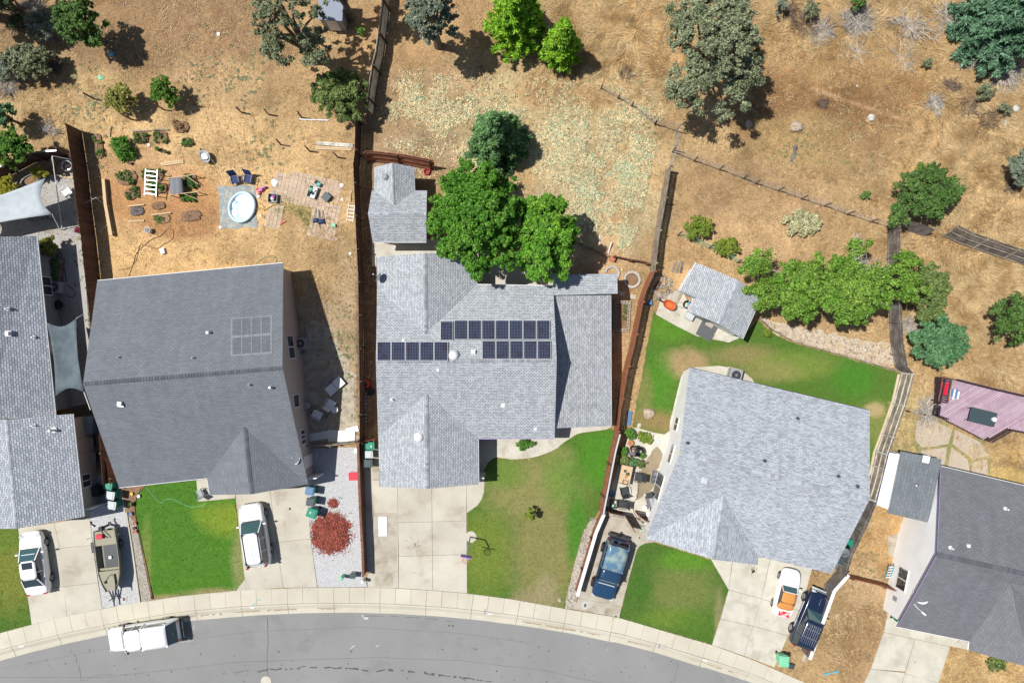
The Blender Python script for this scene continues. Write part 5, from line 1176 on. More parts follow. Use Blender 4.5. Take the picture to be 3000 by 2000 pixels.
fence('wood_fence', 'low reddish brown wall-like fence along the white gravel and side strip', [(1059, 1288), (1062, 1400), (1066, 1500), (1072, 1600), (1074, 1674)], 1.15, BW, rails=1, gap=.004, cap=(.17, BW), side=-1)
fence('wood_fence', 'silvered plank fence running up the hillside at the top', [(1149, -60), (1146, 0), (1134, 100), (1123, 180), (1113, 220), (1103, 284), (1096, 340)], 1.75, MT['wood_pale'], DW, rails=2, side=1, tilt=(-.25, .02), gap=.006)
fence('wood_fence', 'short red-brown fence behind the outbuilding', [(1078, 476), (1098, 474), (1190, 484), (1276, 500)], 1.7, RW, BW, rails=3, side=-1, tilt=(.05, .35), gap=.008)
fence('wood_fence', 'weathered grey fence along the pale green hillside, upper half of the long boundary', [(1948, 500), (1932, 600), (1914, 700), (1906, 770), (1902, 800)], 1.8, GW, GW, rails=3, side=1, gap=.016, tilt=(.06, .0))
fence('wood_fence', 'red-stained fence between the middle house and the white walled house', [(1902, 800), (1880, 850), (1870, 880), (1846, 1000), (1822, 1096), (1806, 1191), (1797, 1262)], 1.8, RW, RW, rails=3, side=1, gap=.016, tilt=(.06, .0))
fence('wood_fence', 'brown fence with a pale cap between the patchy lawn and the patio', [(1801, 1262), (1788, 1312), (1770, 1405), (1753, 1492)], 1.75, MT['wood_red'], BW, rails=2, side=-1, cap=(.11, MT['silver_bin']), gap=.006, tilt=(.12, 0), railside=-1)
fence('wood_fence', 'white topped fence beside the blue pickup', [(1773, 1497), (1746, 1560), (1691, 1745)], 1.3, RW, BW, rails=1, side=-1, cap=(.24, MT['white']), gap=.004, hread=1.3)
fence('wood_fence', 'dark weathered fence beside the leafy tree, running down from the dry hillside', [(2600, 664), (2598, 742), (2602, 880), (2607, 1000), (2620, 1073), (2639, 1093)], 1.75, OW, OW, rails=2, side=1, gap=.006, railside=-1)
fence('wood_fence', 'streaky grey fence with exposed rails between the back lawn and the patio stones', [(2639, 1093), (2617, 1175), (2591, 1249), (2566, 1322), (2548, 1400), (2530, 1460)], 1.8, GW, MT['wood_pale'], rails=3, side=-1, gap=.006, seed=4, railside=-1)
fence('wood_fence', 'dark fence squeezed between the pale blue-grey roof and the dry side yard', [(2530, 1460), (2505, 1520), (2462, 1610), (2446, 1665)], 1.8, OW, OW, rails=2, side=1, gap=.006, railside=-1)
fence('wood_fence', 'dark fence with a bright white cap beside the navy wagon', [(2486, 1683), (2444, 1730), (2372, 1930)], 1.5, OW, OW, rails=1, side=1, gap=.006, cap=(.24, MT['white']), railside=-1, hread=1.5)
fence('wood_fence', 'sagging dark fence piece below the round evergreen bush', [(2629, 668), (2695, 690), (2705, 694)], 1.3, OW, GW, rails=2, side=1, gap=.008, tilt=(.15, .35))
fence('wood_fence', 'leaning dark fence running off the right edge across dry grass', [(2760, 692), (2800, 712), (2880, 740), (3000, 780), (3120, 822)], 1.6, OW, GW, rails=3, side=-1, gap=.03, tilt=(.2, .55))
fence('wood_fence', 'low red fence beside the blue ladder', [(2478, 1680), (2560, 1700), (2592, 1712), (2630, 1722)], 1.3, RW, BW, rails=2, side=-1, gap=.006, tilt=(.0, .05))
fence('wood_fence', 'weathered gate fence between the beige wall and the long dark fence', [(886, 1302), (980, 1296), (1052, 1288)], 1.3, GW, GW, rails=2, side=-1, gap=.008)
fence('wood_fence', 'short red gate fence above the row of bins beside the middle house', [(1070, 1287), (1106, 1280)], 1.3, RW, BW, rails=1, side=-1, gap=.008, post_step=.9)
fence('wood_fence', 'thin rusty fence by the round stone ring', [(1795, 752), (1830, 760), (1880, 768), (1901, 775)], .8, BW, BW, rails=2, side=-1, gap=.02, post_step=1.3)
fence('wood_fence', 'red-brown boards fence squeezed between the two left roofs', [(330, 1300), (345, 1350), (355, 1405)], 1.5, BW, BW, rails=1, side=1, gap=.01)
fence('wood_fence', 'dark thin rail fence from the weathered fence to the mauve deck', [(2652, 1206), (2700, 1216), (2748, 1224)], .6, DW, DW, rails=1, boards=False, post_step=1.2)
# retaining boards
fence('retaining_wall', 'low grey timber retaining wall curving above the back lawn', [(2222, 934), (2262, 968), (2314, 996), (2355, 1010), (2448, 1036), (2515, 1054), (2585, 1074), (2645, 1094)], .42, GW, GW, rails=1, style='h', board=.13, gap=.006, base=.0, side=1, post_step=1.8, cat='retaining wall', cap=(.09, GW))
fence('retaining_wall', 'low grey stone and timber border in the shade of the leafy crown', [(1688, 708), (1730, 728), (1785, 756)], .4, GW, GW, rails=1, style='h', board=.13, gap=.006, base=0, side=1, post_step=1.3, cat='retaining wall')
fence('garden_border', 'long raised timber border along the vegetable garden', [(311, 528), (317, 600), (334, 692)], .35, MT['wood_new'], MT['wood_new'], rails=1, style='h', board=.15, gap=.004, base=0, side=1, post_step=2, cat='garden border', cap=(.22, MT['wood_new']))
def wire_fence(label, pts, h, step=2.2, mesh_mat=None, post='metal_dark', tilt=(0, 0), name='wire_fence', pr=.04, posts=None):
 r = bpy.data.objects.new(name, None); COL.objects.link(r); setp(r, label, 'fence'); P = [Vector(xy(a, b)) for a, b in pts]
 r.location = (P[0].x, P[0].y, 0); P = [p - P[0] for p in P]; net = MB(); w = .007
 for a, b in zip(P, P[1:]):
  d = b - a; n = max(1, int(d.length / .16))
  for i in range(n):
   c = a + d * i / n; net.bar((c.x, c.y, .02), (c.x + tilt[0], c.y + tilt[1], h), w, w)
  for j in range(8):
   z = .05 + (h - .06) * j / 7; t = z / h; net.bar((a.x + tilt[0] * t, a.y + tilt[1] * t, z), (b.x + tilt[0] * t, b.y + tilt[1] * t, z), w, w)
 net.build('mesh', MT[mesh_mat or 'metal'], r)
 if posts: PP = [Vector(xy(a, b)) - Vector(r.location[:2]) for a, b in posts]
 else:
  PP = []; acc = 0
  for a, b in zip(P, P[1:]):
   L = (b - a).length; n = max(1, round(L / step)); PP += [a + (b - a) * i / n for i in range(n)]
  PP.append(P[-1])
 for p in PP: MB().bar((p.x, p.y, 0), (p.x + tilt[0], p.y + tilt[1], h + .05), pr * 2, pr * 2).build('post', MT[post], r)
 return r
wire_fence('wire mesh fence with dark posts crossing the dry slope above the shed', [(1969, 446), (2032, 472), (2106, 498), (2176, 524), (2211, 538), (2279, 559), (2346, 583), (2413, 604), (2480, 628), (2548, 650), (2598, 664)], 1.25, post='wood_old', posts=[(1969, 446), (2032, 472), (2106, 498), (2176, 524), (2211, 538), (2279, 559), (2346, 583), (2413, 604), (2480, 628), (2548, 650), (2598, 664)])
wire_fence('pale wire mesh fence at the corner of the green covered slope', [(1918, 365), (1980, 385), (1972, 440), (1955, 500)], 1.5, 1.6, 'grey_pl', 'metal')
wire_fence('sagging wire line along the slope below the grey-green oak', [(1760, 262), (1810, 290), (1850, 312), (1918, 365)], .9, 2.6, 'grey_pl', 'metal_dark')
wire_fence('green trellis panel standing in front of the two round bushes', [(1985, 690), (2030, 708), (2075, 728), (2120, 750), (2158, 770)], .9, 1.2, 'green_lt', 'wood_old', tilt=(.1, .15), name='trellis')
# single posts on the slope left
pp = None
for i, (a, b, lb) in enumerate([(571, 308, 'between the round green shrub and the hillside'), (708, 330, 'above the pool chairs, near the garden weeds'), (787, 336, 'left of the leafy bush, standing by the white plank'), (884, 345, 'just left of the white plank end'),
       (824, 425, 'leftmost of the three below the plank'), (908, 444, 'middle one of the three below the plank'), (990, 462, 'rightmost of the three, beside the stacked boards'), (480, 322, 'under the shrub shadow'), (384, 350, 'below the yellow flowering shrub'), (276, 290, 'left of the yellow flowering shrub')]):
 if pp is None:
  pp = thing('fence_post', '', 'post', a, b, 0, 0, 'old fence posts on the slope')
  MB().bar((0, 0, -.05), (.06, -.03, 1.25), .09, .09).build('post_timber', BW, pp); MB().box(.04, 0, 1.1, .12, .03, .04).build('wire_clip', MT['metal'], pp); o = pp
 else: o = copytree(pp, a, b, 0, i * 23)
 o['label'] = 'brown leaning post ' + lb
# ================================================================ TREES AND SHRUBS
def leafcloud(name, lobes, n, size, mat, parent, seed=0, asp=1.5, shell=.62, up=.35, droop=0, flatten=.8, origin=(0, 0, 0), needle=False):
 """lobes: (x,y,z,r) in world metres relative to the parent's origin"""
 rs = np.random.RandomState(seed); Lb = np.array(lobes, float)
 w_ = Lb[:, 3] ** 2.2; idx = rs.choice(len(Lb), n, p=w_ / w_.sum())
 K_ = 14; sd_ = rs.normal(0, 1, (len(Lb), K_, 3)); sd_[..., 2] = sd_[..., 2] * .9 + up; sd_ /= np.linalg.norm(sd_, axis=2)[..., None]
 sr = rs.uniform(shell * .8, 1.12, (len(Lb), K_)); sz_ = rs.uniform(.2, .48, (len(Lb), K_)); kk = rs.randint(0, K_, n)
 d0 = sd_[idx, kk]; d1 = rs.normal(0, 1, (n, 3)); d1[:, 2] += .25; d1 /= np.linalg.norm(d1, axis=1)[:, None]
 L3 = Lb[idx, 3]; rr_ = (rs.rand(n) ** .5 * (1 + rs.normal(0, .16, n)))
 c = Lb[idx, :3] + (d0 * (sr[idx, kk] * L3)[:, None] + d1 * (sz_[idx, kk] * L3 * rr_)[:, None]) * np.array([1, 1, flatten])
 d = d0 * .55 + d1 * .75; d /= np.linalg.norm(d, axis=1)[:, None]
 c[:, 2] = np.maximum(c[:, 2], .03)
 nrm = d * .75 + rs.normal(0, .55, (n, 3)) + np.array([0, 0, .35]); nrm /= np.linalg.norm(nrm, axis=1)[:, None]
 if needle:
  ax = d + rs.normal(0, .35, (n, 3)); ax[:, 2] -= droop
 else: ax = rs.normal(0, 1, (n, 3)) + d * .4
 u = ax - nrm * np.sum(ax * nrm, 1)[:, None]; u /= (np.linalg.norm(u, axis=1)[:, None] + 1e-9); v = np.cross(nrm, u)
 s = size * rs.uniform(.55, 1.35, n)[:, None]
 a = u * s * asp / 2; b = v * s / 2
 V = np.stack([c - a, c + b * .8 - a * .1, c + a, c - b * .8 - a * .1], 1)
 return np_mesh(name, V.reshape(-1, 3), np.arange(n * 4).reshape(n, 4), mat, parent)
def limbs(root, targets, h, r0, mat, seed=0, name='trunk'):
 rr = random.Random(seed); mb = MB(); hb = h * .28
 mb.tube([(0, 0, -.1), (.02, .03, hb * .5), (0, 0, hb)], [r0 * 1.35, r0 * 1.05, r0], 8)
 for (x, y, z, r) in targets:
  s = Vector((0, 0, hb * rr.uniform(.6, 1.0))); e = Vector((x, y, z)); m1 = s.lerp(e, .45) + Vector((rr.uniform(-.15, .15), rr.uniform(-.15, .15), .12 * h))
  mb.tube([s, m1, e], [r0 * .55, r0 * .32, r0 * .07], 5)
  for k in range(2):
   q = e + Vector((rr.uniform(-1, 1), rr.uniform(-1, 1), rr.uniform(-.2, .6))) * r * .7; mb.tube([m1.lerp(e, .5), q], [r0 * .18, r0 * .04], 4)
 return mb.build(name, mat, root)
def tree(name, label, cat, px, py, rx, ry, h, nl, mat, n, size, seed=0, lr=(.26, .42), bark='bark', group=None, asp=1.5, shell=.6, zlo=.45, flatten=.8, r0=None, fill=.9, rim=.78, base=None, needle=False, droop=0, extra=(), up=.35):
 """px,py,rx,ry: outline of the crown in photo pixels"""
 zc = h * .62; s = K * (H - zc); cx, cy = xy(px, py, zc)
 bx, by = xy(*base) if base else (cx, cy)
 root = thing(name, label, cat, 1500, 1000, 0, 0, group); root.location = (bx, by, 0)
 rr = random.Random(seed); ax, ay = rx * s, ry * s; R0 = math.sqrt(ax * ay); lobes = []
 for k in range(nl):
  t = 2.399963 * k + rr.uniform(-.3, .3); q = math.sqrt((k + .5) / nl) * rim * rr.uniform(.9, 1.08)
  r = R0 * rr.uniform(*lr) * (1.12 - .35 * q)
  x = math.cos(t) * q * ax; y = math.sin(t) * q * ay
  top = h - r * flatten; z = max(h * zlo, top * (1 - .55 * q ** 2.2) + rr.uniform(-.13, .08) * h); z = min(z, top)
  lobes.append((x + cx - bx, y + cy - by, z, r))
 for (a, b, r) in extra:
  ex, ey = xy(a, b, zc); lobes.append((ex - bx, ey - by, h * .62, r * s))
 limbs(root, [l for i, l in enumerate(lobes) if i % max(1, nl // 10) == 0][:12], h, r0 or max(.05, h * .035), MT[bark], seed)
 leafcloud('crown', lobes, n, size, mat, root, seed, asp, shell, up, droop, flatten, needle=needle)
 return root
L_MAPLE = leafmat('maple_leaves', (.085, .27, .022), (.17, .38, .04), .3, .3, .7)
L_MAPLE2 = leafmat('fresh_maple_leaves', (.12, .34, .028), (.22, .44, .045), .35, .3, .7)
L_OAK = leafmat('live_oak_leaves', (.19, .225, .12), (.30, .34, .20), .4, .15, .8)
L_OLIVE = leafmat('grey_green_leaves', (.17, .21, .14), (.27, .32, .23), .4, .15, .8)
L_OAKY = leafmat('olive_oak_leaves', (.19, .22, .11), (.30, .33, .20), .4, .2, .8)
L_DARK = leafmat('dark_shrub_leaves', (.075, .165, .035), (.15, .26, .06), .4, .2, .9)
L_BUSH = leafmat('olive_bush_leaves', (.12, .19, .05), (.23, .30, .09), .4, .2, .9)
L_PINE = leafmat('bright_pine_needles', (.20, .44, .025), (.32, .54, .04), .35, .2, 1.2)
L_CEDAR = leafmat('blue_green_needles', (.075, .19, .075), (.14, .30, .13), .4, .15, 1.1)
L_TEAL = leafmat('teal_pine_needles', (.09, .20, .11), (.18, .32, .19), .4, .15, 1.1)
L_GREEN = leafmat('leafy_green', (.10, .25, .03), (.19, .33, .05), .4, .3, .9)
L_YEL = leafmat('yellow_blossom_leaves', (.42, .38, .10), (.22, .26, .05), .5, .2, 5)
L_YEL2 = leafmat('golden_leaves', (.45, .40, .03), (.30, .33, .04), .5, .25, 3)
L_LIME = leafmat('lime_shrub_leaves', (.18, .28, .03), (.26, .32, .045), .45, .25, 1.5)
L_SUCC = leafmat('pale_succulent_leaves', (.56, .52, .30), (.42, .42, .24), .5, .1, 2)
L_VEG = leafmat('vegetable_leaves', (.09, .25, .03), (.17, .34, .06), .45, .3, 2)
tree('maple_tree', 'largest bright green leafy tree, leaning over the middle house roof', 'tree', 1392, 640, 158, 192, 8.2, 80, L_MAPLE, 150000, .12, 3, r0=.22, lr=(.12, .21), shell=.5, extra=[(1512, 600, 34), (1520, 690, 36), (1508, 760, 34)])
tree('maple_tree', 'slightly lighter green leafy tree right beside the largest one, over the patio cover', 'tree', 1596, 702, 100, 162, 7.0, 52, L_MAPLE2, 75000, .12, 5, r0=.18, lr=(.14, .24), shell=.5)
tree('leafy_tree', 'broad bright green tree with bare white branches behind the back lawn', 'tree', 2430, 850, 225, 118, 5.8, 90, leafmat('mulberry_leaves', (.15, .32, .035), (.27, .43, .07), .3, .3, .9), 120000, .11, 11, bark='bark_pale', shell=.4, lr=(.10, .20), zlo=.4, extra=[(2215, 770, 45), (2236, 860, 50), (2650, 780, 40), (2660, 850, 45), (2510, 735, 45)])
tree('live_oak', 'big grey-green oak with ragged crown on the upper slope', 'tree', 2085, 128, 158, 190, 8.0, 110, L_OAK, 78000, .11, 13, lr=(.085, .17), shell=.3, extra=[(2160, 250, 60), (2000, 270, 50), (2040, 300, 30), (1985, 60, 45), (2190, 160, 45), (2120, 330, 26)])
tree('live_oak', 'dense blue-grey oak beside the plank fence at the top', 'tree', 1262, 48, 84, 94, 7.6, 50, L_OLIVE, 40000, .10, 17, lr=(.14, .24), shell=.4)
tree('live_oak', 'sparse olive oak in the top part, left of the plank fence', 'tree', 850, 75, 115, 118, 9.0, 90, L_OAKY, 42000, .095, 19, lr=(.07, .14), shell=.2, rim=.88, extra=[(930, 170, 36), (800, 140, 40), (900, 120, 40)])
tree('broadleaf_tree', 'dark green round tree at the top left with a sunlit lower edge', 'tree', 236, 72, 80, 82, 4.6, 46, L_DARK, 38000, .09, 23, lr=(.14, .24), shell=.4, extra=[(284, 118, 26)])
tree('shrub', 'bright green low shrub growing at the foot of the dark round tree', 'shrub', 279, 112, 24, 30, 3.3, 8, L_LIME, 5000, .09, 24, lr=(.4, .6))
tree('shrub', 'olive grey spreading shrub at the left edge, lower of the pair', 'shrub', 85, 180, 84, 60, 2.4, 44, L_OAKY, 20000, .08, 27, lr=(.12, .24), shell=.25, asp=2.6)
tree('shrub', 'thin grey-green shrub between the dark round tree and the shade', 'shrub', 118, 75, 50, 60, 2.2, 14, L_OLIVE, 9000, .07, 29, lr=(.24, .4), shell=.3)
tree('shrub', 'grey-green sprawling shrub cut by the left frame edge', 'shrub', 14, 200, 45, 45, 2.0, 10, L_OLIVE, 12000, .07, 31, lr=(.3, .45), shell=.4)
tree('shrub', 'loose olive bush with long leaves beside the end of the plank fence', 'shrub', 1000, 280, 100, 92, 3.4, 55, L_BUSH, 17000, .11, 33, lr=(.10, .20), shell=.2, asp=2.8)
tree('shrub', 'round shrub covered in yellow blossom above the vegetable garden', 'shrub', 353, 290, 46, 46, 2.4, 14, L_YEL, 15000, .08, 35, lr=(.3, .45))
tree('shrub', 'small deep green tree right of the yellow blossom shrub', 'shrub', 478, 268, 38, 42, 2.6, 12, L_GREEN, 10000, .09, 37, lr=(.3, .48), extra=[(505, 288, 18)])
tree('broadleaf_tree', 'bright green tree at the left edge above the curved dark fence', 'tree', 38, 440, 66, 56, 3.8, 16, L_GREEN, 26000, .10, 39, lr=(.28, .42))
tree('shrub', 'dark feathery shrub at the left edge above the bright green tree', 'shrub', 10, 342, 44, 44, 2.8, 12, L_CEDAR, 12000, .08, 41, lr=(.3, .45))
tree('shrub', 'wide dark green bush above the broken dark fence', 'shrub', 2715, 562, 108, 96, 3.4, 60, L_DARK, 42000, .09, 43, lr=(.12, .22), shell=.35, extra=[(2630, 620, 36), (2790, 570, 34)])
tree('shrub', 'feathery olive shrub right of the broad bright green tree', 'shrub', 2720, 860, 66, 104, 3.0, 44, L_BUSH, 22000, .09, 45, lr=(.14, .24), shell=.3, asp=2.4)
tree('shrub', 'dense blue-green shrub above the mauve deck', 'shrub', 2750, 1000, 100, 88, 3.0, 50, L_CEDAR, 34000, .09, 47, lr=(.13, .24), shell=.35, asp=2.2)
tree('shrub', 'dark green tree on the right edge beside the dry grass', 'shrub', 2972, 935, 92, 92, 3.6, 46, L_DARK, 30000, .09, 49, lr=(.13, .24), shell=.3)
tree('shrub', 'round lime green bush, upper of the two behind the trellis', 'shrub', 2045, 668, 43, 36, 1.5, 14, L_LIME, 13000, .07, 51, lr=(.3, .44), zlo=.25, group='two round lime bushes')
tree('shrub', 'lower lime green bush of the two behind the trellis', 'shrub', 2127, 722, 42, 30, 1.3, 14, L_LIME, 11000, .07, 53, lr=(.3, .44), zlo=.25, group='two round lime bushes')
tree('shrub', 'mound of pale yellow-green succulents on the dry slope', 'shrub', 2353, 652, 62, 42, .8, 22, L_SUCC, 14000, .09, 55, lr=(.22, .34), zlo=.2)
tree('shrub', 'grey-green bush cut by the right frame edge', 'shrub', 2990, 490, 45, 55, 2.4, 12, L_OLIVE, 14000, .08, 57, lr=(.3, .45), shell=.4)
tree('shrub', 'yellow-leaved shrub at the left edge beside the shade sail', 'shrub', 22, 548, 34, 34, 1.6, 12, L_YEL2, 8000, .07, 59, lr=(.3, .44), zlo=.3)
tree('shrub', 'small golden bush under the curved dark fence', 'shrub', 118, 506, 28, 20, 1.2, 8, L_YEL2, 4500, .07, 60, lr=(.3, .5), zlo=.3)
tree('shrub', 'olive yellow climbing shrub against the wall of the left house', 'shrub', 142, 724, 34, 34, 1.8, 12, leafmat('olive_climber', (.20, .21, .03), (.30, .29, .04), .4, .2, 2), 9000, .08, 61, lr=(.3, .44), zlo=.3)
tree('shrub', 'tiny bright green bush in the shade left of the plank fence', 'shrub', 1058, 90, 12, 15, .8, 5, L_GREEN, 1600, .07, 63, lr=(.5, .7), zlo=.3)
tree('sapling', 'yellow-green sapling standing alone on the patchy lawn', 'sapling', 1553, 1506, 17, 18, 1.7, 7, L_LIME, 1500, .09, 65, lr=(.34, .5), zlo=.4, r0=.03)
tree('shrub', 'leafy plants under the front eave of the middle house', 'shrub', 1535, 1300, 34, 12, .6, 9, L_VEG, 2600, .08, 67, lr=(.4, .6), zlo=.3)
tree('shrub', 'low green bush at the front eave of the charcoal roofed house', 'shrub', 2920, 1942, 34, 24, .7, 9, L_BUSH, 3500, .07, 69, lr=(.3, .5), zlo=.3)
tree('shrub', 'clipped round bush in front of the retaining wall end', 'shrub', 2248, 975, 13, 12, .7, 6, L_LIME, 1800, .06, 71, lr=(.5, .7), zlo=.35)
tree('shrub', 'low green weed bush on the dry slope right of the oak', 'shrub', 2715, 492, 40, 20, .5, 8, L_LIME, 2000, .08, 73, lr=(.25, .4), zlo=.2)
tree('shrub', 'tiny green bush above the wire mesh fence', 'shrub', 2538, 570, 14, 13, .6, 5, L_DARK, 1200, .07, 75, lr=(.5, .7), zlo=.3)
tree('shrub', 'pale sage mound on the upper right slope', 'shrub', 2716, 183, 16, 16, .7, 6, L_OAKY, 1800, .06, 77, lr=(.4, .6), zlo=.3)
tree('shrub', 'mottled sage bush at the foot of the dead branches, upper right', 'shrub', 2885, 268, 30, 30, 1.0, 9, L_OAKY, 4500, .06, 79, lr=(.3, .5), zlo=.3)
tree('shrub', 'low sage bush right of the twisted dead brush', 'shrub', 2945, 320, 24, 20, .9, 7, L_OAKY, 2600, .06, 81, lr=(.3, .5), zlo=.3)
tree('shrub', 'green tuft on top of the grey dead brush at the top edge', 'shrub', 2512, 8, 34, 14, 1.6, 8, L_DARK, 3500, .07, 83, lr=(.4, .6))
tree('shrub', 'sparse dark shrub at the top edge right of the oak', 'shrub', 2375, 30, 26, 34, 1.3, 9, L_OAKY, 2600, .07, 85, lr=(.3, .45), shell=.3)
tree('shrub', 'thin sage shrub next to the oak at the top edge', 'shrub', 2290, 18, 24, 26, 1.4, 8, L_OLIVE, 2200, .07, 87, lr=(.3, .45), shell=.3)
# out-of-frame tree reaching into the corner, leaves coloured dark for the shade there
tree('broadleaf_tree', 'tree filling the top left corner, its leaf colour darkened as shade', 'tree', 15, 5, 62, 75, 5.0, 12, leafmat('shaded_leaves', (.035, .06, .02), (.06, .085, .03), .4, .1, 1), 20000, .10, 89, lr=(.3, .45), shell=.3)
tree('broadleaf_tree', 'dark branching tree at the top edge beside the small grey shed', 'tree', 975, -60, 130, 70, 9.0, 30, L_OAKY, 16000, .10, 91, lr=(.12, .22), shell=.2, r0=.22)
tree('broadleaf_tree', 'tall tree standing just beyond the top left corner, shading it', 'tree', -225, -80, 100, 110, 10, 36, L_DARK, 34000, .12, 93, lr=(.16, .28), shell=.3)
def conifer(name, label, px, py, r, h, mat, n, seed, tiers=9, size=.16, fan=14, droop=.25, cat='tree', lean=(0, 0), sx=1.0, r0=.12, asp=3.2, wild=.12):
 root = thing(name, label, cat, px, py, 0); rr = random.Random(seed); lobes = []; tr = MB()
 tr.tube([(0, 0, -.1), (0, 0, h * .5), (lean[0], lean[1], h * .96)], [r0, r0 * .6, .02], 7)
 for t in range(tiers):
  f = t / (tiers - 1); z = h * (.12 + .84 * f); R_ = r * (1 - f) ** .8 + .12
  m = max(3, int(fan * (1 - f * .7)))
  for k in range(m):
   a = 2 * math.pi * (k + rr.random() * .7) / m + t; L = R_ * rr.uniform(.75, 1.1)
   ex, ey = math.cos(a) * L * sx, math.sin(a) * L; ez = z - droop * L * .5 + rr.uniform(-.1, .1)
   cx_, cy_ = lean[0] * f, lean[1] * f
   tr.tube([(cx_, cy_, z), (cx_ + ex * .55, cy_ + ey * .55, z + .05), (cx_ + ex, cy_ + ey, ez)], [r0 * .25, r0 * .15, .01], 4, caps=False)
   for q in (.35, .6, .82, 1.0):
    lobes.append((cx_ + ex * q, cy_ + ey * q, z + (ez - z) * q, (.14 + .15 * (1 - q)) * (1 + .5 * r / 2)))
 tr.build('trunk', MT['bark'], root)
 leafcloud('crown', lobes, n, size, mat, root, seed, asp, .25, .15, droop, .7, needle=True)
 return root
conifer('pine_tree', 'tall bright green pine at the top edge, left of the smaller bright pine', 1512, 108, 2.05, 7.5, L_PINE, 52000, 3, 11, .15, 15, -.25)
conifer('pine_tree', 'smaller egg-shaped bright green pine casting a dark shadow', 1638, 172, 1.25, 5.8, L_PINE, 34000, 5, 11, .13, 13, -.6)
conifer('cedar_tree', 'blue-green drooping conifer above the largest leafy tree', 1462, 432, 2.15, 6.5, leafmat('cedar_needles', (.10, .22, .07), (.19, .35, .13), .4, .15, 1.1), 48000, 7, 10, .17, 13, .5, lean=(-.3, .2))
conifer('pine_tree', 'big teal-green pine in the top right corner', 2880, 110, 3.0, 7.0, L_TEAL, 70000, 9, 11, .2, 16, .2)
def brush(name, label, cat, px, py, r, h, n, mat, seed, sub=4, th=.012, low=0.0, group=None, dirs=None, up=.5, rings=1.0):
 root = thing(name, label, cat, px, py, 0, 0, group); rr = random.Random(seed); mb = MB(); th *= 1.5
 for i in range(int(n * 1.35)):
  a = rr.uniform(0, 2 * math.pi) if dirs is None else R(rr.uniform(*dirs)); L = r * rr.uniform(.5, 1.05)
  p = Vector((rr.uniform(-.12, .12) * r, rr.uniform(-.12, .12) * r, low)); d = Vector((math.cos(a), math.sin(a), up * rr.uniform(.1, 1.2))).normalized(); pts = [p]
  for k in range(4):
   d = (d + Vector((rr.uniform(-.3, .3), rr.uniform(-.3, .3), rr.uniform(-.25, .15)))).normalized(); q = pts[-1] + d * L / 4; q.z = max(.03, min(q.z, h)); pts.append(q)
  mb.tube(pts, [th * 2.2, th * 1.8, th * 1.4, th, th * .5], 3, caps=False)
  for k in range(sub):
   s = pts[rr.randint(1, 3)]; e = s + Vector((d.x * .6 + rr.uniform(-1, 1), d.y * .6 + rr.uniform(-1, 1), rr.uniform(-.1, .5))).normalized() * L * rr.uniform(.2, .5); e.z = max(.03, e.z)
   mb.tube([s, s.lerp(e, .5) + Vector((rr.uniform(-.05, .05),) * 3), e], [th, th * .7, th * .35], 3, caps=False)
 mb.build('twigs', mat, root); return root
TG, TB, BP = MT['twig_grey'], MT['twig_brown'], MT['bark_pale']
brush('dead_bush', 'large mass of grey dead twigs at the top, right of the oak', 'dead bush', 2508, 62, 1.5, .9, 130, TG, 1, 7, .010, up=.35)
brush('dead_bush', 'fallen pale branches in the upper right slope, upper middle', 'dead bush', 2665, 78, 2.0, .6, 26, BP, 2, 6, .017, up=.2)
brush('dead_bush', 'fallen branch tangle left of the big teal pine', 'dead bush', 2775, 60, 1.6, .6, 30, TG, 3, 6, .014, up=.2)
brush('dead_bush', 'grey dead branch heap below the grey twig mass', 'dead bush', 2510, 150, 1.1, .4, 16, TG, 4, 5, .013, up=.15)
brush('dead_bush', 'small round dry bush alone on the brown slope', 'dead bush', 2409, 303, .62, .5, 60, TB, 5, 4, .008, up=.8)
brush('dead_bush', 'twisted dead brush on the right slope, left clump', 'dead bush', 2738, 308, .95, .6, 60, TG, 6, 5, .010, up=.4)
brush('dead_bush', 'fan of dry branches above the twisted brush', 'dead bush', 2782, 262, .9, .6, 36, TB, 7, 5, .011, up=.4, dirs=(0, 140))
brush('dead_bush', 'brown dry brush sprawling toward the sage bushes', 'dead bush', 2835, 310, 1.1, .5, 50, TB, 8, 5, .010, up=.3)
brush('dead_bush', 'grey roots and branches under the teal pine', 'dead bush', 2945, 215, 1.7, .6, 60, TG, 9, 6, .014, up=.2)
brush('dead_bush', 'scatter of thin dead branches in the upper right, centre', 'dead bush', 2640, 170, 1.5, .3, 16, TG, 10, 5, .010, up=.1)
brush('dead_bush', 'reddish bare shrub at the top edge right of the oak', 'dead bush', 2315, 38, 1.0, .8, 30, TB, 11, 5, .012, up=.6)
brush('dead_bush', 'dry twigs shading the slope by the oak', 'dead bush', 2352, 72, 1.2, .6, 36, TB, 12, 5, .010, up=.5)
brush('dead_bush', 'grey dead brush in the shrubs at the top left', 'dead bush', 140, 100, 1.1, .7, 40, TG, 13, 5, .010, up=.4)
brush('dead_bush', 'fallen bleached branches above the curved dark fence', 'dead bush', 120, 372, 1.7, .35, 13, BP, 14, 4, .020, up=.1, dirs=(-40, 40))
brush('dead_bush', 'dark dry branches beside the olive grey shrub, left', 'dead bush', 160, 195, .9, .8, 40, TB, 15, 5, .010, up=.5)
brush('bare_tree', 'leafless grey tree between the weathered fence and the mauve deck', 'bare tree', 2715, 1205, 1.45, 1.8, 42, TG, 16, 7, .011, up=.7)
brush('dead_bush', 'tangle of grey twigs beside the dark fence under the bright green tree', 'dead bush', 2662, 952, .9, 1.2, 60, TG, 17, 5, .011, up=.5)
brush('dead_branch', 'bare white branches sticking out of the broad bright green tree, right', 'branch', 2400, 806, 3.0, 5.4, 5, BP, 18, 5, .016, low=4.5, up=.12, dirs=(-10, 32))
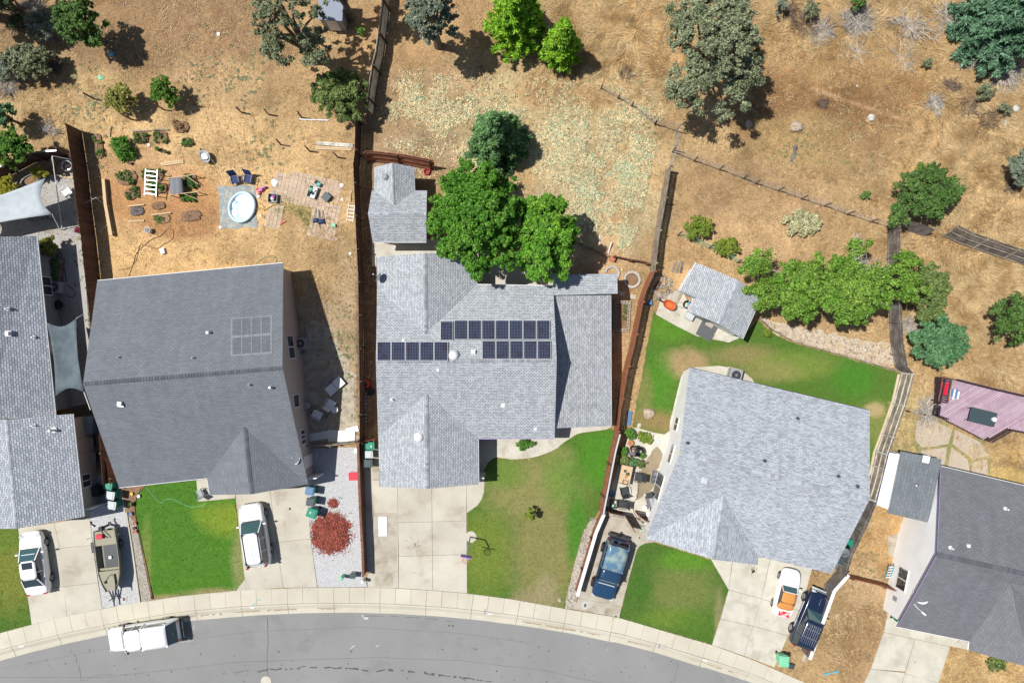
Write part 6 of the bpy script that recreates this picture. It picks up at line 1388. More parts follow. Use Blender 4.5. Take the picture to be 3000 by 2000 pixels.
brush('dead_branch', 'short bare white branch sticking up out of the broad bright green tree', 'branch', 2420, 752, 1.5, 5.4, 4, BP, 19, 5, .012, low=4.2, up=.2, dirs=(20, 80))
brush('dead_bush', 'small brown dry bush at the right edge near the grey-green bush', 'dead bush', 2960, 545, .8, .5, 40, TB, 20, 5, .010, up=.5)
brush('dead_bush', 'dry brown scrub beside the wire line below the bright pines', 'dead bush', 1835, 218, .7, .3, 70, TB, 21, 3, .009, up=.4)
brush('dead_bush', 'bare twiggy scrub at the top left edge behind the shrubs', 'dead bush', 60, 60, 1.5, 1.2, 60, TB, 22, 5, .012, up=.5)
brush('dead_bush', 'tangled grey scrub beside the big oak at the top edge', 'dead bush', 2410, 95, 1.3, .7, 50, TG, 31, 6, .010, up=.3)
brush('dead_bush', 'thicket of pale dead wood in the upper right, beside the teal pine', 'dead bush', 2840, 160, 1.5, .6, 46, TG, 32, 6, .011, up=.25)
brush('dead_bush', 'sprawling dead wood below the sage bushes at the far right', 'dead bush', 2900, 350, 1.2, .4, 40, TB, 33, 5, .010, up=.25)
brush('dead_bush', 'bare grey tangle at the very top left, in the dark shade', 'dead bush', 100, 30, 1.4, 1.0, 60, TG, 34, 5, .010, up=.4)
brush('dead_bush', 'dry twig heap at the left edge, under the olive grey shrub', 'dead bush', 20, 255, 1.3, .5, 40, TG, 35, 5, .012, up=.2)
# ================================================================ VEHICLES
def paint(name, col, rough=.25, coat=.7, metal=0.0, col2=None):
 return M(name, col, rough, col2, 1.2, .42, .58, var=.02, vscale=6, metal=metal, coat=coat, coord='obj')
PW = paint('white_car_paint', (.88, .88, .89)); PWS = paint('pearl_white_paint', (.74, .75, .76)); PNAVY = paint('navy_car_paint', (.012, .022, .055), .2); PBLUE = paint('blue_car_paint', (.02, .055, .12), .22)
PSIL = paint('cap_paint_with_reflections', (.30, .37, .35), .2, col2=(.10, .20, .30)); PTAN = M('orange_canvas', (.62, .27, .07), .85, var=.12, vscale=8, coord='obj'); PRED = M('faded_red_paint', (.62, .05, .06), .5, (.75, .55, .52), 3, .52, .56, var=.1, coord='obj')  # silver cap has mottled reflections put into its colour
LAMP = glassmat('lamp_glass', (.55, .58, .60), .1); LAMPR = glassmat('tail_lamp', (.42, .01, .015), .15); LAMPO = glassmat('orange_lamp', (.7, .2, .02), .15)
def loft(stations, mat, name, parent, sub=2, mats=None):
 """stations: (x, halfwidth, zbottom, zside, ztop)"""
 V = []; F = []; n = None
 for (x, w, zb, zs, zt) in stations:
  half = [(0, zb), (w * .80, zb), (w * .97, zb + .10), (w, (zb + zs) / 2), (w * .985, zs - .03), (w * .90, zs + (zt - zs) * .55), (w * .55, zt - .005), (0, zt)]
  ring = [(y, z) for y, z in half] + [(-y, z) for y, z in half[-2:0:-1]]
  n = len(ring); V += [(x, y, z) for y, z in ring]
 m = len(stations)
 for i in range(m - 1):
  for k in range(n): k2 = (k + 1) % n; F.append((i * n + k, (i + 1) * n + k, (i + 1) * n + k2, i * n + k2))
 F.append(list(range(n))); F.append([(m - 1) * n + k for k in range(n - 1, -1, -1)])
 b = MB().add(V, F); o = b.build(name, mat, parent, smooth=True, sub=sub)
 return o
def cabin(parent, x0, x1, x2, x3, wb, wr, zb, zr, roofmat, pill, front=True, rear=True, pillars=(), side=True, glassm='glass', nm='roof', pw=.06, wind='glass_teal', crown=.04):
 """x0 rear base, x1 rear top, x2 front top, x3 front base"""
 B = [(x0, -wb, zb), (x3, -wb * .97, zb), (x3, wb * .97, zb), (x0, wb, zb)]; T = [(x1, -wr, zr), (x2, -wr, zr), (x2, wr, zr), (x1, wr, zr)]
 MB().add(B + T, [(3, 2, 1, 0), (4, 5, 6, 7), (0, 1, 5, 4), (1, 2, 6, 5), (2, 3, 7, 6), (3, 0, 4, 7)]).build('side_windows', MT[glassm] if side else pill, parent)
 V = Vector
 def pane(a, b, c, d, name, mat, ins=.06, up=.012):
  a, b, c, d = map(V, (a, b, c, d)); n = (b - a).cross(d - a).normalized(); ce = (a + b + c + d) / 4
  q = [ce + (p - ce) * (1 - ins) + n * up for p in (a, b, c, d)]
  MB().add([tuple(p) for p in q] + [tuple(p - n * .03) for p in q], [(0, 1, 2, 3), (7, 6, 5, 4), (0, 4, 5, 1), (1, 5, 6, 2), (2, 6, 7, 3), (3, 7, 4, 0)]).build(name, mat, parent)
 if front: pane(B[1], B[2], T[2], T[1], 'windshield', MT[wind], .05)
 if rear: pane(B[3], B[0], T[0], T[3], 'rear_window', MT['glass'], .10)
 PL = [(a, b, pw, pw) for a, b in zip(B, T)]
 for t in pillars:
  for s in (0, 1):
   lo = V(B[0]).lerp(V(B[1]), t) if s == 0 else V(B[3]).lerp(V(B[2]), t); hi = V(T[0]).lerp(V(T[1]), min(1, max(0, (lo.x - x1) / (x2 - x1)))) if s == 0 else V(T[3]).lerp(V(T[2]), min(1, max(0, (lo.x - x1) / (x2 - x1))))
   PL.append((lo, hi, pw * .9, pw * .7))
 for q in PL: MB().bar(*q).build('pillar', pill, parent)
 nx, ny = 6, 6; vs = []; fs = []
 for i in range(nx + 1):
  for j in range(ny + 1):
   u = i / nx; v = j / ny * 2 - 1; x = x1 - .03 + (x2 - x1 + .06) * u
   e = .04 * (abs(u - .5) * 2) ** 4
   vs.append((x, v * (wr + .02) * (1 - .04 * (abs(u - .5) * 2) ** 3), zr + .015 + crown * (1 - v * v) - e))
 for i in range(nx):
  for j in range(ny): a = i * (ny + 1) + j; fs.append((a, a + ny + 1, a + ny + 2, a + 1))
 m2 = MB().add(vs, fs); o = m2.build(nm, roofmat, parent, smooth=True)
 s = o.modifiers.new('thick', 'SOLIDIFY'); s.thickness = .035; s.offset = -1
 return o
def wheels(parent, xs, yw, r=.33, w=.22, mat='rim', spokes=7, out=0.0):
 Rm = Matrix.Rotation(R(90), 4, 'X')
 for x in xs:
  for s in (1, -1):
   t = MB().lathe([(r * .60, -w / 2), (r * .92, -w / 2), (r, -w / 2 + .04), (r, w / 2 - .04), (r * .92, w / 2), (r * .60, w / 2)], (x, s * (yw - w / 2 + .03 + out), r), 20, M=Rm)
   o = t.build('wheel', MT['rubber'], parent)
   d = MB(); y = s * (yw + .032 + out)
   d.lathe([(r * .60, -.01), (r * .62, .012), (r * .55, .012), (r * .52, -.0)], (x, y, r), 20, M=Rm)
   for k in range(spokes):
    a = 2 * math.pi * k / spokes; d.bar((x, y, r), (x + math.cos(a) * r * .56, y, r + math.sin(a) * r * .56), .02, .05)
   d.build('rim', MT[mat], o)
   MB().lathe([(.01, -.02), (r * 1.16, -.02), (r * 1.18, 0), (.01, .0)], (x, s * (yw - .035), r * 1.02), 22, M=Rm).build('wheel_arch', MT['black'], parent)
def blk(parent, name, mat, *bs, bevel=.0):
 m = MB()
 for b in bs: m.box(*b)
 return m.build(name, mat if not isinstance(mat, str) else MT[mat], parent, bevel=bevel)
def mirrors(parent, x, y, z, mat):
 for s in (1, -1): blk(parent, 'mirror', mat, (x, s * (y + .12), z, .12, .22, .15), bevel=.03)
def lights(parent, xf, xr, y, zf, zr, sf=(.22, .36, .14), sr=(.10, .26, .18), fm=None):
 for s in (1, -1):
  blk(parent, 'headlight', fm or LAMP, (xf, s * y, zf, *sf, -s * 22), bevel=.03); blk(parent, 'taillight', LAMPR, (xr, s * y * 1.02, zr, *sr), bevel=.02)
# white sedan (front towards the house)
c = thing('parked_car', 'white sedan with dark sunroof parked on the left driveway', 'car', 119, 1640, 0, 98)
loft([(-2.40, .62, .42, .66, .72), (-2.30, .80, .30, .80, .90), (-1.85, .88, .24, .92, 1.02), (-1.3, .90, .20, .95, 1.04), (-.4, .91, .20, .93, 1.0), (.7, .91, .20, .90, .96), (1.25, .90, .22, .84, .93), (1.85, .87, .24, .74, .84), (2.22, .76, .30, .64, .72), (2.38, .50, .36, .56, .60)], PW, 'body', c)
cabin(c, -1.75, -1.0, .35, 1.15, .76, .58, .93, 1.42, PW, PW, pillars=(.42,), glassm='glass')
blk(c, 'sunroof', 'glass', (.02, 0, 1.445, .48, .78, .03), bevel=.02); wheels(c, (1.36, -1.30), .86, .32); mirrors(c, .82, .84, .92, PW)
lights(c, 2.05, -2.26, .62, .66, .74); MB().box(1.02, 0, .93, .30, 1.25, .02).build('cowl', MT['black'], c); blk(c, 'sun_shade', PWS, (.80, 0, 1.17, .05, 1.0, .03))
# white wagon
c = thing('parked_car', 'white wagon with roof rails parked nose to the dark roofed house', 'car', 757, 1557, 0, 99)
loft([(-2.33, .74, .40, .85, .98), (-2.25, .86, .30, 1.0, 1.08), (-1.7, .92, .24, 1.04, 1.10), (-.6, .93, .22, 1.02, 1.08), (.6, .93, .22, 1.0, 1.06), (1.15, .92, .24, .98, 1.06), (1.8, .90, .26, .92, 1.0), (2.18, .80, .32, .78, .88), (2.34, .55, .38, .66, .72)], PWS, 'body', c)
cabin(c, -2.22, -1.95, .30, 1.02, .80, .64, 1.02, 1.66, PW, PWS, pillars=(.34, .62), crown=.03)
for s in (1, -1):
 r_ = MB().bar((-1.85, s * .56, 1.74), (.15, s * .56, 1.74), .04, .04); 
 for x in (-1.8, -.85, .1): r_.box(x, s * .56, 1.66, .10, .05, .08)
 r_.build('roof_rail', MT['black'], c)
rb = MB()
for k in range(5): rb.bar((-1.7, -.40 + .2 * k, 1.705 + .012 * (2 - abs(k - 2))), (-.3, -.40 + .2 * k, 1.705 + .012 * (2 - abs(k - 2))), .03, .014)
rb.build('roof_ribs', PWS, c)
wheels(c, (1.36, -1.32), .88, .35); mirrors(c, .78, .86, 1.0, PW); lights(c, 2.02, -2.26, .66, .74, 1.0, sr=(.12, .16, .4)); blk(c, 'grille', 'metal_dark', (2.31, 0, .52, .08, .8, .2), bevel=.02); blk(c, 'bumper', PWS, (-2.36, 0, .42, .14, 1.5, .22), bevel=.04); blk(c, 'cowl', 'black', (1.0, 0, 1.045, .22, 1.3, .02))
# white pickup with camper shell on the road
c = thing('pickup_truck', 'white pickup with a white camper shell parked on the street', 'pickup truck', 436, 1848, 0, 188.5, z=-.11)
loft([(-2.66, .80, .45, .92, .98), (-2.6, .88, .38, 1.0, 1.04), (-1.6, .90, .36, 1.03, 1.06), (.0, .90, .34, 1.03, 1.06), (1.2, .90, .34, 1.02, 1.10), (1.9, .89, .36, .98, 1.08), (2.5, .86, .42, .88, .98), (2.62, .74, .46, .74, .84)], PW, 'body', c)
cabin(c, -.24, -.22, .96, 1.38, .84, .74, 1.0, 1.66, PW, PW, pillars=(.40,), rear=False, pw=.09)
cabin(c, -2.62, -2.12, -.30, -.26, .86, .78, 1.0, 1.72, PW, PW, front=False, side=False, nm='camper_shell', pw=.10, crown=.06)
for s in (1, -1): MB().bar((-2.0, s * .835, 1.42), (-.55, s * .835, 1.42), .03, .26).build('camper_window', MT['glass'], c)
wheels(c, (1.62, -1.62), .86, .37, .25); mirrors(c, 1.15, .88, 1.05, 'black'); lights(c, 2.52, -2.64, .68, .72, .78, sf=(.14, .30, .18), sr=(.06, .12, .34))
blk(c, 'bumper', 'metal_dark', (-2.78, 0, .45, .20, 1.66, .18), bevel=.03); blk(c, 'front_bumper', 'metal', (2.70, 0, .42, .16, 1.62, .18), bevel=.03); blk(c, 'shell_handle', 'metal_dark', (-2.45, 0, 1.30, .06, .14, .08)); blk(c, 'cowl', 'grey_pl', (1.42, 0, 1.085, .12, 1.3, .015))
# blue pickup with silvery cap, nose to the street
c = thing('pickup_truck', 'blue pickup with a reflective silver cap parked beside the white topped fence', 'pickup truck', 1783, 1655, 0, -106)
loft([(-2.28, .74, .48, .90, .96), (-2.2, .84, .40, .98, 1.02), (-1.2, .87, .36, 1.0, 1.04), (.3, .87, .34, 1.0, 1.04), (1.0, .87, .34, 1.0, 1.08), (1.6, .86, .36, .96, 1.06), (2.15, .82, .42, .84, .94), (2.28, .66, .46, .70, .78)], PBLUE, 'body', c)
cabin(c, -.12, -.12, .62, 1.02, .80, .72, 1.0, 1.62, PBLUE, PBLUE, rear=False, pw=.08)
cabin(c, -2.16, -1.92, -.16, -.14, .82, .75, 1.0, 1.70, PSIL, PSIL, front=False, side=False, nm='camper_shell', pw=.08, crown=.07)
for s in (1, -1):
 for x in (-1.75, -1.2, -.65): MB().bar((x, s * .80, 1.40), (x + .42, s * .80, 1.40), .03, .26).build('camper_window', MT['glass'], c)
blk(c, 'hatch_window', 'glass', (-2.02, 0, 1.69, .20, 1.15, .05), bevel=.01)
wheels(c, (1.38, -1.30), .85, .36, .24, mat='rust', out=.08); mirrors(c, .80, .84, 1.02, 'black'); lights(c, 2.14, -2.24, .64, .70, .74, sr=(.08, .12, .32))
blk(c, 'bumper', 'metal_dark', (-2.42, 0, .46, .24, 1.6, .16), (-2.6, 0, .50, .18, .12, .12), (-2.5, .45, .6, .08, .08, .3), bevel=.02); blk(c, 'wiper_cowl', 'silver_bin', (1.10, 0, 1.065, .06, 1.25, .03)); blk(c, 'spare_wheel', 'black', (-2.52, -.1, .72, .12, .3, .3), bevel=.05)
# white convertible with orange canvas top
c = thing('parked_car', 'white convertible with orange canvas roof and red patched boot lid', 'car', 2296, 1728, 0, 76); c.scale = (.93, .93, .93)
loft([(-1.96, .52, .40, .62, .66), (-1.88, .72, .30, .72, .80), (-1.5, .82, .22, .80, .88), (-.8, .84, .20, .82, .88), (.4, .83, .20, .78, .84), (.95, .84, .22, .76, .84), (1.45, .80, .24, .68, .78), (1.82, .68, .28, .58, .66), (1.96, .44, .34, .50, .54)], PW, 'body', c)
cabin(c, -1.15, -.62, .20, .62, .66, .54, .84, 1.20, PTAN, PTAN, pillars=(), rear=False, nm='canvas_roof', wind='glass_teal', crown=.05)
blk(c, 'boot_lid', PRED, (-1.60, -.08, .862, .42, .92, .035), bevel=.01); blk(c, 'rear_screen', 'black', (-.86, 0, 1.08, .12, .72, .03), bevel=.01)
loft([(-1.30, .5, .70, .84, .90), (-1.2, .62, .72, .92, 1.0), (-.9, .62, .74, 1.06, 1.14), (-.60, .58, .80, 1.16, 1.22)], PTAN, 'canvas_tail', c, 1)
wheels(c, (1.16, -1.12), .80, .29, .2); mirrors(c, .50, .74, .82, PW); lights(c, 1.72, -1.86, .50, .56, .60, sf=(.16, .26, .06), sr=(.08, .30, .10)); blk(c, 'grille', 'black', (1.93, 0, .34, .06, .6, .1), bevel=.02); MB().tube([(.62, -.62, .86), (.24, -.56, 1.22), (.24, .56, 1.22), (.62, .62, .86)], .03, 6).build('screen_frame', PW, c)
# navy wagon with roof rack
c = thing('parked_car', 'navy blue sport wagon with silver roof rack slats beside the white capped fence', 'car', 2362, 1800, 0, 67); c.scale = (.95, .95, .95)
loft([(-2.30, .78, .45, .90, 1.02), (-2.22, .88, .36, 1.05, 1.12), (-1.4, .92, .30, 1.08, 1.14), (.2, .92, .28, 1.06, 1.12), (.95, .92, .30, 1.04, 1.14), (1.6, .91, .32, .98, 1.08), (2.1, .84, .38, .88, .98), (2.28, .62, .44, .70, .78)], PNAVY, 'body', c)
cabin(c, -2.20, -2.02, .12, .78, .82, .68, 1.06, 1.68, PNAVY, PNAVY, pillars=(.30, .60), crown=.03)
rk = MB()
for k in range(7): rk.bar((-1.75, -.48 + .16 * k, 1.745), (-.1, -.48 + .16 * k, 1.745), .022, .02)
for x in (-1.2, -.55): rk.bar((x, -.56, 1.775), (x, .56, 1.775), .05, .03)
rk.build('roof_rack', MT['metal'], c)
wheels(c, (1.35, -1.30), .90, .38, .26, out=.05); mirrors(c, .62, .88, 1.05, PNAVY); lights(c, 2.10, -2.26, .62, .78, .98, sr=(.12, .14, .34)); blk(c, 'front_bumper', 'silver_bin', (2.30, 0, .50, .20, 1.5, .18), bevel=.05); blk(c, 'grille', 'metal', (2.24, 0, .74, .08, .8, .14), bevel=.02)
for s in (1, -1): blk(c, 'side_trim', 'metal', (0, s * .925, .60, 2.2, .03, .05))
blk(c, 'hood_trim', 'metal', (1.55, 0, 1.115, .5, .02, .012))
# jon boat on a trailer
OLV = M('olive_boat_paint', (.30, .28, .20), .6, var=.08, vscale=7, coord='obj'); OLD_ = M('olive_hull_side', (.22, .21, .15), .6, var=.1, coord='obj')
c = thing('jon_boat', 'olive flat-bottomed boat with red fuel tank and black outboard', 'boat', 318, 1640, .9, -83, z=.55)
def ringb(x, w, z0, z1): return [(x, -w * .82, z0), (x, w * .82, z0), (x, w, z1), (x, -w, z1)]
st = [(-2.25, .80, 0, .50), (-1.5, .84, -.02, .50), (0, .85, -.02, .50), (1.0, .80, 0, .52), (1.7, .62, .10, .56), (2.25, .36, .26, .60)]
mb = MB()
for (x, w_, a, b) in st: mb.v += ringb(x, w_, a, b) + [(x, w_ - .05, b), (x, -w_ + .05, b), (x, w_ * .78, a + .05), (x, -w_ * .78, a + .05)]
for i in range(len(st) - 1):
 a = i * 8; b = a + 8
 for (p, q) in ((0, 1), (1, 2), (2, 4), (4, 6), (6, 7), (7, 5), (5, 3), (3, 0)): mb.f.append([a + p, a + q, b + q, b + p]); mb.m.append(0)
mb.f.append([0, 1, 2, 4, 6, 7, 5, 3]); mb.m.append(0); e = (len(st) - 1) * 8; mb.f.append([e + i for i in (3, 5, 7, 6, 4, 2, 1, 0)]); mb.m.append(0)
mb.build('hull', OLD_, c)
MB().prism([(-2.2, -.74), (-1.15, -.77), (-1.15, .77), (-2.2, .74)], .36, .44).build('rear_deck', OLV, c)
MB().prism([(.75, -.74), (1.65, -.58), (2.2, -.33), (2.2, .33), (1.65, .58), (.75, .74)], .40, .47).build('bow_deck', OLV, c)
blk(c, 'floor_panel', 'metal_dark', (-.2, .12, .08, 1.7, 1.05, .04)); blk(c, 'seat', OLV, (.62, 0, .30, .16, 1.5, .06)); blk(c, 'fuel_tank', 'red_pl', (-1.85, -.30, .44, .34, .5, .22), bevel=.05); blk(c, 'cool_box_lid', 'white', (-.15, .05, .13, .22, .22, .10), bevel=.02)
ob = MB().box(-2.42, -.1, .35, .30, .30, .40, 0).box(-2.45, -.1, -.35, .16, .12, .75).box(-2.52, -.1, -.45, .3, .08, .12)
ob.build('outboard_motor', MT['black'], c, bevel=.05); MB().tube([(-2.3, -.1, .62), (-1.95, .15, .72), (-1.7, .35, .62)], .035, 6).build('tiller', MT['black'], c)
MB().tube([(-2.7, -.3, .9), (-2.95, -.5, 1.05), (-3.1, -.45, 1.1)], [.07, .05, .09], 7).build('motor_cowl_handle', MT['black'], c)
MB().tube([(1.0, .42, .52), (1.9, .45, .55), (2.5, .38, .62)], [.045, .06, .04], 6).build('trolling_motor', MT['black'], c); MB().ball((1.55, -.32, .50), .11, 8).build('foot_pedal', MT['black'], c)
MB().tube([(1.5, -.3, .5), (1.2, -.1, .53), (1.0, .2, .53), (1.3, .4, .55)], .014, 5).build('cable', MT['black'], c)
t = thing('boat_trailer', 'black boat trailer under the olive boat', 'trailer', 322, 1642, .3, -83)
m_ = MB().bar((-1.9, -.55, .42), (1.2, -.55, .42), .07, .09).bar((-1.9, .55, .42), (1.2, .55, .42), .07, .09).bar((1.2, -.55, .42), (3.0, 0, .42), .07, .09).bar((1.2, .55, .42), (3.0, 0, .42), .07, .09).bar((-1.2, -.95, .36), (-1.2, .95, .36), .07, .07).bar((2.2, 0, .42), (3.35, 0, .42), .08, .08)
m_.build('frame', MT['metal_dark'], t); wheels(t, (-1.2,), .95, .28, .18, spokes=5); MB().tube([(2.75, 0, .05), (2.75, 0, .95)], .035, 8).build('jack', MT['metal_dark'], t)
for s in (1, -1): blk(t, 'fender', 'metal_dark', (-1.2, s * .98, .56, .8, .22, .04), bevel=.02); MB().tube([(-1.95, s * 1.02, .4), (-1.95, s * 1.02, 1.15)], .02, 6).build('guide_pole', MT['white'], t)
# ================================================================ SMALL THINGS
def one(name, label, cat, px, py, rz, mb, mat, h=0, z=0, group=None, bevel=0, smooth=False):
 o = mb.build(name, mat if not isinstance(mat, str) else MT[mat], None, bevel=bevel, smooth=smooth)
 a, b = xy(px, py, h); o.location = (a, b, z); o.rotation_euler = (0, 0, R(rz)); return setp(o, label, cat, group)
def bin_(label, px, py, rz, lid, body, h=1.05, w=.58, cat='wheelie bin', group=None, mark=False, open_=False):
 t = thing('wheelie_bin', label, cat, px, py, h, rz, group)
 MB().box(0, 0, .08, w * .72, w * .78, h - .12, 0, tx=1.32, ty=1.22).build('body', MT[body], t, bevel=.02)
 l = MB().box(.02, 0, h - .035, w * 1.08, w * 1.02, .05).box(0, 0, h + .015, w * .88, w * .82, .035, tx=.9, ty=.9).box(w * .5, 0, h - .02, .12, w * .8, .04)
 l = l.build('lid', MT[lid], t, bevel=.015)
 MB().tube([(-w * .58, -w * .35, h - .08), (-w * .58, w * .35, h - .08)], .016, 6).build('handle', MT[body], t)
 for s in (1, -1): MB().lathe([(.02, -.03), (.12, -.03), (.12, .03), (.02, .03)], (-w * .36, s * w * .42, .12), 12, M=Matrix.Rotation(R(90), 4, 'X')).build('wheel', MT['black'], t)
 if mark: blk(l, 'label_plate', 'silver_bin', (.12, -.02, h + .052, .10, .16, .006), (.12, .05, h + .052, .07, .03, .008))
 return t
bin_('green bin with open-looking lid, topmost of three beside the left house', 315, 1422, -10, 'green_bin', 'green_bin')
bin_('green bin with silvered lid, middle of three beside the left house', 322, 1451, -10, 'silver_bin', 'green_bin')
bin_('green bin with scuffed silvered lid, lowest of three beside the left house', 326, 1480, -10, 'silver_bin', 'green_bin')
bin_('slate blue lidded bin, topmost of three at the red bark heap', 908, 1438, 172, 'blue_bin', 'green_bin')
bin_('charcoal bin in the middle of three at the red bark heap', 911, 1470, 172, 'charcoal_bin', 'green_bin')
bin_('bright green bin with printed lid touching the red bark heap', 914, 1503, 160, 'green_bin', 'green_bin', w=.68, mark=True)
bin_('green bin in the strip beside the middle house, above a silver lidded one', 1083, 1306, 0, 'green_bin', 'green_bin', mark=True)
bin_('silver lidded bin in the strip beside the middle house', 1080, 1331, 0, 'silver_bin', 'charcoal_bin', w=.52)
bin_('black bin with glossy lid, lowest in the strip beside the middle house', 1078, 1357, 0, 'charcoal_bin', 'black')
bin_('green bin behind the pale blue-grey roof corner', 2487, 1592, 70, 'green_bin', 'green_bin')
bin_('dark green bin below the satellite dish, beside the pale blue-grey roof', 2466, 1640, 70, 'charcoal_bin', 'green_bin')
bin_('green bin at the white wall beside the cracked driveway', 2631, 1806, 30, 'green_bin', 'green_bin', .9)
bin_('pale green bin standing at the bottom of the dirt strip', 2298, 1936, -95, 'green_lt', 'green_lt', 1.0, .72)
# totes and boxes
def tote(name, label, px, py, rz, sx, sy, h, mat, cat='storage box', stuff=None, lid=True):
 t = thing(name, label, cat, px, py, h, rz)
 m = MB(); w_ = .02
 if lid: m.box(0, 0, 0, sx * .9, sy * .9, h - .04, tx=1.06, ty=1.06); m.build('tub', MT[mat], t, bevel=.01); MB().box(0, 0, h - .04, sx, sy, .05).box(0, 0, h + .01, sx * .82, sy * .8, .02).build('lid', MT[mat], t, bevel=.015)
 else:
  m.box(0, 0, 0, sx, sy, .03)
  for (a, b, c, d) in ((sx / 2, 0, w_, sy), (-sx / 2, 0, w_, sy), (0, sy / 2, sx, w_), (0, -sy / 2, sx, w_)): m.box(a, b, .03, c, d, h - .03)
  m.build('tub', MT[mat], t)
  rr = random.Random(int(px)); cols = stuff or ['green_lt', 'white', 'blue_pl', 'grey_pl']
  for k, cm in enumerate(cols):
   MB().ball((rr.uniform(-.3, .3) * sx, rr.uniform(-.3, .3) * sy, h * .8), min(sx, sy) * .2, 8, sz=.7, jit=.25, seed=k).build('toy', MT[cm], t)
 return t
tote('storage_box', 'red plastic tote with lid on the white gravel', 1037, 1395, 3, .78, .58, .40, 'red_pl')
tote('storage_box', 'open white tote of toys beside the pool tarp', 798, 580, -5, .66, .62, .35, 'grey_pl', stuff=['white', 'blue_pl', 'grey_pl', 'pink'], lid=False)
tote('storage_box', 'open clear tote with green toys on the tan pavers', 914, 562, -20, .62, .86, .35, 'silver_bin', stuff=['green_lt', 'white', 'black', 'green_bin'], lid=False)
tote('storage_box', 'white bucket-like box by the low brown wall', 1045, 1320, 5, .34, .34, .4, 'white')
tote('storage_box', 'small bright green box on the tan pavers', 977, 660, 0, .30, .26, .2, 'green_lt')
tote('storage_box', 'small white box with a red patch on the straw yard', 475, 735, 15, .32, .44, .2, 'white')
tote('storage_box', 'dark small bin lying beside the pale green bin', 2318, 1951, -15, .50, .36, .3, 'charcoal_bin')
tote('storage_box', 'black box with white edge inside the patio corner', 1799, 1477, 0, .50, .58, .5, 'charcoal_bin', stuff=['green_lt', 'white'], lid=False)
tote('storage_box', 'grey-white storage chest in front of the shingled shed', 2021, 927, -30, .62, .46, .5, 'silver_bin')
tote('storage_box', 'slate blue tub in the shade of the red-stained fence', 1905, 886, 5, .30, .42, .25, 'blue_bin')
tote('storage_box', 'square red-brown planter box at the end of the timber border', 1795, 757, -30, .42, .36, .4, 'terracotta')
# air conditioners
def ac(label, px, py, rz, s=.85, h=.8, mat='grey_pl'):
 t = thing('air_conditioner', label, 'air conditioner', px, py, h * .5, rz)
 MB().box(0, 0, 0, s * 1.15, s * 1.15, .06).build('pad', MT['concrete'], t); MB().box(0, 0, .06, s, s, h - .06).build('cabinet', MT[mat], t, bevel=.03)
 MB().lathe([(s * .38, h - .01), (s * .38, h + .015), (.10, h + .015), (.10, h)], (0, 0, 0), 20).build('fan_opening', MT['black'], t)
 g = MB()
 for k in range(8): a = math.pi * k / 8; g.bar((math.cos(a) * s * .38, math.sin(a) * s * .38, h + .025), (-math.cos(a) * s * .38, -math.sin(a) * s * .38, h + .025), .012, .01)
 g.lathe([(.09, h + .02), (.09, h + .05), (.01, h + .05)], (0, 0, 0), 10); g.build('fan_guard', MT['metal'], t); return t
ac('grey air conditioner in the shade beside the left house wall', 168, 842, -4); ac('air conditioner at the beige wall of the dark roofed house', 884, 1006, 0, .82); ac('air conditioner half under the eave on the curved apron', 2152, 1098, -14, .9)
# chairs
def chair(name, label, px, py, rz, mat, frame, s=1.0, h=.42, back=.55, arms=True, group=None):
 t = thing(name, label, 'chair', px, py, 0, rz, group)
 MB().box(0, 0, h - .03, .50 * s, .50 * s, .04).build('seat', MT[mat], t, bevel=.01)
 M_ = Matrix.Translation((-.27 * s, 0, h)) @ Matrix.Rotation(R(-18), 4, 'Y')
 MB().box(0, 0, 0, .035, .50 * s, back, M=M_).build('backrest', MT[mat], t, bevel=.01)
 for (a, b) in ((1, 1), (1, -1), (-1, 1), (-1, -1)): MB().tube([(a * .24 * s, b * .25 * s, 0), (a * .22 * s, b * .24 * s, h - .02)], .018, 6).build('leg', MT[frame], t)
 if arms:
  for b in (1, -1): MB().tube([(.24 * s, b * .28 * s, h), (.22 * s, b * .29 * s, h + .22), (-.25 * s, b * .28 * s, h + .24)], .025, 6).build('armrest', MT[frame], t)
 return t
c0 = chair('patio_chair', 'navy camping chair above the pool tarp, left one', 694, 530, -75, 'navy', 'grey_pl', 1.15, .40, .7)
copytree(c0, 732, 528, 0, -100, 'navy camping chair above the pool tarp, right one')
chair('patio_chair', 'black mesh patio chair at the right side of the tan table', 1868, 1394, 172, 'metal_dark', 'black', 1.15)
chair('patio_chair', 'dark mesh patio chair below the tan table', 1826, 1434, 100, 'metal_dark', 'black', 1.05)
chair('patio_chair', 'dark patio chair beside the black box near the gate', 1822, 1473, 172, 'metal_dark', 'black', 1.1)
chair('plastic_chair', 'white plastic chair against the tall dark fence', 206, 566, -140, 'white', 'white', 1.2)
chair('folding_chair', 'grey folding chair in the corner of the entry walk', 593, 1440, 120, 'grey_pl', 'metal_dark', 1.0)
chair('plastic_chair', 'white plastic chair in the shaded side yard', 973, 1181, 60, 'white', 'white', 1.15)
chair('plastic_chair', 'white chair seat lying in the shaded side yard, lowest', 936, 1214, -30, 'white', 'white', 1.1, .3, .3)
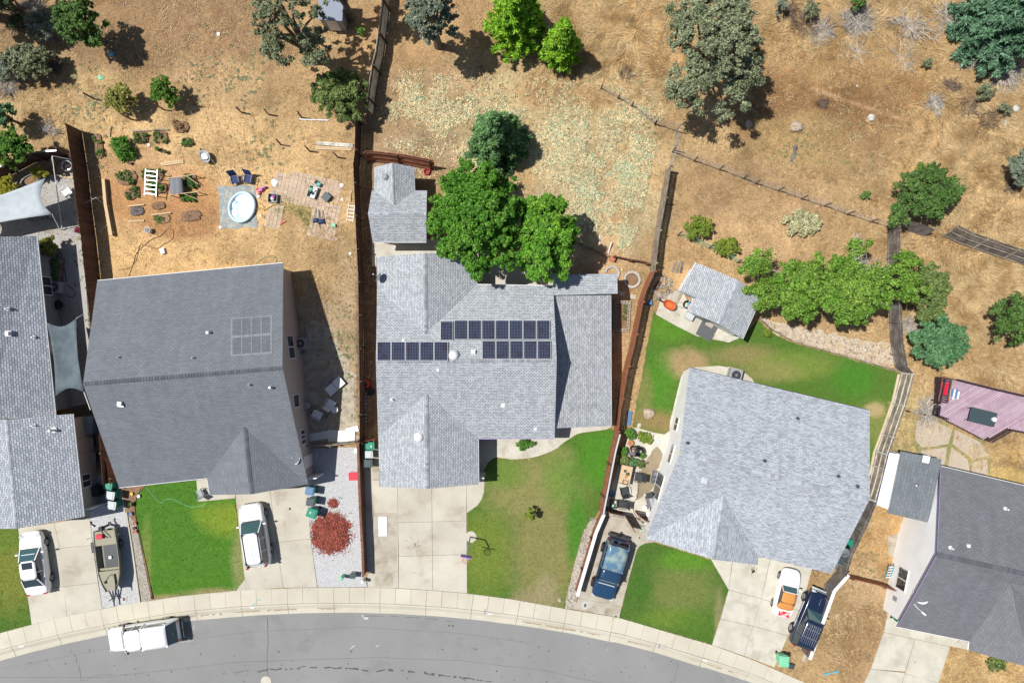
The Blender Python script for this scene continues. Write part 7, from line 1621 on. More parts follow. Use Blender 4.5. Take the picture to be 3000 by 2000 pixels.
# tables
def table(name, label, px, py, rz, sx, sy, h, mat, leg='metal_dark', cat='table', edge=None, group=None, tiles=False):
 t = thing(name, label, cat, px, py, h, rz, group)
 if tiles:
  m = MB()
  for i in range(2):
   for j in range(4): m.box((i - .5) * sx * .46, (j - 1.5) * sy * .235, h - .01, sx * .45, sy * .228, .02)
  MB().box(0, 0, h - .05, sx, sy, .045).build('tabletop', MT[edge or mat], t, bevel=.01); m.build('tiles', MT[mat], t)
 else: MB().box(0, 0, h - .05, sx, sy, .05).build('tabletop', MT[mat], t, bevel=.015)
 for (a, b) in ((1, 1), (1, -1), (-1, 1), (-1, -1)): MB().tube([(a * sx * .42, b * sy * .42, 0), (a * sx * .42, b * sy * .42, h - .05)], .03, 6).build('leg', MT[leg], t)
 return t
TT = M('table_tile', (.58, .42, .26), .6, isl=.05, var=.05, coord='obj'); MT['tabletile'] = TT
table('patio_table', 'tan tiled table on the stained patio with a plant pot on it', 1833, 1390, -12, .92, 1.42, .72, 'tabletile', 'metal_dark', edge='metal_dark', tiles=True)
table('patio_table', 'dark slatted table beneath the blue-grey shade sail', 110, 634, 6, 1.55, .5, .7, 'wood_old')
table('patio_table', 'white folding table half lying in the shaded side yard, lower left one', 970, 1141, 40, .72, .72, .35, 'white', 'grey_pl'); table('patio_table', 'white folding table half lying in the shaded side yard, upper right one', 992, 1121, 40, .72, .72, .35, 'white', 'grey_pl')
# round things
def lathe1(name, label, cat, px, py, prof, mat, h=0, n=18, rz=0, sx=1, group=None, z=0): return one(name, label, cat, px, py, rz, MB().lathe(prof, (0, 0, 0), n, sx=sx), mat, h, z, group, smooth=False)
def pot(label, px, py, r, h, mat, plant=None, pr=None, seed=0, n=500, inner='soil', group=None, leaf=.07):
 t = thing('plant_pot', label, 'plant pot', px, py, h, 0, group)
 MB().lathe([(r * .7, 0), (r, h), (r * 1.06, h), (r * 1.06, h - .04), (r * .9, h - .03), (.01, h - .05)], (0, 0, 0), 16).build('pot', MT[mat], t)
 MB().lathe([(r * .88, h - .06), (.01, h - .035)], (0, 0, 0), 14).build('soil', MT[inner], t)
 if plant: rr = random.Random(seed); q = pr or r * 1.3; leafcloud('foliage', [(rr.uniform(-.4, .4) * q, rr.uniform(-.4, .4) * q, h + q * .3, q * rr.uniform(.5, .8)) for _ in range(6)], n, leaf, plant, t, seed, 1.6)
 return t
pot('round dark pot of bare soil on the patio, above the person', 1848, 1298, .21, .35, 'terracotta')
pot('leafy green plant in the corner of the red fence and patio', 1846, 1268, .25, .4, 'terracotta', L_VEG, .42, 1, 2600)
pot('bushy green plant left of the person, upper', 1824, 1324, .22, .3, 'terracotta', L_VEG, .40, 2, 2200)
pot('bushy green plant below the person, leftmost', 1832, 1349, .22, .3, 'terracotta', L_BUSH, .42, 3, 2400)
pot('bushy green plant below the person, centre', 1852, 1354, .22, .3, 'terracotta', L_CEDAR, .34, 4, 1800)
pot('bushy green plant below the person, rightmost, casting a dark shadow', 1875, 1358, .22, .35, 'terracotta', L_BUSH, .34, 5, 1800)
pot('small green plant beside the black tub, right of the person', 1882, 1334, .15, .3, 'black', L_GREEN, .22, 6, 900)
pot('round green potted plant on the tan tiled table', 1838, 1388, .10, .95, 'grey_pl', L_GREEN, .13, 7, 500, leaf=.04)
lathe1('bowl', 'small dark round bowl on the tan tiled table', 'bowl', 1831, 1379, [(.04, .74), (.10, .80), (.09, .80), (.02, .755)], 'metal_dark', .75); lathe1('bowl', 'orange bowl on the tan tiled table', 'bowl', 1834, 1397, [(.03, .74), (.07, .80), (.06, .80), (.02, .755)], 'orange_pl', .75)
tote('planter_box', 'black square planter of small succulents at the end of the table', 1832, 1413, -12, .36, .30, .82, 'black', 'planter', stuff=['green_lt', 'yellow', 'green_bin', 'yellow', 'green_lt'], lid=False)
lathe1('black_tub', 'large black rubber tub behind the person', 'tub', 1873, 1322, [(.24, 0), (.36, .38), (.40, .40), (.33, .39), (.24, .06), (.01, .05)], 'black', .2, 22)
t = thing('planter_box', 'rectangular raised bed of leafy greens at the top of the patio', 'planter', 1890, 1281, .3, -15)
MB().box(0, 0, 0, 1.12, .66, .28).build('box', MT['concrete_pale'], t, bevel=.01); leafcloud('foliage', [(-.4 + .16 * i, .14 * (-1) ** i, .30, .22) for i in range(6)], 3600, .09, L_LIME, t, 3, 1.6)
for (lb, px, py, r, h, m, pl) in [('white ball-like pot at the edge of the bright lawn', 405, 1453, .12, .22, 'white', None), ('yellow rimmed pot in the planting bed beside the bright lawn', 384, 1446, .12, .2, 'yellow', None), ('terracotta pot with a spiky plant in the planting bed', 384, 1477, .15, .25, 'terracotta', L_BUSH),
 ('blue-grey pot lowest in the planting bed group of pots', 381, 1505, .14, .25, 'blue_bin', None), ('brown pot beside the rock strip, first of the small dark ones', 394, 1533, .11, .25, 'terracotta', None), ('dark brown pot beside the rock strip, second of the small dark ones', 392, 1547, .10, .25, 'wood_dark', None), ('round brown pot beside the rock strip, third of the small dark ones', 395, 1557, .12, .28, 'terracotta', None),
 ('salmon pot of red flowers beside the tall dark fence', 226, 674, .2, .3, 'terracotta', leafmat('red_flowers', (.5, .05, .08), (.3, .08, .15), .5, .2, 3)), ('small brown nursery pot in the garden, upper left', 379, 477, .12, .25, 'wood_brown', None), ('nursery pot with twigs in the middle of the upper garden', 484, 444, .12, .25, 'wood_brown', L_BUSH),
 ('nursery pot with a dark plant in the upper garden', 459, 436, .14, .3, 'black', L_VEG), ('terracotta square pot at the raised timber border', 304, 579, .15, .2, 'terracotta', None)]:
 pot(lb, px, py, r, h, m, pl, r * 1.2 if pl else None, int(px), 400)
# utility posts at the kerb
def stub(label, px, py, r, h, mat, cap):
 t = thing('utility_post', label, 'utility post', px, py, 0, 0); MB().lathe([(r, 0), (r, h)], (0, 0, 0), 14).build('post_body', MT[mat], t); MB().lathe([(r * 1.12, h - .02), (r * 1.12, h + .05), (r * .7, h + .11), (.01, h + .13)], (0, 0, 0), 14).build('cap', MT[cap], t)
stub('green capped utility post on the white gravel near the sidewalk', 1007, 1684, .13, .7, 'green_lt', 'green_lt'); stub('white capped utility post between the gravel and the middle driveway', 1069, 1694, .12, .7, 'silver_bin', 'white')
t = thing('utility_box', 'grey utility box on the white gravel between two capped posts', 'utility box', 1036, 1682, .3, 0); MB().box(0, 0, 0, .38, .34, .62, tx=.9, ty=.9).build('cabinet', MT['grey_pl'], t, bevel=.02); MB().box(0, 0, .60, .42, .38, .06).build('lid', MT['charcoal_bin'], t, bevel=.01)
def meterbox(label, px, py, rz):
 t = thing('meter_cover', label, 'meter cover', px, py, 0, rz); MB().box(0, 0, .05, .38, .52, .025).build('frame', MT['silver_bin'], t, bevel=.01); MB().box(0, 0, .07, .18, .26, .015).build('cover_plate', MT['rust'], t)
meterbox('water meter cover in the gravel near the boat bow', 365, 1753, -8); meterbox('water meter cover in the drive of the blue pickup', 1714, 1771, -18)
lathe1('manhole_cover', 'round manhole cover with pale collar at the bottom of the road', 'manhole', 778, 1997, [(.40, -.14), (.40, -.095), (.27, -.092), (.26, -.10), (.01, -.10)], 'concrete_pale', 0, 28)
lathe1('drain_cover', 'small round dark drain cover in the wagon driveway', 'drain cover', 850, 1489, [(.10, .05), (.10, .066), (.01, .066)], 'metal_dark', 0, 16); lathe1('drain_cover', 'tiny round cleanout in the pale apron below the junk pile', 'drain cover', 1873, 1574, [(.06, .05), (.06, .066), (.01, .066)], 'black', 0, 12); lathe1('drain_cover', 'round hole at the corner of the pickup drive and sidewalk', 'drain cover', 1804, 1804, [(.07, .05), (.07, .066), (.01, .066)], 'black', 0, 12)
one('foam_panel', 'white rectangular panel lying on the middle driveway', 'panel', 1122, 1540, 1, MB().box(0, 0, .064, .64, 1.45, .05), M('scuffed_white', (.78, .78, .79), .6, var=.06, vscale=4, stain=(.6, .6, .62), stain_s=3))
# basketball hoop
t = thing('basketball_hoop', 'basketball hoop on a round pad at the edge of the middle driveway', 'basketball hoop', 1378, 1571, 0, -100)
MB().lathe([(.42, -.02), (.42, .062), (.01, .062)], (0, .05, 0), 22).build('base_pad', MT['concrete_pale'], t); MB().tube([(0, 0, 0), (0, 0, 2.3), (.45, 0, 3.0)], .05, 8).build('pole', MT['grey_pl'], t)
bb = MB().box(.55, 0, 2.75, .05, .8, .6).build('backboard', MT['purple'], t); MB().box(.58, 0, 2.85, .02, .5, .36).build('target_square', MT['orange_pl'], bb)
MB().tube([(.62 + .23 + .23 * math.cos(a), .23 * math.sin(a), 2.92) for a in [2 * math.pi * k / 16 for k in range(17)]], .02, 5).build('rim', MT['orange_pl'], t)
nm = MB()
for k in range(10): a = 2 * math.pi * k / 10; nm.tube([(.85 + .22 * math.cos(a), .22 * math.sin(a), 2.9), (.85 + .13 * math.cos(a + .3), .13 * math.sin(a + .3), 2.5)], .012, 4)
nm.build('net', MT['white'], t)
# manual items by the fence of the middle house
def ladder(label, px, py, rz, L, wd, mat, rung='metal', n=6, h=.05, tilt=0, z=.04, name='ladder', cat='ladder'):
 t = thing(name, label, cat, px, py, h, rz); tz = math.sin(R(tilt)) * L; cx = math.cos(R(tilt)) * L
 for s in (1, -1): MB().bar((-cx / 2, s * wd / 2, z), (cx / 2, s * wd / 2, z + tz), .04, .08).build('side_rail', MT[mat], t)
 m = MB()
 for k in range(n): f = (k + .5) / n; m.bar((-cx / 2 + cx * f, -wd / 2, z + tz * f), (-cx / 2 + cx * f, wd / 2, z + tz * f), .06, .03)
 m.build('rungs', MT[rung], t); return t
ladder('long blue and white ladder lying beside the middle house fence', 1070, 1193, 90, 2.4, .28, 'blue_bin', 'white', 9); ladder('bright blue ladder leaning at the low red fence', 2609, 1677, 98, 1.5, .38, 'cyan', 'white', 5, .6, 35)
ladder('old white crate-like ladder frame leaning by the long dark fence', 1028, 624, 84, 1.35, .46, 'white', 'white', 5)
ladder('silver trellis ladder in the middle of the vegetable garden', 442, 535, 83, 1.95, .86, 'metal', 'metal', 6, .9, 8, .75, 'garden_trellis', 'trellis')
one('pipe', 'long white pipe lying along the middle house fence', 'pipe', 1066, 1035, 88, MB().tube([(-1.75, 0, .06), (1.75, .03, .06)], .05, 8), 'silver_bin')
one('pipe', 'white pipe propped beside the terracotta box', 'pipe', 1786, 726, 75, MB().tube([(-.4, 0, .04), (.4, 0, .35)], .045, 8), 'white'); one('pipe', 'thin white stake standing in the tree shade', 'stake', 1757, 701, 88, MB().bar((-.35, 0, .04), (.35, 0, .10), .06, .06), 'white')
one('pipe', 'white pole lying above the boards in the pool yard', 'pole', 920, 352, -2, MB().tube([(-1.1, 0, .06), (1.1, .0, .06)], .05, 8), 'white'); one('pole', 'turquoise pole lying on the dry front yard', 'pole', 2434, 1969, 12, MB().bar((-.62, 0, .05), (.62, 0, .05), .09, .05), 'cyan')
t = thing('lawn_mower', 'red mower parked beside the long ladder', 'lawn mower', 1072, 1124, .3, 85); MB().box(0, 0, .15, .62, .46, .22, tx=.9, ty=.85).build('deck', MT['red_pl'], t, bevel=.05); MB().lathe([(.15, .36), (.17, .42), (.12, .50), (.01, .51)], (0, 0, 0), 12).build('engine', MT['black'], t); MB().tube([(-.3, .2, .3), (-.8, .2, .8), (-.8, -.2, .8), (-.3, -.2, .3)], .018, 6).build('handlebar', MT['metal_dark'], t)
for (a, b) in ((.25, .22), (.25, -.22), (-.25, .22), (-.25, -.22)): MB().lathe([(.02, -.025), (.10, -.025), (.10, .025), (.02, .025)], (a, b, .10), 12, M=Matrix.Rotation(R(90), 4, 'X')).build('wheel', MT['black'], t)
t = thing('tyre', 'black tyre with a white rim lid leaning below the red mower', 'tyre', 1084, 1146, .3, 30); MB().lathe([(.18, .05), (.30, .05), (.32, .14), (.30, .25), (.18, .25)], (0, 0, 0), 20).build('tread', MT['rubber'], t); MB().lathe([(.19, .1), (.19, .2), (.01, .2)], (0, 0, 0), 16).build('hub', MT['grey_pl'], t)
# board sheets in the shaded yard
for (lb, px, py, rz, sx, sy, m) in [('long white board lying in the shaded side yard beside the gate fence', 934, 1277, 9, 1.5, .58, 'white'), ('grey-white square sheet at the edge of the shade by the gate fence', 974, 1276, 0, .66, .88, 'white'), ('large white sheet in the sun above the gate fence', 1014, 1277, -2, 1.35, .84, 'white'), ('upper white sheet overlapping the corner by the long dark fence', 1032, 1258, 14, .95, .42, 'white'),
 ('square pale slab under the barrel in the shaded side yard', 906, 1162, 0, 1.2, 1.35, 'concrete_old'), ('translucent lid lying in the shaded side yard', 959, 1116, -8, .45, .48, 'tarp')]:
 one('board', lb, 'board', px, py, rz, MB().box(0, 0, .03, sx, sy, .035 + .004 * (px % 3)), m, 0, .025 * ((int(px) // 20) % 3))
lathe1('barrel', 'round galvanised barrel by the beige wall', 'barrel', 900, 1187, [(.30, 0), (.32, .35), (.30, .7), (.28, .72), (.01, .70)], 'metal', .35, 20); lathe1('stool', 'round white stool in the shaded side yard', 'stool', 980, 1200, [(.20, .0), (.24, .40), (.26, .42), (.01, .43)], 'white', .4, 20)
# left house yard
def sail(name, label, pts, h, mat, parentlabel=None, sag=.25, n=10, poles=()):
 t = thing(name, label, 'shade sail', pts[0][0], pts[0][1], h[0]); o = Vector(t.location)
 C = [Vector(W(p[0], p[1], hh)) - o for p, hh in zip(pts, h)]; V = []; F = []
 for i in range(n + 1):
  for j in range(n + 1):
   u, v = i / n, j / n; p = C[0].lerp(C[1], u).lerp(C[3].lerp(C[2], u), v); ctr = (C[0] + C[1] + C[2] + C[3]) / 4
   e = (4 * u * (1 - u)) * (abs(v - .5) * 2) ** 2 + (4 * v * (1 - v)) * (abs(u - .5) * 2) ** 2
   p = p + (ctr - p) * .16 * e; p.z -= sag * 4 * u * (1 - u) * 4 * v * (1 - v) * .5; V.append(tuple(p))
 for i in range(n):
  for j in range(n): a = i * (n + 1) + j; F.append((a, a + n + 1, a + n + 2, a + 1))
 m = MB().add(V, F).build('cloth', mat, t, smooth=True); s = m.modifiers.new('t', 'SOLIDIFY'); s.thickness = .012
 for (a, b, c, d, e, f) in poles: MB().tube([Vector(W(a, b, c)) - o, Vector(W(d, e, f)) - o], .03, 6).build('guy_pole', MT['white'], t)
 return t
sail('shade_sail', 'pale blue-grey shade sail over the gravel yard at the left edge', [(-150, 612), (133, 522), (153, 628), (-150, 690)], (2.7, 2.8, 2.4, 2.5), MT['shade'], poles=[(153, 628, 2.4, 176, 674, .1), (153, 457, 2.8, 182, 673, .2), (153, 457, 2.8, 150, 480, 0), (153, 457, 2.8, 210, 468, 1.7)])
sail('shade_sail', 'dark shade cloth stretched between the left house and the dark slate roof', [(138, 945), (224, 932), (246, 1148), (163, 1160)], (2.5, 2.6, 2.7, 2.5), MT['shade_dk'], sag=.5, poles=[(246, 1148, 2.7, 265, 1200, 2.3), (224, 932, 2.6, 245, 920, 1.8)])
t = thing('planter_box', 'oval metal stock tank planter below the curved dark fence', 'planter', 88, 527, .5, 24); MB().lathe([(.5, 0), (.52, .5), (.54, .52), (.48, .5), (.46, .3), (.01, .32)], (0, 0, 0), 22, sx=1.45, sy=.7).build('tank', MT['metal'], t); MB().lathe([(.47, .38), (.01, .42)], (0, 0, 0), 20, sx=1.42, sy=.66).build('soil', MT['soil'], t)
t = thing('fire_pit', 'round metal ring frame in the corner of the dark fences', 'fire pit', 195, 486, .4, 0); MB().lathe([(.36, 0), (.38, .4), (.41, .42), (.34, .4), (.32, .1), (.01, .1)], (0, 0, 0), 24).build('ring', MT['metal'], t); MB().bar((-.36, 0, .44), (.36, 0, .44), .03, .03).bar((0, -.36, .44), (0, .36, .44), .03, .03).build('cross_bar', MT['rust'], t)
one('timber', 'yellow timber lying across the corner under the curved dark fence', 'timber', 164, 515, -8, MB().bar((-1.35, 0, .1), (1.35, 0, .1), .12, .10), 'wood_new')
t = thing('planter_box', 'long dark planter trough along the left house wall', 'planter', 160, 790, .5, -5); MB().box(0, 0, 0, .78, 1.7, .5).build('trough', MT['wood_old'], t, bevel=.02); leafcloud('foliage', [(0, -.6 + .24 * i, .55, .28) for i in range(6)], 2600, .08, L_DARK, t, 5)
one('round_table', 'black round table in the shade beside the left house', 'table', 170, 893, 0, MB().lathe([(.03, 0), (.03, .68), (.36, .68), (.36, .72), (.01, .72)], (0, 0, 0), 20), 'black', .7)
def hose(label, pts, mat, r=.018, z=.03, seed=0):
 P = [Vector((*xy(a, b), z)) for a, b in pts]; Q = []
 for i in range(len(P) - 1):
  p0, p1, p2, p3 = P[max(i - 1, 0)], P[i], P[i + 1], P[min(i + 2, len(P) - 1)]
  for k in range(5):
   t = k / 5; Q.append(.5 * ((2 * p1) + (-p0 + p2) * t + (2 * p0 - 5 * p1 + 4 * p2 - p3) * t * t + (-p0 + 3 * p1 - 3 * p2 + p3) * t ** 3))
 Q.append(P[-1]); o = MB().tube(Q, r, 5).build('garden_hose', MT[mat]); return setp(o, label, 'hose')
hose('black hose looped on the shaded gravel beside the left house', [(150, 790), (175, 740), (182, 760), (192, 800), (196, 830), (215, 848), (222, 862), (212, 870), (198, 866), (194, 850), (196, 820)], 'black', .025)
hose('pale green hose snaking over the bright lawn', [(427, 1424), (450, 1450), (472, 1472), (490, 1461), (510, 1462), (535, 1474), (560, 1483), (590, 1481), (606, 1472)], 'green_lt', .016, .075)
hose('long dark hose trailing over the straw yard', [(378, 808), (392, 770), (402, 740), (440, 705), (472, 690), (490, 672), (508, 676), (505, 700), (480, 716), (462, 728), (440, 724), (418, 716), (408, 725), (400, 760), (380, 785), (345, 790)], 'wood_dark', .018)
hose('dark hose across the patio from the wet patch to the gate', [(1874, 1375), (1872, 1410), (1868, 1450), (1858, 1470), (1856, 1495), (1868, 1518), (1882, 1530)], 'wood_dark', .02, .075)
hose('black cable loops on the dirt by the white convertible', [(2358, 1665), (2355, 1685), (2364, 1692), (2371, 1684), (2366, 1672), (2380, 1668), (2395, 1672), (2396, 1684), (2388, 1686), (2382, 1676)], 'black', .018)
hose('thin green hose by the north corner of the dark slate roof', [(752, 770), (775, 755), (800, 750), (812, 760), (805, 768)], 'green_bin', .015)
def junk(name, label, cat, px, py, rz, sx, sy, h, mat, ribs=0, rm=None, hh=None):
 t = thing(name, label, cat, px, py, hh if hh is not None else h, rz); MB().box(0, 0, 0, sx, sy, h).build('base', MT[mat], t, bevel=.01)
 if ribs:
  m = MB()
  for k in range(ribs): m.bar((-sx / 2, -sy / 2 + (k + .5) * sy / ribs, h + .02), (sx / 2, -sy / 2 + (k + .5) * sy / ribs, h + .02), sy / ribs * .5, .03)
  m.build('ribs', MT[rm or mat], t)
 return t
junk('metal_sheets', 'blue-grey corrugated panel on a frame between the two left houses', 'metal sheet', 256, 1246, -4, .75, 1.25, .9, 'blue_bin', 10, 'metal'); junk('metal_sheets', 'stack of striped corrugated sheets, upper, between the two left houses', 'metal sheet', 262, 1297, 4, .62, .7, .35, 'metal_dark', 6, 'silver_bin'); junk('metal_sheets', 'stack of striped corrugated sheets, lower, between the two left houses', 'metal sheet', 269, 1340, 4, .62, .75, .35, 'metal_dark', 6, 'silver_bin')
junk('covered_trailer', 'low object under a slate blue tarp beside the left house garage', 'covered trailer', 252, 1452, -6, .95, 1.8, .8, 'blue_bin'); junk('barbecue', 'black covered barbecue in the shade beside the left house garage', 'barbecue', 276, 1440, 0, .55, .7, .9, 'black', 3, 'metal_dark')
junk('door_mat', 'pale square mat on the side yard strip below the shade', 'mat', 245, 1355, 0, .75, 1.1, .05, 'tan_stucco')
# garden beds
def bed(label, px, py, rx, ry, rz, soil='soil', veg=None, n=900, cloth=None, seed=0, lf=.08, frame=None, hgt=.14, vh=.18):
 t = thing('garden_bed', label, 'garden bed', px, py, 0, rz); a, b = rx * mpp(), ry * mpp()
 sm = MB().lathe([(1.0, -.02), (.96, hgt * .8), (.75, hgt), (.45, hgt * .9), (.01, hgt * .85)], (0, 0, 0), 26, sx=a, sy=b); rj = random.Random(seed)
 for i_, p_ in enumerate(sm.v):
  an = math.atan2(p_[1] / b, p_[0] / a); q_ = (1 + .10 * max(0, math.cos(4 * (an - .785)))) * rj.uniform(.9, 1.07); sm.v[i_] = (p_[0] * q_, p_[1] * q_, p_[2] + rj.uniform(-.025, .03))
 sm.build('soil_mound', MT[soil] if isinstance(soil, str) else soil, t)
 if veg:
  rr = random.Random(seed); leafcloud('foliage', [(rr.uniform(-.75, .75) * a, rr.uniform(-.7, .7) * b, vh, min(a, b) * rr.uniform(.28, .5)) for _ in range(9)], n, lf, veg, t, seed, 1.8)
 if frame:
  m = MB(); m.bar((-a * 1.1, b * 1.15, .1), (a * 1.1, b * 1.15, .1), .09, .12); m.build('board', MT[frame], t)
 return t
bed('round leafy bed at the top left of the vegetable garden', 374, 521, 30, 22, 8, veg=L_BUSH, n=2600, seed=1); bed('leafy bed under the silver trellis', 449, 515, 34, 20, 0, veg=L_BUSH, n=1600, seed=2); bed('dense green vegetable patch right of the silver trellis', 462, 551, 30, 18, 0, veg=L_VEG, n=3200, seed=3)
bed('small bed with two dark seedlings below the round leafy bed', 388, 567, 24, 18, 20, veg=L_DARK, n=500, seed=4); bed('dark mesh covered bed with a plank, lower left of the garden', 403, 619, 21, 14, 6, soil=M('dark_mulch', (.10, .085, .075), .9, (.18, .16, .15), 12, .4, .6, bump=.6, bscale=20), frame='wood_new', seed=5)
bed('bare brown bed in the lower middle of the garden', 466, 603, 21, 12, 5, seed=6, frame=None); bed('bed with a green mesh patch and plank, lower middle of the garden', 476, 642, 26, 13, 6, veg=L_BUSH, n=300, seed=7, frame='wood_new', soil=M('tan_soil', (.34, .21, .12), .95, var=.2)); bed('dark brown bare mound, lower right of the garden', 560, 633, 32, 17, 8, seed=8)
bed('dark green bed behind the grey cloth', 556, 531, 24, 22, 0, veg=L_DARK, n=2000, seed=9, vh=.25); bed('bright leafy bed below the grey cloth', 550, 579, 26, 13, 5, veg=L_VEG, n=2600, seed=10, vh=.25); bed('reddish bed with a dry heap at the top of the garden', 533, 373, 22, 18, 0, veg=leafmat('dry_red_leaves', (.34, .17, .08), (.28, .20, .10), .5, .1, 2), n=700, seed=11)
bed('leafy bed with a timber edge, top middle of the garden', 472, 402, 22, 18, 0, veg=L_BUSH, n=1400, seed=12, frame='wood_grey'); bed('weedy bed with a timber edge, top left of the garden', 415, 405, 24, 18, 0, veg=L_BUSH, n=1100, seed=13, frame='wood_grey'); bed('small green bush bed above the wheelbarrow', 552, 417, 17, 14, 0, veg=L_DARK, n=1500, seed=14, vh=.2)
bed('low olive weeds at the foot of the tall dark fence', 290, 430, 14, 38, 8, veg=L_BUSH, n=1200, seed=15); 
t = thing('corn_plants', 'clump of long-leaved bright green plants in the upper garden', 'plants', 367, 438, 0, 0); leafcloud('foliage', [(-.3, .2, .5, .42), (.2, -.1, .55, .45), (.45, -.35, .4, .38), (-.05, -.35, .45, .4), (.1, .25, .5, .35)], 1500, .16, L_VEG, t, 4, 4.5, .2, .3, needle=True)
t = thing('garden_canopy', 'grey cloth draped over a timber frame in the vegetable garden', 'shade frame', 515, 545, .8, 5); m = MB()
for i in range(9):
 for j in range(9): u, v = i / 8 - .5, j / 8 - .5; m.v.append((u * .98, v * 1.22, .82 - .10 * math.sin(i * 1.9) * .4 - .12 * (abs(u) * 2) ** 3))
for i in range(8):
 for j in range(8): a = i * 9 + j; m.f.append([a, a + 9, a + 10, a + 1]); m.m.append(0)
cl = m.build('cloth', MT['cloth_grey'], t, smooth=True); s_ = cl.modifiers.new('t', 'SOLIDIFY'); s_.thickness = .01
MB().bar((-.6, .62, .8), (1.55, .75, .75), .05, .05).bar((-.55, -.62, .8), (1.6, -.55, .75), .05, .05).bar((.5, -.6, .74), (1.5, -1.1, .1), .05, .05).bar((.8, .7, .74), (1.5, .1, .4), .05, .05).build('timber_frame', MT['wood_new'], t)
for (a, b) in ((-.5, .6), (-.5, -.6), (1.45, .7), (1.5, -.5)): MB().bar((a, b, 0), (a, b, .78), .05, .05).build('leg', MT['wood_grey'], t)
def barrow(label, px, py, rz, tray, load=None):
 t = thing('wheelbarrow', label, 'wheelbarrow', px, py, .5, rz); MB().lathe([(.20, .25), (.36, .55), (.38, .56), (.34, .54), (.19, .29), (.01, .28)], (0, 0, 0), 18, sx=1.35, sy=.95).build('tray', MT[tray], t)
 for s in (1, -1): MB().tube([(.55, s * .06, .25), (-.2, s * .25, .32), (-.95, s * .3, .55)], .02, 6).build('handle', MT['wood_grey'], t); MB().tube([(-.3, s * .24, .33), (-.38, s * .26, 0)], .015, 5).build('leg', MT['metal_dark'], t)
 MB().lathe([(.03, -.04), (.19, -.04), (.19, .04), (.03, .04)], (.62, 0, .19), 16, M=Matrix.Rotation(R(90), 4, 'X')).build('wheel', MT['rubber'], t)
 if load: MB().ball((0, 0, .5), .26, 10, sz=.35, jit=.2, seed=3).build('load', MT[load], t)
barrow('wheelbarrow carrying a white sack beside the vegetable garden', 600, 458, 125, 'silver_bin', 'white'); barrow('orange wheelbarrow on the slab in front of the shed', 1961, 893, 150, 'orange_pl')
for (lb, px, py, rz, L, wd, m) in [('wide pale board at the top of the vegetable garden', 507, 478, 8, 1.65, .26, 'wood_new'), ('narrow slotted plank below the garden beds', 401, 648, 3, 1.15, .13, 'wood_new'), ('two upright planks near the upper garden weeds', 322, 386, 86, .75, .16, 'wood_new'), ('pale broad boards stacked above the paved corner, upper', 982, 424, -4, 2.7, .26, 'wood_pale'), ('pale broad boards stacked above the paved corner, lower', 978, 436, -2, 2.7, .22, 'wood_new'),
 ('yellow stick lying beside the pavers', 790, 607, 30, 1.1, .06, 'yellow'), ('red bat lying on the weeds between the pavers', 829, 653, 33, .55, .08, 'red_pl'), ('weathered timber beside two others at the shed, left', 1973, 782, 78, .85, .15, 'wood_grey'), ('weathered timber beside two others at the shed, middle', 1985, 782, 80, .95, .15, 'wood_grey'), ('weathered timber beside two others at the shed, right', 1996, 782, 82, .95, .15, 'wood_old'),
 ('grey fallen boards at the bend of the red-stained fence', 1930, 862, -30, 1.4, .30, 'wood_grey'), ('dark splintered boards at the bend of the red-stained fence', 1924, 838, 60, .9, .28, 'wood_dark'), ('long grey beams leaning by the shed corner', 1989, 873, 62, 1.3, .22, 'wood_grey'), ('charred log with a white end on the brown slope', 2325, 450, 72, 1.35, .20, 'wood_old'), ('yellow-brown long plank on the pavers edge', 1028, 575, 85, .8, .1, 'wood_new')]:
 m_ = MB().bar((-L / 2, 0, .07), (L / 2, 0, .07), wd, .07).bar((-L / 2 + .1, wd * .2, .13), (L / 2 - .15, wd * .15, .13), wd * .4, .04)
 one('board' if 'bat' not in lb and 'stick' not in lb and 'log' not in lb else ('bat' if 'bat' in lb else 'stick' if 'stick' in lb else 'log'), lb, 'board' if 'log' not in lb else 'log', px, py, rz, m_, m)
# paving
t = thing('paved_terrace', 'weedy tan paver terrace beside the inflatable pool', 'terrace', 900, 600, 0)
def paver_mesh(poly, name, mat, ang, s=.30, g=.012, border=None):
 P = np.array([xy(a, b) for a, b in poly]); c0 = Vector(t.location[:2]); m = MB(); ca, sa = math.cos(R(ang)), math.sin(R(ang)); rr = random.Random(3)
 for i in range(-30, 30):
  for j in range(-30, 30):
   x, y = i * s, j * s; X = c0.x + x * ca - y * sa; Y = c0.y + x * sa + y * ca
   if inpoly(np.array([X]), np.array([Y]), P)[0]: m.box(X - c0.x, Y - c0.y, -.03, s - g * rr.uniform(1, 2.5), s - g * rr.uniform(1, 2.5), .055 + rr.uniform(-.006, .006), ang + rr.uniform(-1.5, 1.5))
 return m.build(name, mat, t)
PV = [(804, 499), (890, 512), (992, 531), (1000, 560), (990, 640), (986, 705), (945, 700), (905, 686), (915, 640), (921, 607), (860, 596), (829, 592), (825, 668), (777, 668), (783, 600), (800, 560)]
paver_mesh(PV, 'pavers', MT['paver'], -12)
t2 = t
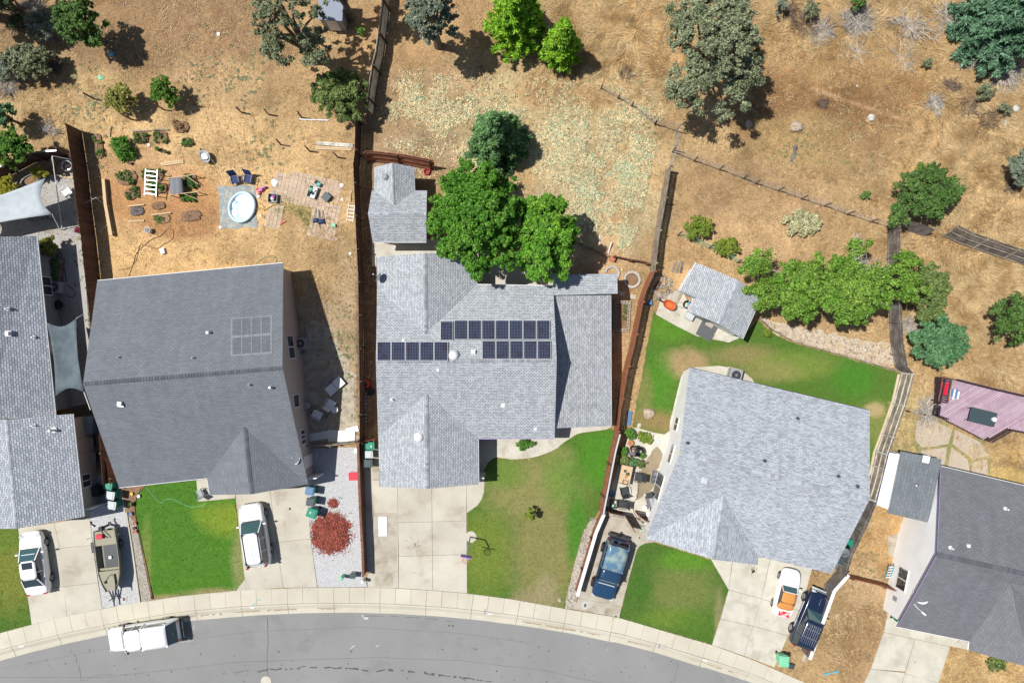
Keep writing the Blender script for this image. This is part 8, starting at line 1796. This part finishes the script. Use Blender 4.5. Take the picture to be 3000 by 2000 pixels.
# pool set
t = thing('paddling_pool', 'round white and blue paddling pool full of crumpled vinyl', 'pool', 707, 606, .3, 70); sc = mpp()
MB().lathe([(.90, .02), (1.0, .06), (1.05, .20), (1.0, .32), (.92, .34), (.86, .28), (.84, .12)], (0, 0, 0), 36, sx=1.06 * 1.1, sy=.96 * 1.02).build('rim', MT['poolblue'], t, smooth=True)
g = np.linspace(-1, 1, 40); U, Vv = np.meshgrid(g, g); Z = .13 + (fbm(U * 3, Vv * 3, .7, 5, 4) - .5) * .22
Rr = np.sqrt(U ** 2 + Vv ** 2); k = np.where(Rr > 1, 1 / np.maximum(Rr, 1e-6), 1.0); V_ = np.stack([U * k * .88 * 1.1, Vv * k * .88 * 1.0, Z], -1).reshape(-1, 3)
i = np.arange(39)[:, None] * 40 + np.arange(39)[None]; F_ = np.stack([i, i + 1, i + 41, i + 40], -1).reshape(-1, 4); np_mesh('liner', V_, F_, MT['poolin'], t, smooth=True)
g = np.linspace(-1, 1, 50); U, Vv = np.meshgrid(g, g); Z = .035 + np.clip(fbm(U * 4, Vv * 4, .8, 8, 4) - .5, -.1, .3) * .16; Vt = np.stack([U * 1.38 + .06 * np.sin(Vv * 5), Vv * 1.6 + .06 * np.sin(U * 6), Z], -1).reshape(-1, 3)
i = np.arange(49)[:, None] * 50 + np.arange(49)[None]; F_ = np.stack([i, i + 1, i + 51, i + 50], -1).reshape(-1, 4); o = np_mesh('tarpaulin', Vt, F_, MT['tarp'], smooth=True); a, b = xy(697, 606); o.location = (a, b, 0); o.rotation_euler = (0, 0, R(3)); setp(o, 'crumpled grey tarpaulin under the paddling pool', 'tarpaulin')
t = thing('tricycle', 'pink and lilac toy tricycle beside the pool tarp', 'tricycle', 762, 557, .2, 25)
MB().box(0, 0, .15, .45, .30, .14, tx=.8, ty=.7).build('body', MT['pink'], t, bevel=.04); MB().box(.32, .05, .22, .34, .12, .12).build('fork', MT['purple'], t, bevel=.03)
for (a, b) in ((-.2, .2), (-.2, -.2), (.45, .05)): MB().lathe([(.02, -.03), (.12, -.03), (.12, .03), (.02, .03)], (a, b, .12), 12, M=Matrix.Rotation(R(90), 4, 'X')).build('wheel', MT['pink'], t)
lathe1('ring', 'white ring by the toy tricycle', 'ring', 758, 576, [(.05, .02), (.13, .02), (.15, .08), (.10, .14), (.05, .10)], 'white', 0, 16); lathe1('ring', 'white rimmed bucket standing on the straw yard', 'bucket', 432, 674, [(.16, 0), (.20, .45), (.22, .46), (.19, .44), (.16, .05), (.01, .04)], 'white', .4, 18)
def rag(label, px, py, r, mat='white', seed=0, sx=1.3, rz=0, cat='rag', name='rag'): return one(name, label, cat, px, py, rz, MB().ball((0, 0, .05), r, 9, sz=.35, jit=.3, seed=seed), mat)
for (lb, px, py, r, m, rz) in [('white plastic bag at the corner of the tan pavers', 806, 536, .28, 'white', 60), ('white rag right of the tan pavers, upper', 1002, 543, .14, 'white', 0), ('white rag right of the tan pavers, lower', 1003, 585, .13, 'white', 30), ('white rag on the dry grass above the dark slate roof corner', 1027, 743, .13, 'white', 0), ('white scrap beside the lower right of the pool tarp', 764, 633, .10, 'white', 0),
 ('white scrap at the lower left corner of the pool tarp', 646, 666, .12, 'white', 0), ('blue and white crumpled bag in the shade of the dark round tree', 327, 159, .22, 'cyan', 40), ('green bag on the slope above the yellow blossom shrub', 295, 228, .20, 'green_lt', 60), ('white bag on the slope at the top, right of the dark round tree', 641, 101, .16, 'white', 20), ('blue crumpled bag beside the pale capped fence', 1793, 1447, .30, 'blue_bin', 60),
 ('white scrap in the garden under the wheelbarrow', 437, 425, .12, 'white', 0), ('blue-grey plastic sheet on the patio by the raised bed', 1928, 1290, .22, 'silver_bin', 80), ('white scrap on the upper slope near the big oak', 1885, 1 + 264, .07, 'white', 0)]:
 rag(lb, px, py, r, m, int(px), 1, rz)
t = thing('toy_car', 'teal and black toy seat on the tan pavers', 'toy', 934, 540, .2, -30); MB().box(0, 0, .05, .42, .34, .26, tx=.7, ty=.75).build('seat', MT['teal'], t, bevel=.06); MB().box(-.25, .05, .05, .2, .26, .3, tx=.7).build('base', MT['black'], t, bevel=.04)
t = thing('plastic_tub', 'dark grey open tub tipped on the tan pavers', 'tub', 956, 577, .3, -38); MB().box(0, 0, .02, .52, .52, .34, tx=1.15, ty=1.15).build('tub', MT['charcoal_bin'], t, bevel=.03); MB().box(.45, -.12, .02, .36, .10, .10).build('yellow_toy', MT['yellow'], t, bevel=.02)
t = thing('stroller', 'folded navy stroller on the tan pavers, left one', 'stroller', 926, 634, .2, 85); 
for s in (1, -1): MB().tube([(.55, s * .12, .12), (-.1, s * .14, .2), (-.4, s * .2, .15)], .02, 6).build('frame_tube', MT['metal'], t)
MB().box(-.28, 0, .08, .36, .38, .2, tx=.7, ty=.8).build('seat', MT['navy'], t, bevel=.05)
for s in (1, -1): MB().lathe([(.02, -.02), (.09, -.02), (.09, .02), (.02, .02)], (-.42, s * .2, .09), 12, M=Matrix.Rotation(R(90), 4, 'X')).build('wheel', MT['black'], t)
copytree(t, 940, 637, .2, 96, 'folded navy stroller on the tan pavers, right one')
# stones
def rock(label, px, py, r, mat='stone', seed=0, sz=.7, rz=0, sx=1.0, cat='boulder', name='boulder'):
 rr = random.Random(seed); m = MB().ball((0, 0, r * sz * .4), r, 12, sz=sz, jit=.16, seed=seed); m.v = [(x * sx, y, max(z, -.03)) for x, y, z in m.v]
 return one(name, label, cat, px, py, rz, m, mat, 0, 0, None, bevel=0)
rock('cream and orange boulder on the back lawn corner', 1899, 1210, .40, seed=1, sx=1.1); rock('cracked tan boulder on the brown slope below the oak', 2331, 373, .40, seed=2, sx=1.15); rock('white round boulder on the brown slope', 2551, 346, .26, 'stone_w', 3); rock('pale pinkish stump-like stone below the oak', 2192, 366, .34, seed=4, sx=.8); rock('sandstone rock by the rock strip on the patchy lawn', 1640, 1756, .17, seed=5, rz=40); rock('small white stone in the pale mound of the upper slope', 2510, 253, .10, 'stone_w', 6)
rock('flat stepping stone at the top of the patio', 1872, 1246, .24, 'concrete_pale', 7, .15, 60, 1.3, 'stepping stone', 'stepping_stone'); rock('dark small stone on the dry slope by the mesh corner', 2054, 405, .10, 'stone', 8); rock('grey stone heap on the far right slope', 2945, 360, .22, 'stone_w', 9, .4); rock('grey rock cluster on the far right slope, upper', 2975, 318, .26, 'stone_w', 10, .5)
def ringstones(label, px, py, r, n, a0=0, a1=360, soil=True):
 t = thing('stone_ring', label, 'stone ring', px, py, 0); m = MB(); rr = random.Random(n)
 for k in range(n): a = R(a0 + (a1 - a0) * (k + .5) / n); m.box(math.cos(a) * r, math.sin(a) * r, 0, .20, .27 * (r / .56), .16, math.degrees(a) + rr.uniform(-6, 6), tx=.92, ty=.92)
 m.build('stones', MT['block'], t, bevel=.015)
 if soil: MB().lathe([(r * .85, .02), (r * .6, .07), (.01, .06)], (0, 0, 0), 20).build('soil', MT['soil'], t)
 return t
ringstones('round ring of pale edging stones beside the bright shingled cover', 1851, 819, .56, 14); ringstones('half ring of edging stones tucked behind the bright shingled cover', 1792, 801, .50, 9, -60, 170, False)
t = thing('garden_bed', 'rectangular bed edged with hollow concrete blocks', 'garden bed', 1822, 926, 0, -3); m = MB(); w_, h_ = 1.05, 2.1
def hb(cx, cy, rot):
 for dx in (-1, 1): m.box(cx + (dx * .095 if not rot else 0), cy + (dx * .095 if rot else 0), 0, .03 if not rot else .19, .19 if not rot else .03, .19)
 for dy in (-1, 1): m.box(cx + (0 if not rot else dy * .08), cy + (dy * .08 if not rot else 0), 0, .16 if not rot else .03, .03 if not rot else .16, .187)
for k in range(5): hb(-w_ / 2 + .05 + k * .235, h_ / 2, 0); hb(-w_ / 2 + .05 + k * .235, -h_ / 2, 0)
for k in range(8): hb(-w_ / 2 + .03, -h_ / 2 + .26 + k * .235, 1); hb(w_ / 2 - .03, -h_ / 2 + .26 + k * .235, 1)
m.build('blocks', MT['block'], t); MB().box(0, 0, -.02, w_ - .3, h_ - .3, .06).build('soil', MT['soil'], t); leafcloud('foliage', [(.2, .4, .08, .2), (.15, -.1, .08, .18), (.2, .75, .08, .15)], 500, .06, L_BUSH, t, 3)
for (lb, px, py, rz) in [('pale square paver in the shade of the bright shingled cover', 1823, 860, -8), ('pale square paver in the sun beside the hollow block bed', 1855, 869, -10)]: one('paver', lb, 'paver', px, py, rz, MB().box(0, 0, 0, .42, .32, .045), 'concrete_pale', bevel=.01)
t = thing('hose_reel', 'green hose reel by the bend of the red-stained fence', 'hose reel', 1888, 857, .3, 20)
for s in (1, -1): MB().lathe([(.02, -.02), (.19, -.02), (.19, .02), (.02, .02)], (0, s * .12, .25), 16, M=Matrix.Rotation(R(90), 4, 'X')).build('side_disc', MT['green_lt'], t)
MB().lathe([(.12, -.1), (.13, .1)], (0, 0, .25), 12, M=Matrix.Rotation(R(90), 4, 'X')).build('coil', MT['green_bin'], t); MB().tube([(0, -.12, 0), (0, -.12, .5), (0, .12, .5), (0, .12, 0)], .015, 5).build('stand', MT['metal_dark'], t)
t = thing('hose_reel', 'red coiled hose reel behind the outbuilding', 'hose reel', 1250, 503, .3, 0); MB().tube([(.22 * math.cos(a) * (1 + .15 * math.sin(a * 3)), .2 * math.sin(a), .12 + .006 * a) for a in [k * .4 for k in range(60)]], .03, 5).build('coil', MT['red_pl'], t); MB().box(.05, 0, 0, .5, .4, .1).build('base', MT['wood_brown'], t)
t = thing('tool_tub', 'black round tub full of tools under the shed corner', 'tub', 2013, 892, .4, 30); MB().lathe([(.24, 0), (.30, .45), (.33, .47), (.28, .45), (.22, .06), (.01, .05)], (0, 0, 0), 18).build('tub', MT['black'], t)
for k, cm in enumerate(['cyan', 'silver_bin', 'orange_pl', 'cyan']): MB().bar((-.1 + .06 * k, -.15, .3), (.25 + .04 * k, .15 + .06 * k, .62), .06, .04).build('tool', MT[cm], t)
one('board', 'grey flat slab leaning beside the orange wheelbarrow', 'slab', 1977, 868, 66, MB().box(0, 0, .05, .85, .5, .12, ty=.95), 'concrete_old')
t = thing('door_mat', 'grey lattice mat with a pale step in front of the shed', 'mat', 2071, 966, 0, -27); m = MB(); 
for k in range(14): m.bar((-.62, -.65 + k * .1, .08), (.62, -.65 + k * .1, .08), .035, .03)
for k in range(13): m.bar((-.6 + k * .1, -.66, .1), (-.6 + k * .1, .66, .1), .035, .03)
m.build('lattice', MT['metal_dark'], t); MB().box(0, 0, .058, 1.3, 1.36, .012).build('backing', MT['grey_pl'], t); MB().box(-.05, .42, .12, .62, .36, .06, -4).build('step', MT['concrete_old'], t)
one('door_mat', 'dark patterned mat by the sliding door of the white walled house', 'mat', 1921, 1397, -12, MB().box(0, 0, .06, .68, .98, .02), M('dark_rug', (.10, .10, .11), .9, (.26, .26, .27), 4, .48, .56, var=.2, coord='obj'))
# grill
t = thing('gas_grill', 'stainless gas grill against the white wall', 'grill', 1909, 1471, 1.0, -75); MB().box(0, 0, .1, .62, .5, .75).build('cabinet', MT['metal_dark'], t, bevel=.02); MB().lathe([(.27, -.34), (.27, .34)], (0, .02, .86), 16, M=Matrix.Rotation(R(90), 4, 'Y')).build('hood', MT['metal'], t)
for s in (1, -1): MB().box(s * .52, 0, .80, .36, .46, .05).build('side_shelf', MT['metal_dark'], t, bevel=.01)
MB().tube([(-.28, -.33, .88), (.28, -.33, .88)], .015, 6).build('handle', MT['metal'], t)
for (a, b) in ((.28, .2), (.28, -.2), (-.28, .2), (-.28, -.2)): MB().tube([(a, b, 0), (a, b, .1)], .04, 8).build('caster', MT['black'], t)
for (lb, px, py) in [('white plate-like lid left of the gas grill', 1889, 1487), ('white round paper roll below the gas grill', 1900, 1506)]: lathe1('lid', lb, 'lid', px, py, [(.04, .5), (.16, .5), (.17, .54), (.05, .56)], 'white', .5, 16)
MB_ = MB().tube([(-.4, 0, .35), (.4, 0, .35)], .02, 5)
t = thing('generator', 'greasy small engine in a rusty frame beside the white walled house', 'engine', 1889, 1527, .4, 20); MB().box(0, 0, .1, .34, .3, .3).build('engine', MT['metal_dark'], t, bevel=.04); MB().lathe([(.03, -.2), (.12, -.2), (.12, .2), (.03, .2)], (.02, 0, .42), 12, M=Matrix.Rotation(R(90), 4, 'X')).build('tank', MT['silver_bin'], t)
MB().tube([(-.35, -.25, 0), (-.35, -.25, .5), (.4, -.25, .5), (.4, -.25, 0)], .02, 5).tube([(-.35, .25, 0), (-.35, .25, .5), (.4, .25, .5), (.4, .25, 0)], .02, 5).build('frame', MT['rust'], t)
one('bucket', 'pale green square lid beside the small engine', 'lid', 1881, 1550, -8, MB().box(0, 0, .06, .34, .42, .06, tx=.9, ty=.9), M('sage_plastic', (.40, .46, .34), .6, coord='obj'), bevel=.02)
# patio gates
t = thing('gate', 'open dark wooden gate leaf below the patio casting a broad shadow', 'gate', 1822, 1497, 0, -58); m = MB()
for k in range(9): m.box(.07 + k * .155, 0, .08, .145, .03, 1.6)
m.build('boards', BW, t); MB().bar((0, .03, .4), (1.4, .03, .4), .05, .08).bar((0, .03, 1.35), (1.4, .03, 1.35), .05, .08).build('braces', GW, t)
fence('wood_fence', 'short capped fence panel between the pale capped fence and the gate', [(1776, 1490), (1822, 1499)], 1.6, BW, BW, rails=1, side=1, cap=(.2, GW), gap=.006); fence('wood_fence', 'short dark fence between the gas grill and the corner of the white walled house', [(1860, 1497), (1878, 1512), (1906, 1518)], 1.5, BW, BW, rails=1, side=1, cap=(.12, GW), gap=.006)
# person bending over the plants
t = thing('person', 'person in a slate grey t-shirt bending over the patio plants', 'person', 1853, 1322, .9, 0)
def skin_mesh(name, verts, edges, radii, mat, parent, sub=2, root=0):
 me = bpy.data.meshes.new(name); me.from_pydata(verts, edges, []); me.materials.append(mat); o = link(name, me, parent)
 sk = o.modifiers.new('skin', 'SKIN'); sk.use_smooth_shade = True; me.skin_vertices.new() if not me.skin_vertices else None
 for i, r_ in enumerate(radii): me.skin_vertices[0].data[i].radius = r_ if isinstance(r_, tuple) else (r_, r_)
 me.skin_vertices[0].data[root].use_root = True
 s = o.modifiers.new('sub', 'SUBSURF'); s.levels = sub; s.render_levels = sub; return o
# stands facing down-left (towards -x -y), bent forward at the hip
Vb = [(.10, .22, .92), (.06, .12, 1.02), (.0, -.02, 1.10), (-.04, -.14, 1.10), (-.06, -.22, 1.06), (-.08, -.31, 1.02),  # 0-5 pelvis..head
   (.19, .24, .86), (.24, .16, .50), (.22, .22, .10), (.22, .08, .06), (.0, .26, .86), (.0, .16, .50), (.0, .24, .10), (.0, .10, .06),   # legs
   (.12, -.13, 1.08), (.20, -.22, .86), (.16, -.32, .66), (-.20, -.12, 1.08), (-.29, -.20, .86), (-.27, -.30, .66)]
Eb = [(0, 1), (1, 2), (2, 3), (3, 4), (4, 5), (0, 6), (6, 7), (7, 8), (8, 9), (0, 10), (10, 11), (11, 12), (12, 13), (3, 14), (14, 15), (15, 16), (3, 17), (17, 18), (18, 19)]
Rb = [(.11, .09), (.11, .09), (.11, .09), (.10, .08), .05, .07, .075, .05, .035, .03, .075, .05, .035, .03, .05, .042, .03, .05, .042, .03]
body = skin_mesh('body', Vb, Eb, Rb, MT['skin'], t)
MB().ball((-.085, -.34, 1.02), .10, 12, sz=1.15).build('head', MT['skin'], body, smooth=True); MB().ball((-.08, -.325, 1.055), .105, 12, sz=1.0).build('hair', MT['hair'], t, smooth=True)
skin_mesh('tshirt', [(.08, .18, .96), (.05, .08, 1.04), (.0, -.04, 1.11), (-.03, -.13, 1.11), (.13, -.13, 1.08), (.185, -.20, .94), (-.20, -.12, 1.08), (-.26, -.18, .95)], [(0, 1), (1, 2), (2, 3), (3, 4), (4, 5), (3, 6), (6, 7)], [(.22, .17), (.22, .17), (.22, .16), (.16, .13), .10, .085, .10, .085], MT['tshirt'], t)
skin_mesh('trousers', [(.10, .23, .90), (.19, .24, .84), (.24, .16, .50), (.22, .21, .16), (.0, .26, .84), (.0, .16, .50), (.0, .23, .16)], [(0, 1), (1, 2), (2, 3), (0, 4), (4, 5), (5, 6)], [(.17, .15), .125, .09, .07, .125, .09, .07], MT['black'], t)
for s, (hx, hy) in enumerate(((.16, -.34), (-.27, -.33))):
 h_ = MB().box(hx, hy, .60, .075, .09, .03).build('hand', MT['skin'], body, bevel=.012)
 for k in range(4): MB().tube([(hx - .03 + .02 * k, hy - .04, .615), (hx - .032 + .021 * k, hy - .085 + .006 * abs(k - 1.5), .60), (hx - .03 + .02 * k, hy - .10 + .006 * abs(k - 1.5), .57)], [.010, .009, .007], 6).build('finger', MT['skin'], h_)
 MB().tube([(hx + (.03 if s else -.03), hy + .0, .61), (hx + (.06 if s else -.06), hy - .03, .59)], [.011, .008], 6).build('thumb', MT['skin'], h_)
for s in (0, 1): MB().box(.22 if s else 0, .12, 0, .10, .28, .08).build('shoe', MT['black'], t, bevel=.02)
# things on the white strip beside the charcoal roofed house
one('window_sash', 'glossy framed window sash lying on the white strip', 'window sash', 2662, 1602, -15, MB().box(0, 0, .12, 1.08, .92, .06).box(0, 0, .18, .95, .78, .01), M('grimy_pane', (.62, .64, .64), .3, (.45, .46, .46), 3, .45, .6, var=.1, coord='obj'), z=.0)
sheet('side_slab', [(2655, 1518), (2720, 1535), (2742, 1560), (2690, 1720), (2640, 1800), (2600, 1788), (2608, 1720), (2625, 1650)], .05, M('white_concrete', (.74, .73, .71), .8, var=.05), 'bright white concrete strip beside the charcoal roofed house')
sheet('side_slab', [(2600, 1570), (2638, 1560), (2634, 1600), (2625, 1640), (2600, 1620)], .04, MT['concrete_old'], 'worn grey slab in the dry side yard')
# patio stones and deck
STN = M('terrace_stone', (.50, .42, .33), .85, (.46, .39, .31), 1.5, var=.07, vscale=14)
for (lb, poly) in [('flagstone terrace piece left of the grass seams, upper', [(2684, 1232), (2720, 1222), (2788, 1258), (2778, 1300), (2740, 1306), (2700, 1310), (2681, 1290)]), ('flagstone terrace piece right of the grass seams, largest', [(2796, 1258), (2840, 1278), (2872, 1295), (2890, 1330), (2888, 1338), (2852, 1345), (2838, 1336), (2790, 1300)]),
 ('flagstone terrace piece left of the grass seams, lower', [(2700, 1318), (2740, 1314), (2774, 1308), (2766, 1356), (2760, 1366), (2712, 1352), (2696, 1335)]), ('flagstone terrace piece in the middle between seams', [(2786, 1308), (2834, 1346), (2840, 1374), (2838, 1388), (2775, 1370)]), ('flagstone terrace piece at the lower right', [(2850, 1352), (2890, 1344), (2894, 1376), (2892, 1390), (2846, 1382)])]:
 sheet('terrace_stone', poly, .045, STN, lb, jag=.02, seed=int(poly[0][0]))
X, Y, rs = pts_in([(2680, 1225), (2730, 1215), (2880, 1285), (2905, 1330), (2900, 1395), (2700, 1360), (2675, 1300)], 60, 71)
blades('green_grass_patch', X, Y, rs, 3, .09, .02, (15, 60), M('seam_grass', (.17, .22, .06), .8, isl=.4, transl=.2), 'green grass growing in the terrace seams', .0)
sheet('seam_soil', [(2680, 1225), (2730, 1215), (2880, 1285), (2905, 1330), (2900, 1398), (2700, 1362), (2675, 1300)], .02, M('seam_turf', (.20, .22, .08), .9, (.34, .28, .13), 1.5, .42, .6, var=.3, vscale=20), 'mossy turf under the terrace stones', jag=.05)
t = thing('deck', 'mauve painted timber deck at the right edge', 'deck', 2860, 1200, .6, 0); o0 = Vector(t.location)
DP = [(2751, 1108), (2788, 1110), (2890, 1136), (3030, 1168), (3160, 1200), (3160, 1300), (3020, 1268), (2946, 1254), (2885, 1288), (2762, 1224), (2748, 1216)]
DPw = [Vector(xy(a, b, .6)) - o0.to_2d() for a, b in DP]; m = MB(); ang = R(31); ca, sa = math.cos(ang), math.sin(ang)
PA = np.array([(p.x, p.y) for p in DPw])
for k in range(-70, 70):
 y = k * .15; xs_ = np.arange(-9, 9, .02); X = xs_ * ca - y * sa; Y = xs_ * sa + y * ca; ins = inpoly(X, Y, PA)
 j = 0
 while j < len(xs_):
  if ins[j]:
   e = j
   while e + 1 < len(xs_) and ins[e + 1]: e += 1
   if e - j > 4: m.bar((X[j], Y[j], .58), (X[e], Y[e], .58), .125, .04)
   j = e + 1
  else: j += 1
m.build('boards', MT['deckmat'], t); mbk = MB().prism([(p.x, p.y) for p in DPw], .02, .54); mbk.build('framing', MT['trim_dark'], t)
def rail_(pts, nm='railing', h0=.6, h1=1.35, mat='trim_dark', st=.16):
 m = MB(); Q = [Vector(xy(a, b, .6)) - o0.to_2d() for a, b in pts]
 for a, b in zip(Q, Q[1:]):
  m.bar((a.x, a.y, h1), (b.x, b.y, h1), .10, .05).bar((a.x, a.y, h0 + .1), (b.x, b.y, h0 + .1), .05, .05); n = int((b - a).length / st)
  for k in range(n + 1): c = a.lerp(b, k / max(n, 1)); m.bar((c.x, c.y, h0), (c.x, c.y, h1), .035, .035)
 m.build(nm, MT[mat], t)
rail_([(2788, 1110), (2890, 1136), (3030, 1168), (3160, 1200)]); rail_([(2886, 1290), (2915, 1274), (2946, 1256)], st=.12); rail_([(2946, 1256), (3020, 1270), (3160, 1302)]); rail_([(2751, 1108), (2740, 1160), (2736, 1180)]); rail_([(2737, 1186), (2732, 1214), (2760, 1224)], st=.10)
t = thing('bench', 'dark slatted bench with a red cushion on the mauve deck', 'bench', 2763, 1142, 1.0, -10, z=.6); m = MB()
for k in range(12): m.bar((-.42, -.85 + k * .155, .42), (.42, -.85 + k * .155, .42), .09, .04)
m.build('slats', MT['trim_dark'], t); MB().box(.0, .12, .44, .55, .95, .09).build('cushion', MT['red_pl'], t, bevel=.03); MB().bar((-.48, -.9, .85), (-.48, .9, .85), .08, .08).bar((.48, -.9, .42), (.48, .9, .42), .08, .08).bar((-.45, .9, .7), (.45, .9, .7), .10, .06).build('frame', MT['wood_brown'], t)
for (a, b) in ((-.45, -.85), (-.45, .85), (.45, -.85), (.45, .85)): MB().bar((a, b, 0), (a, b, .42), .08, .08).build('leg', MT['trim_dark'], t)
t = thing('lounge_cushion', 'white and grey striped cushions on the mauve deck', 'cushion', 2793, 1153, .7, -12, z=.6)
for k, x in enumerate((-.42, -.28, -.08, .06, .22, .38)): MB().box(x, (-.04 if k % 2 else .05), .02, .13, .78 - .1 * (k % 3), .12).build('stripe', MT['white' if k % 2 else 'blue_bin'], t, bevel=.03)
table('patio_table', 'dark glass-topped rectangular table on the mauve deck', 2880, 1221, -14, 1.95, 1.05, 1.3, 'charcoal_bin', 'black'); lathe1('planter_pot', 'white rimmed pot of soil at the end of the dark deck table', 'plant pot', 2912, 1228, [(.10, .7), (.15, 1.42), (.17, 1.44), (.13, 1.42), (.01, 1.38)], 'white', 1.4, 16)
t = thing('small_shed', 'small grey shed roof under the dark tree at the top edge', 'shed', 968, 18, 2.0, -4); MB().box(0, 0, 0, 1.6, 1.8, 1.85).build('walls', MT['grey_pl'], t); MB().box(0, 0, 1.85, 1.8, 2.0, .08).build('roof', M('shed_roof_grey', (.26, .29, .36), .7, coord='obj'), t); MB().box(0, -.91, .1, .8, .04, 1.6).build('door', MT['white'], t)
one('plastic_slide', 'blue ribbed plastic panel standing in the shade of the red-stained fence', 'panel', 1843, 1224, 82, MB().box(0, 0, .05, 1.1, .36, .06, ty=.8).box(-.35, 0, .11, .06, .34, .03).box(-.1, 0, .11, .06, .34, .03).box(.15, 0, .11, .06, .32, .03).box(.38, 0, .11, .06, .30, .03), 'blue_bin', bevel=.01)
t = thing('swing_frame', 'pale metal frame on poles in the weeds below the tall dark fence', 'frame', 262, 590, .8, 20)
MB().tube([(-.5, 0, .8), (.6, .1, .8)], .022, 6).build('top_bar', MT['silver_bin'], t)
for x, y in ((-.5, .35), (-.5, -.35), (.6, .4), (.6, -.3)): MB().tube([(x, 0, .8), (x, y, 0)], .02, 6).build('leg', MT['silver_bin'], t)
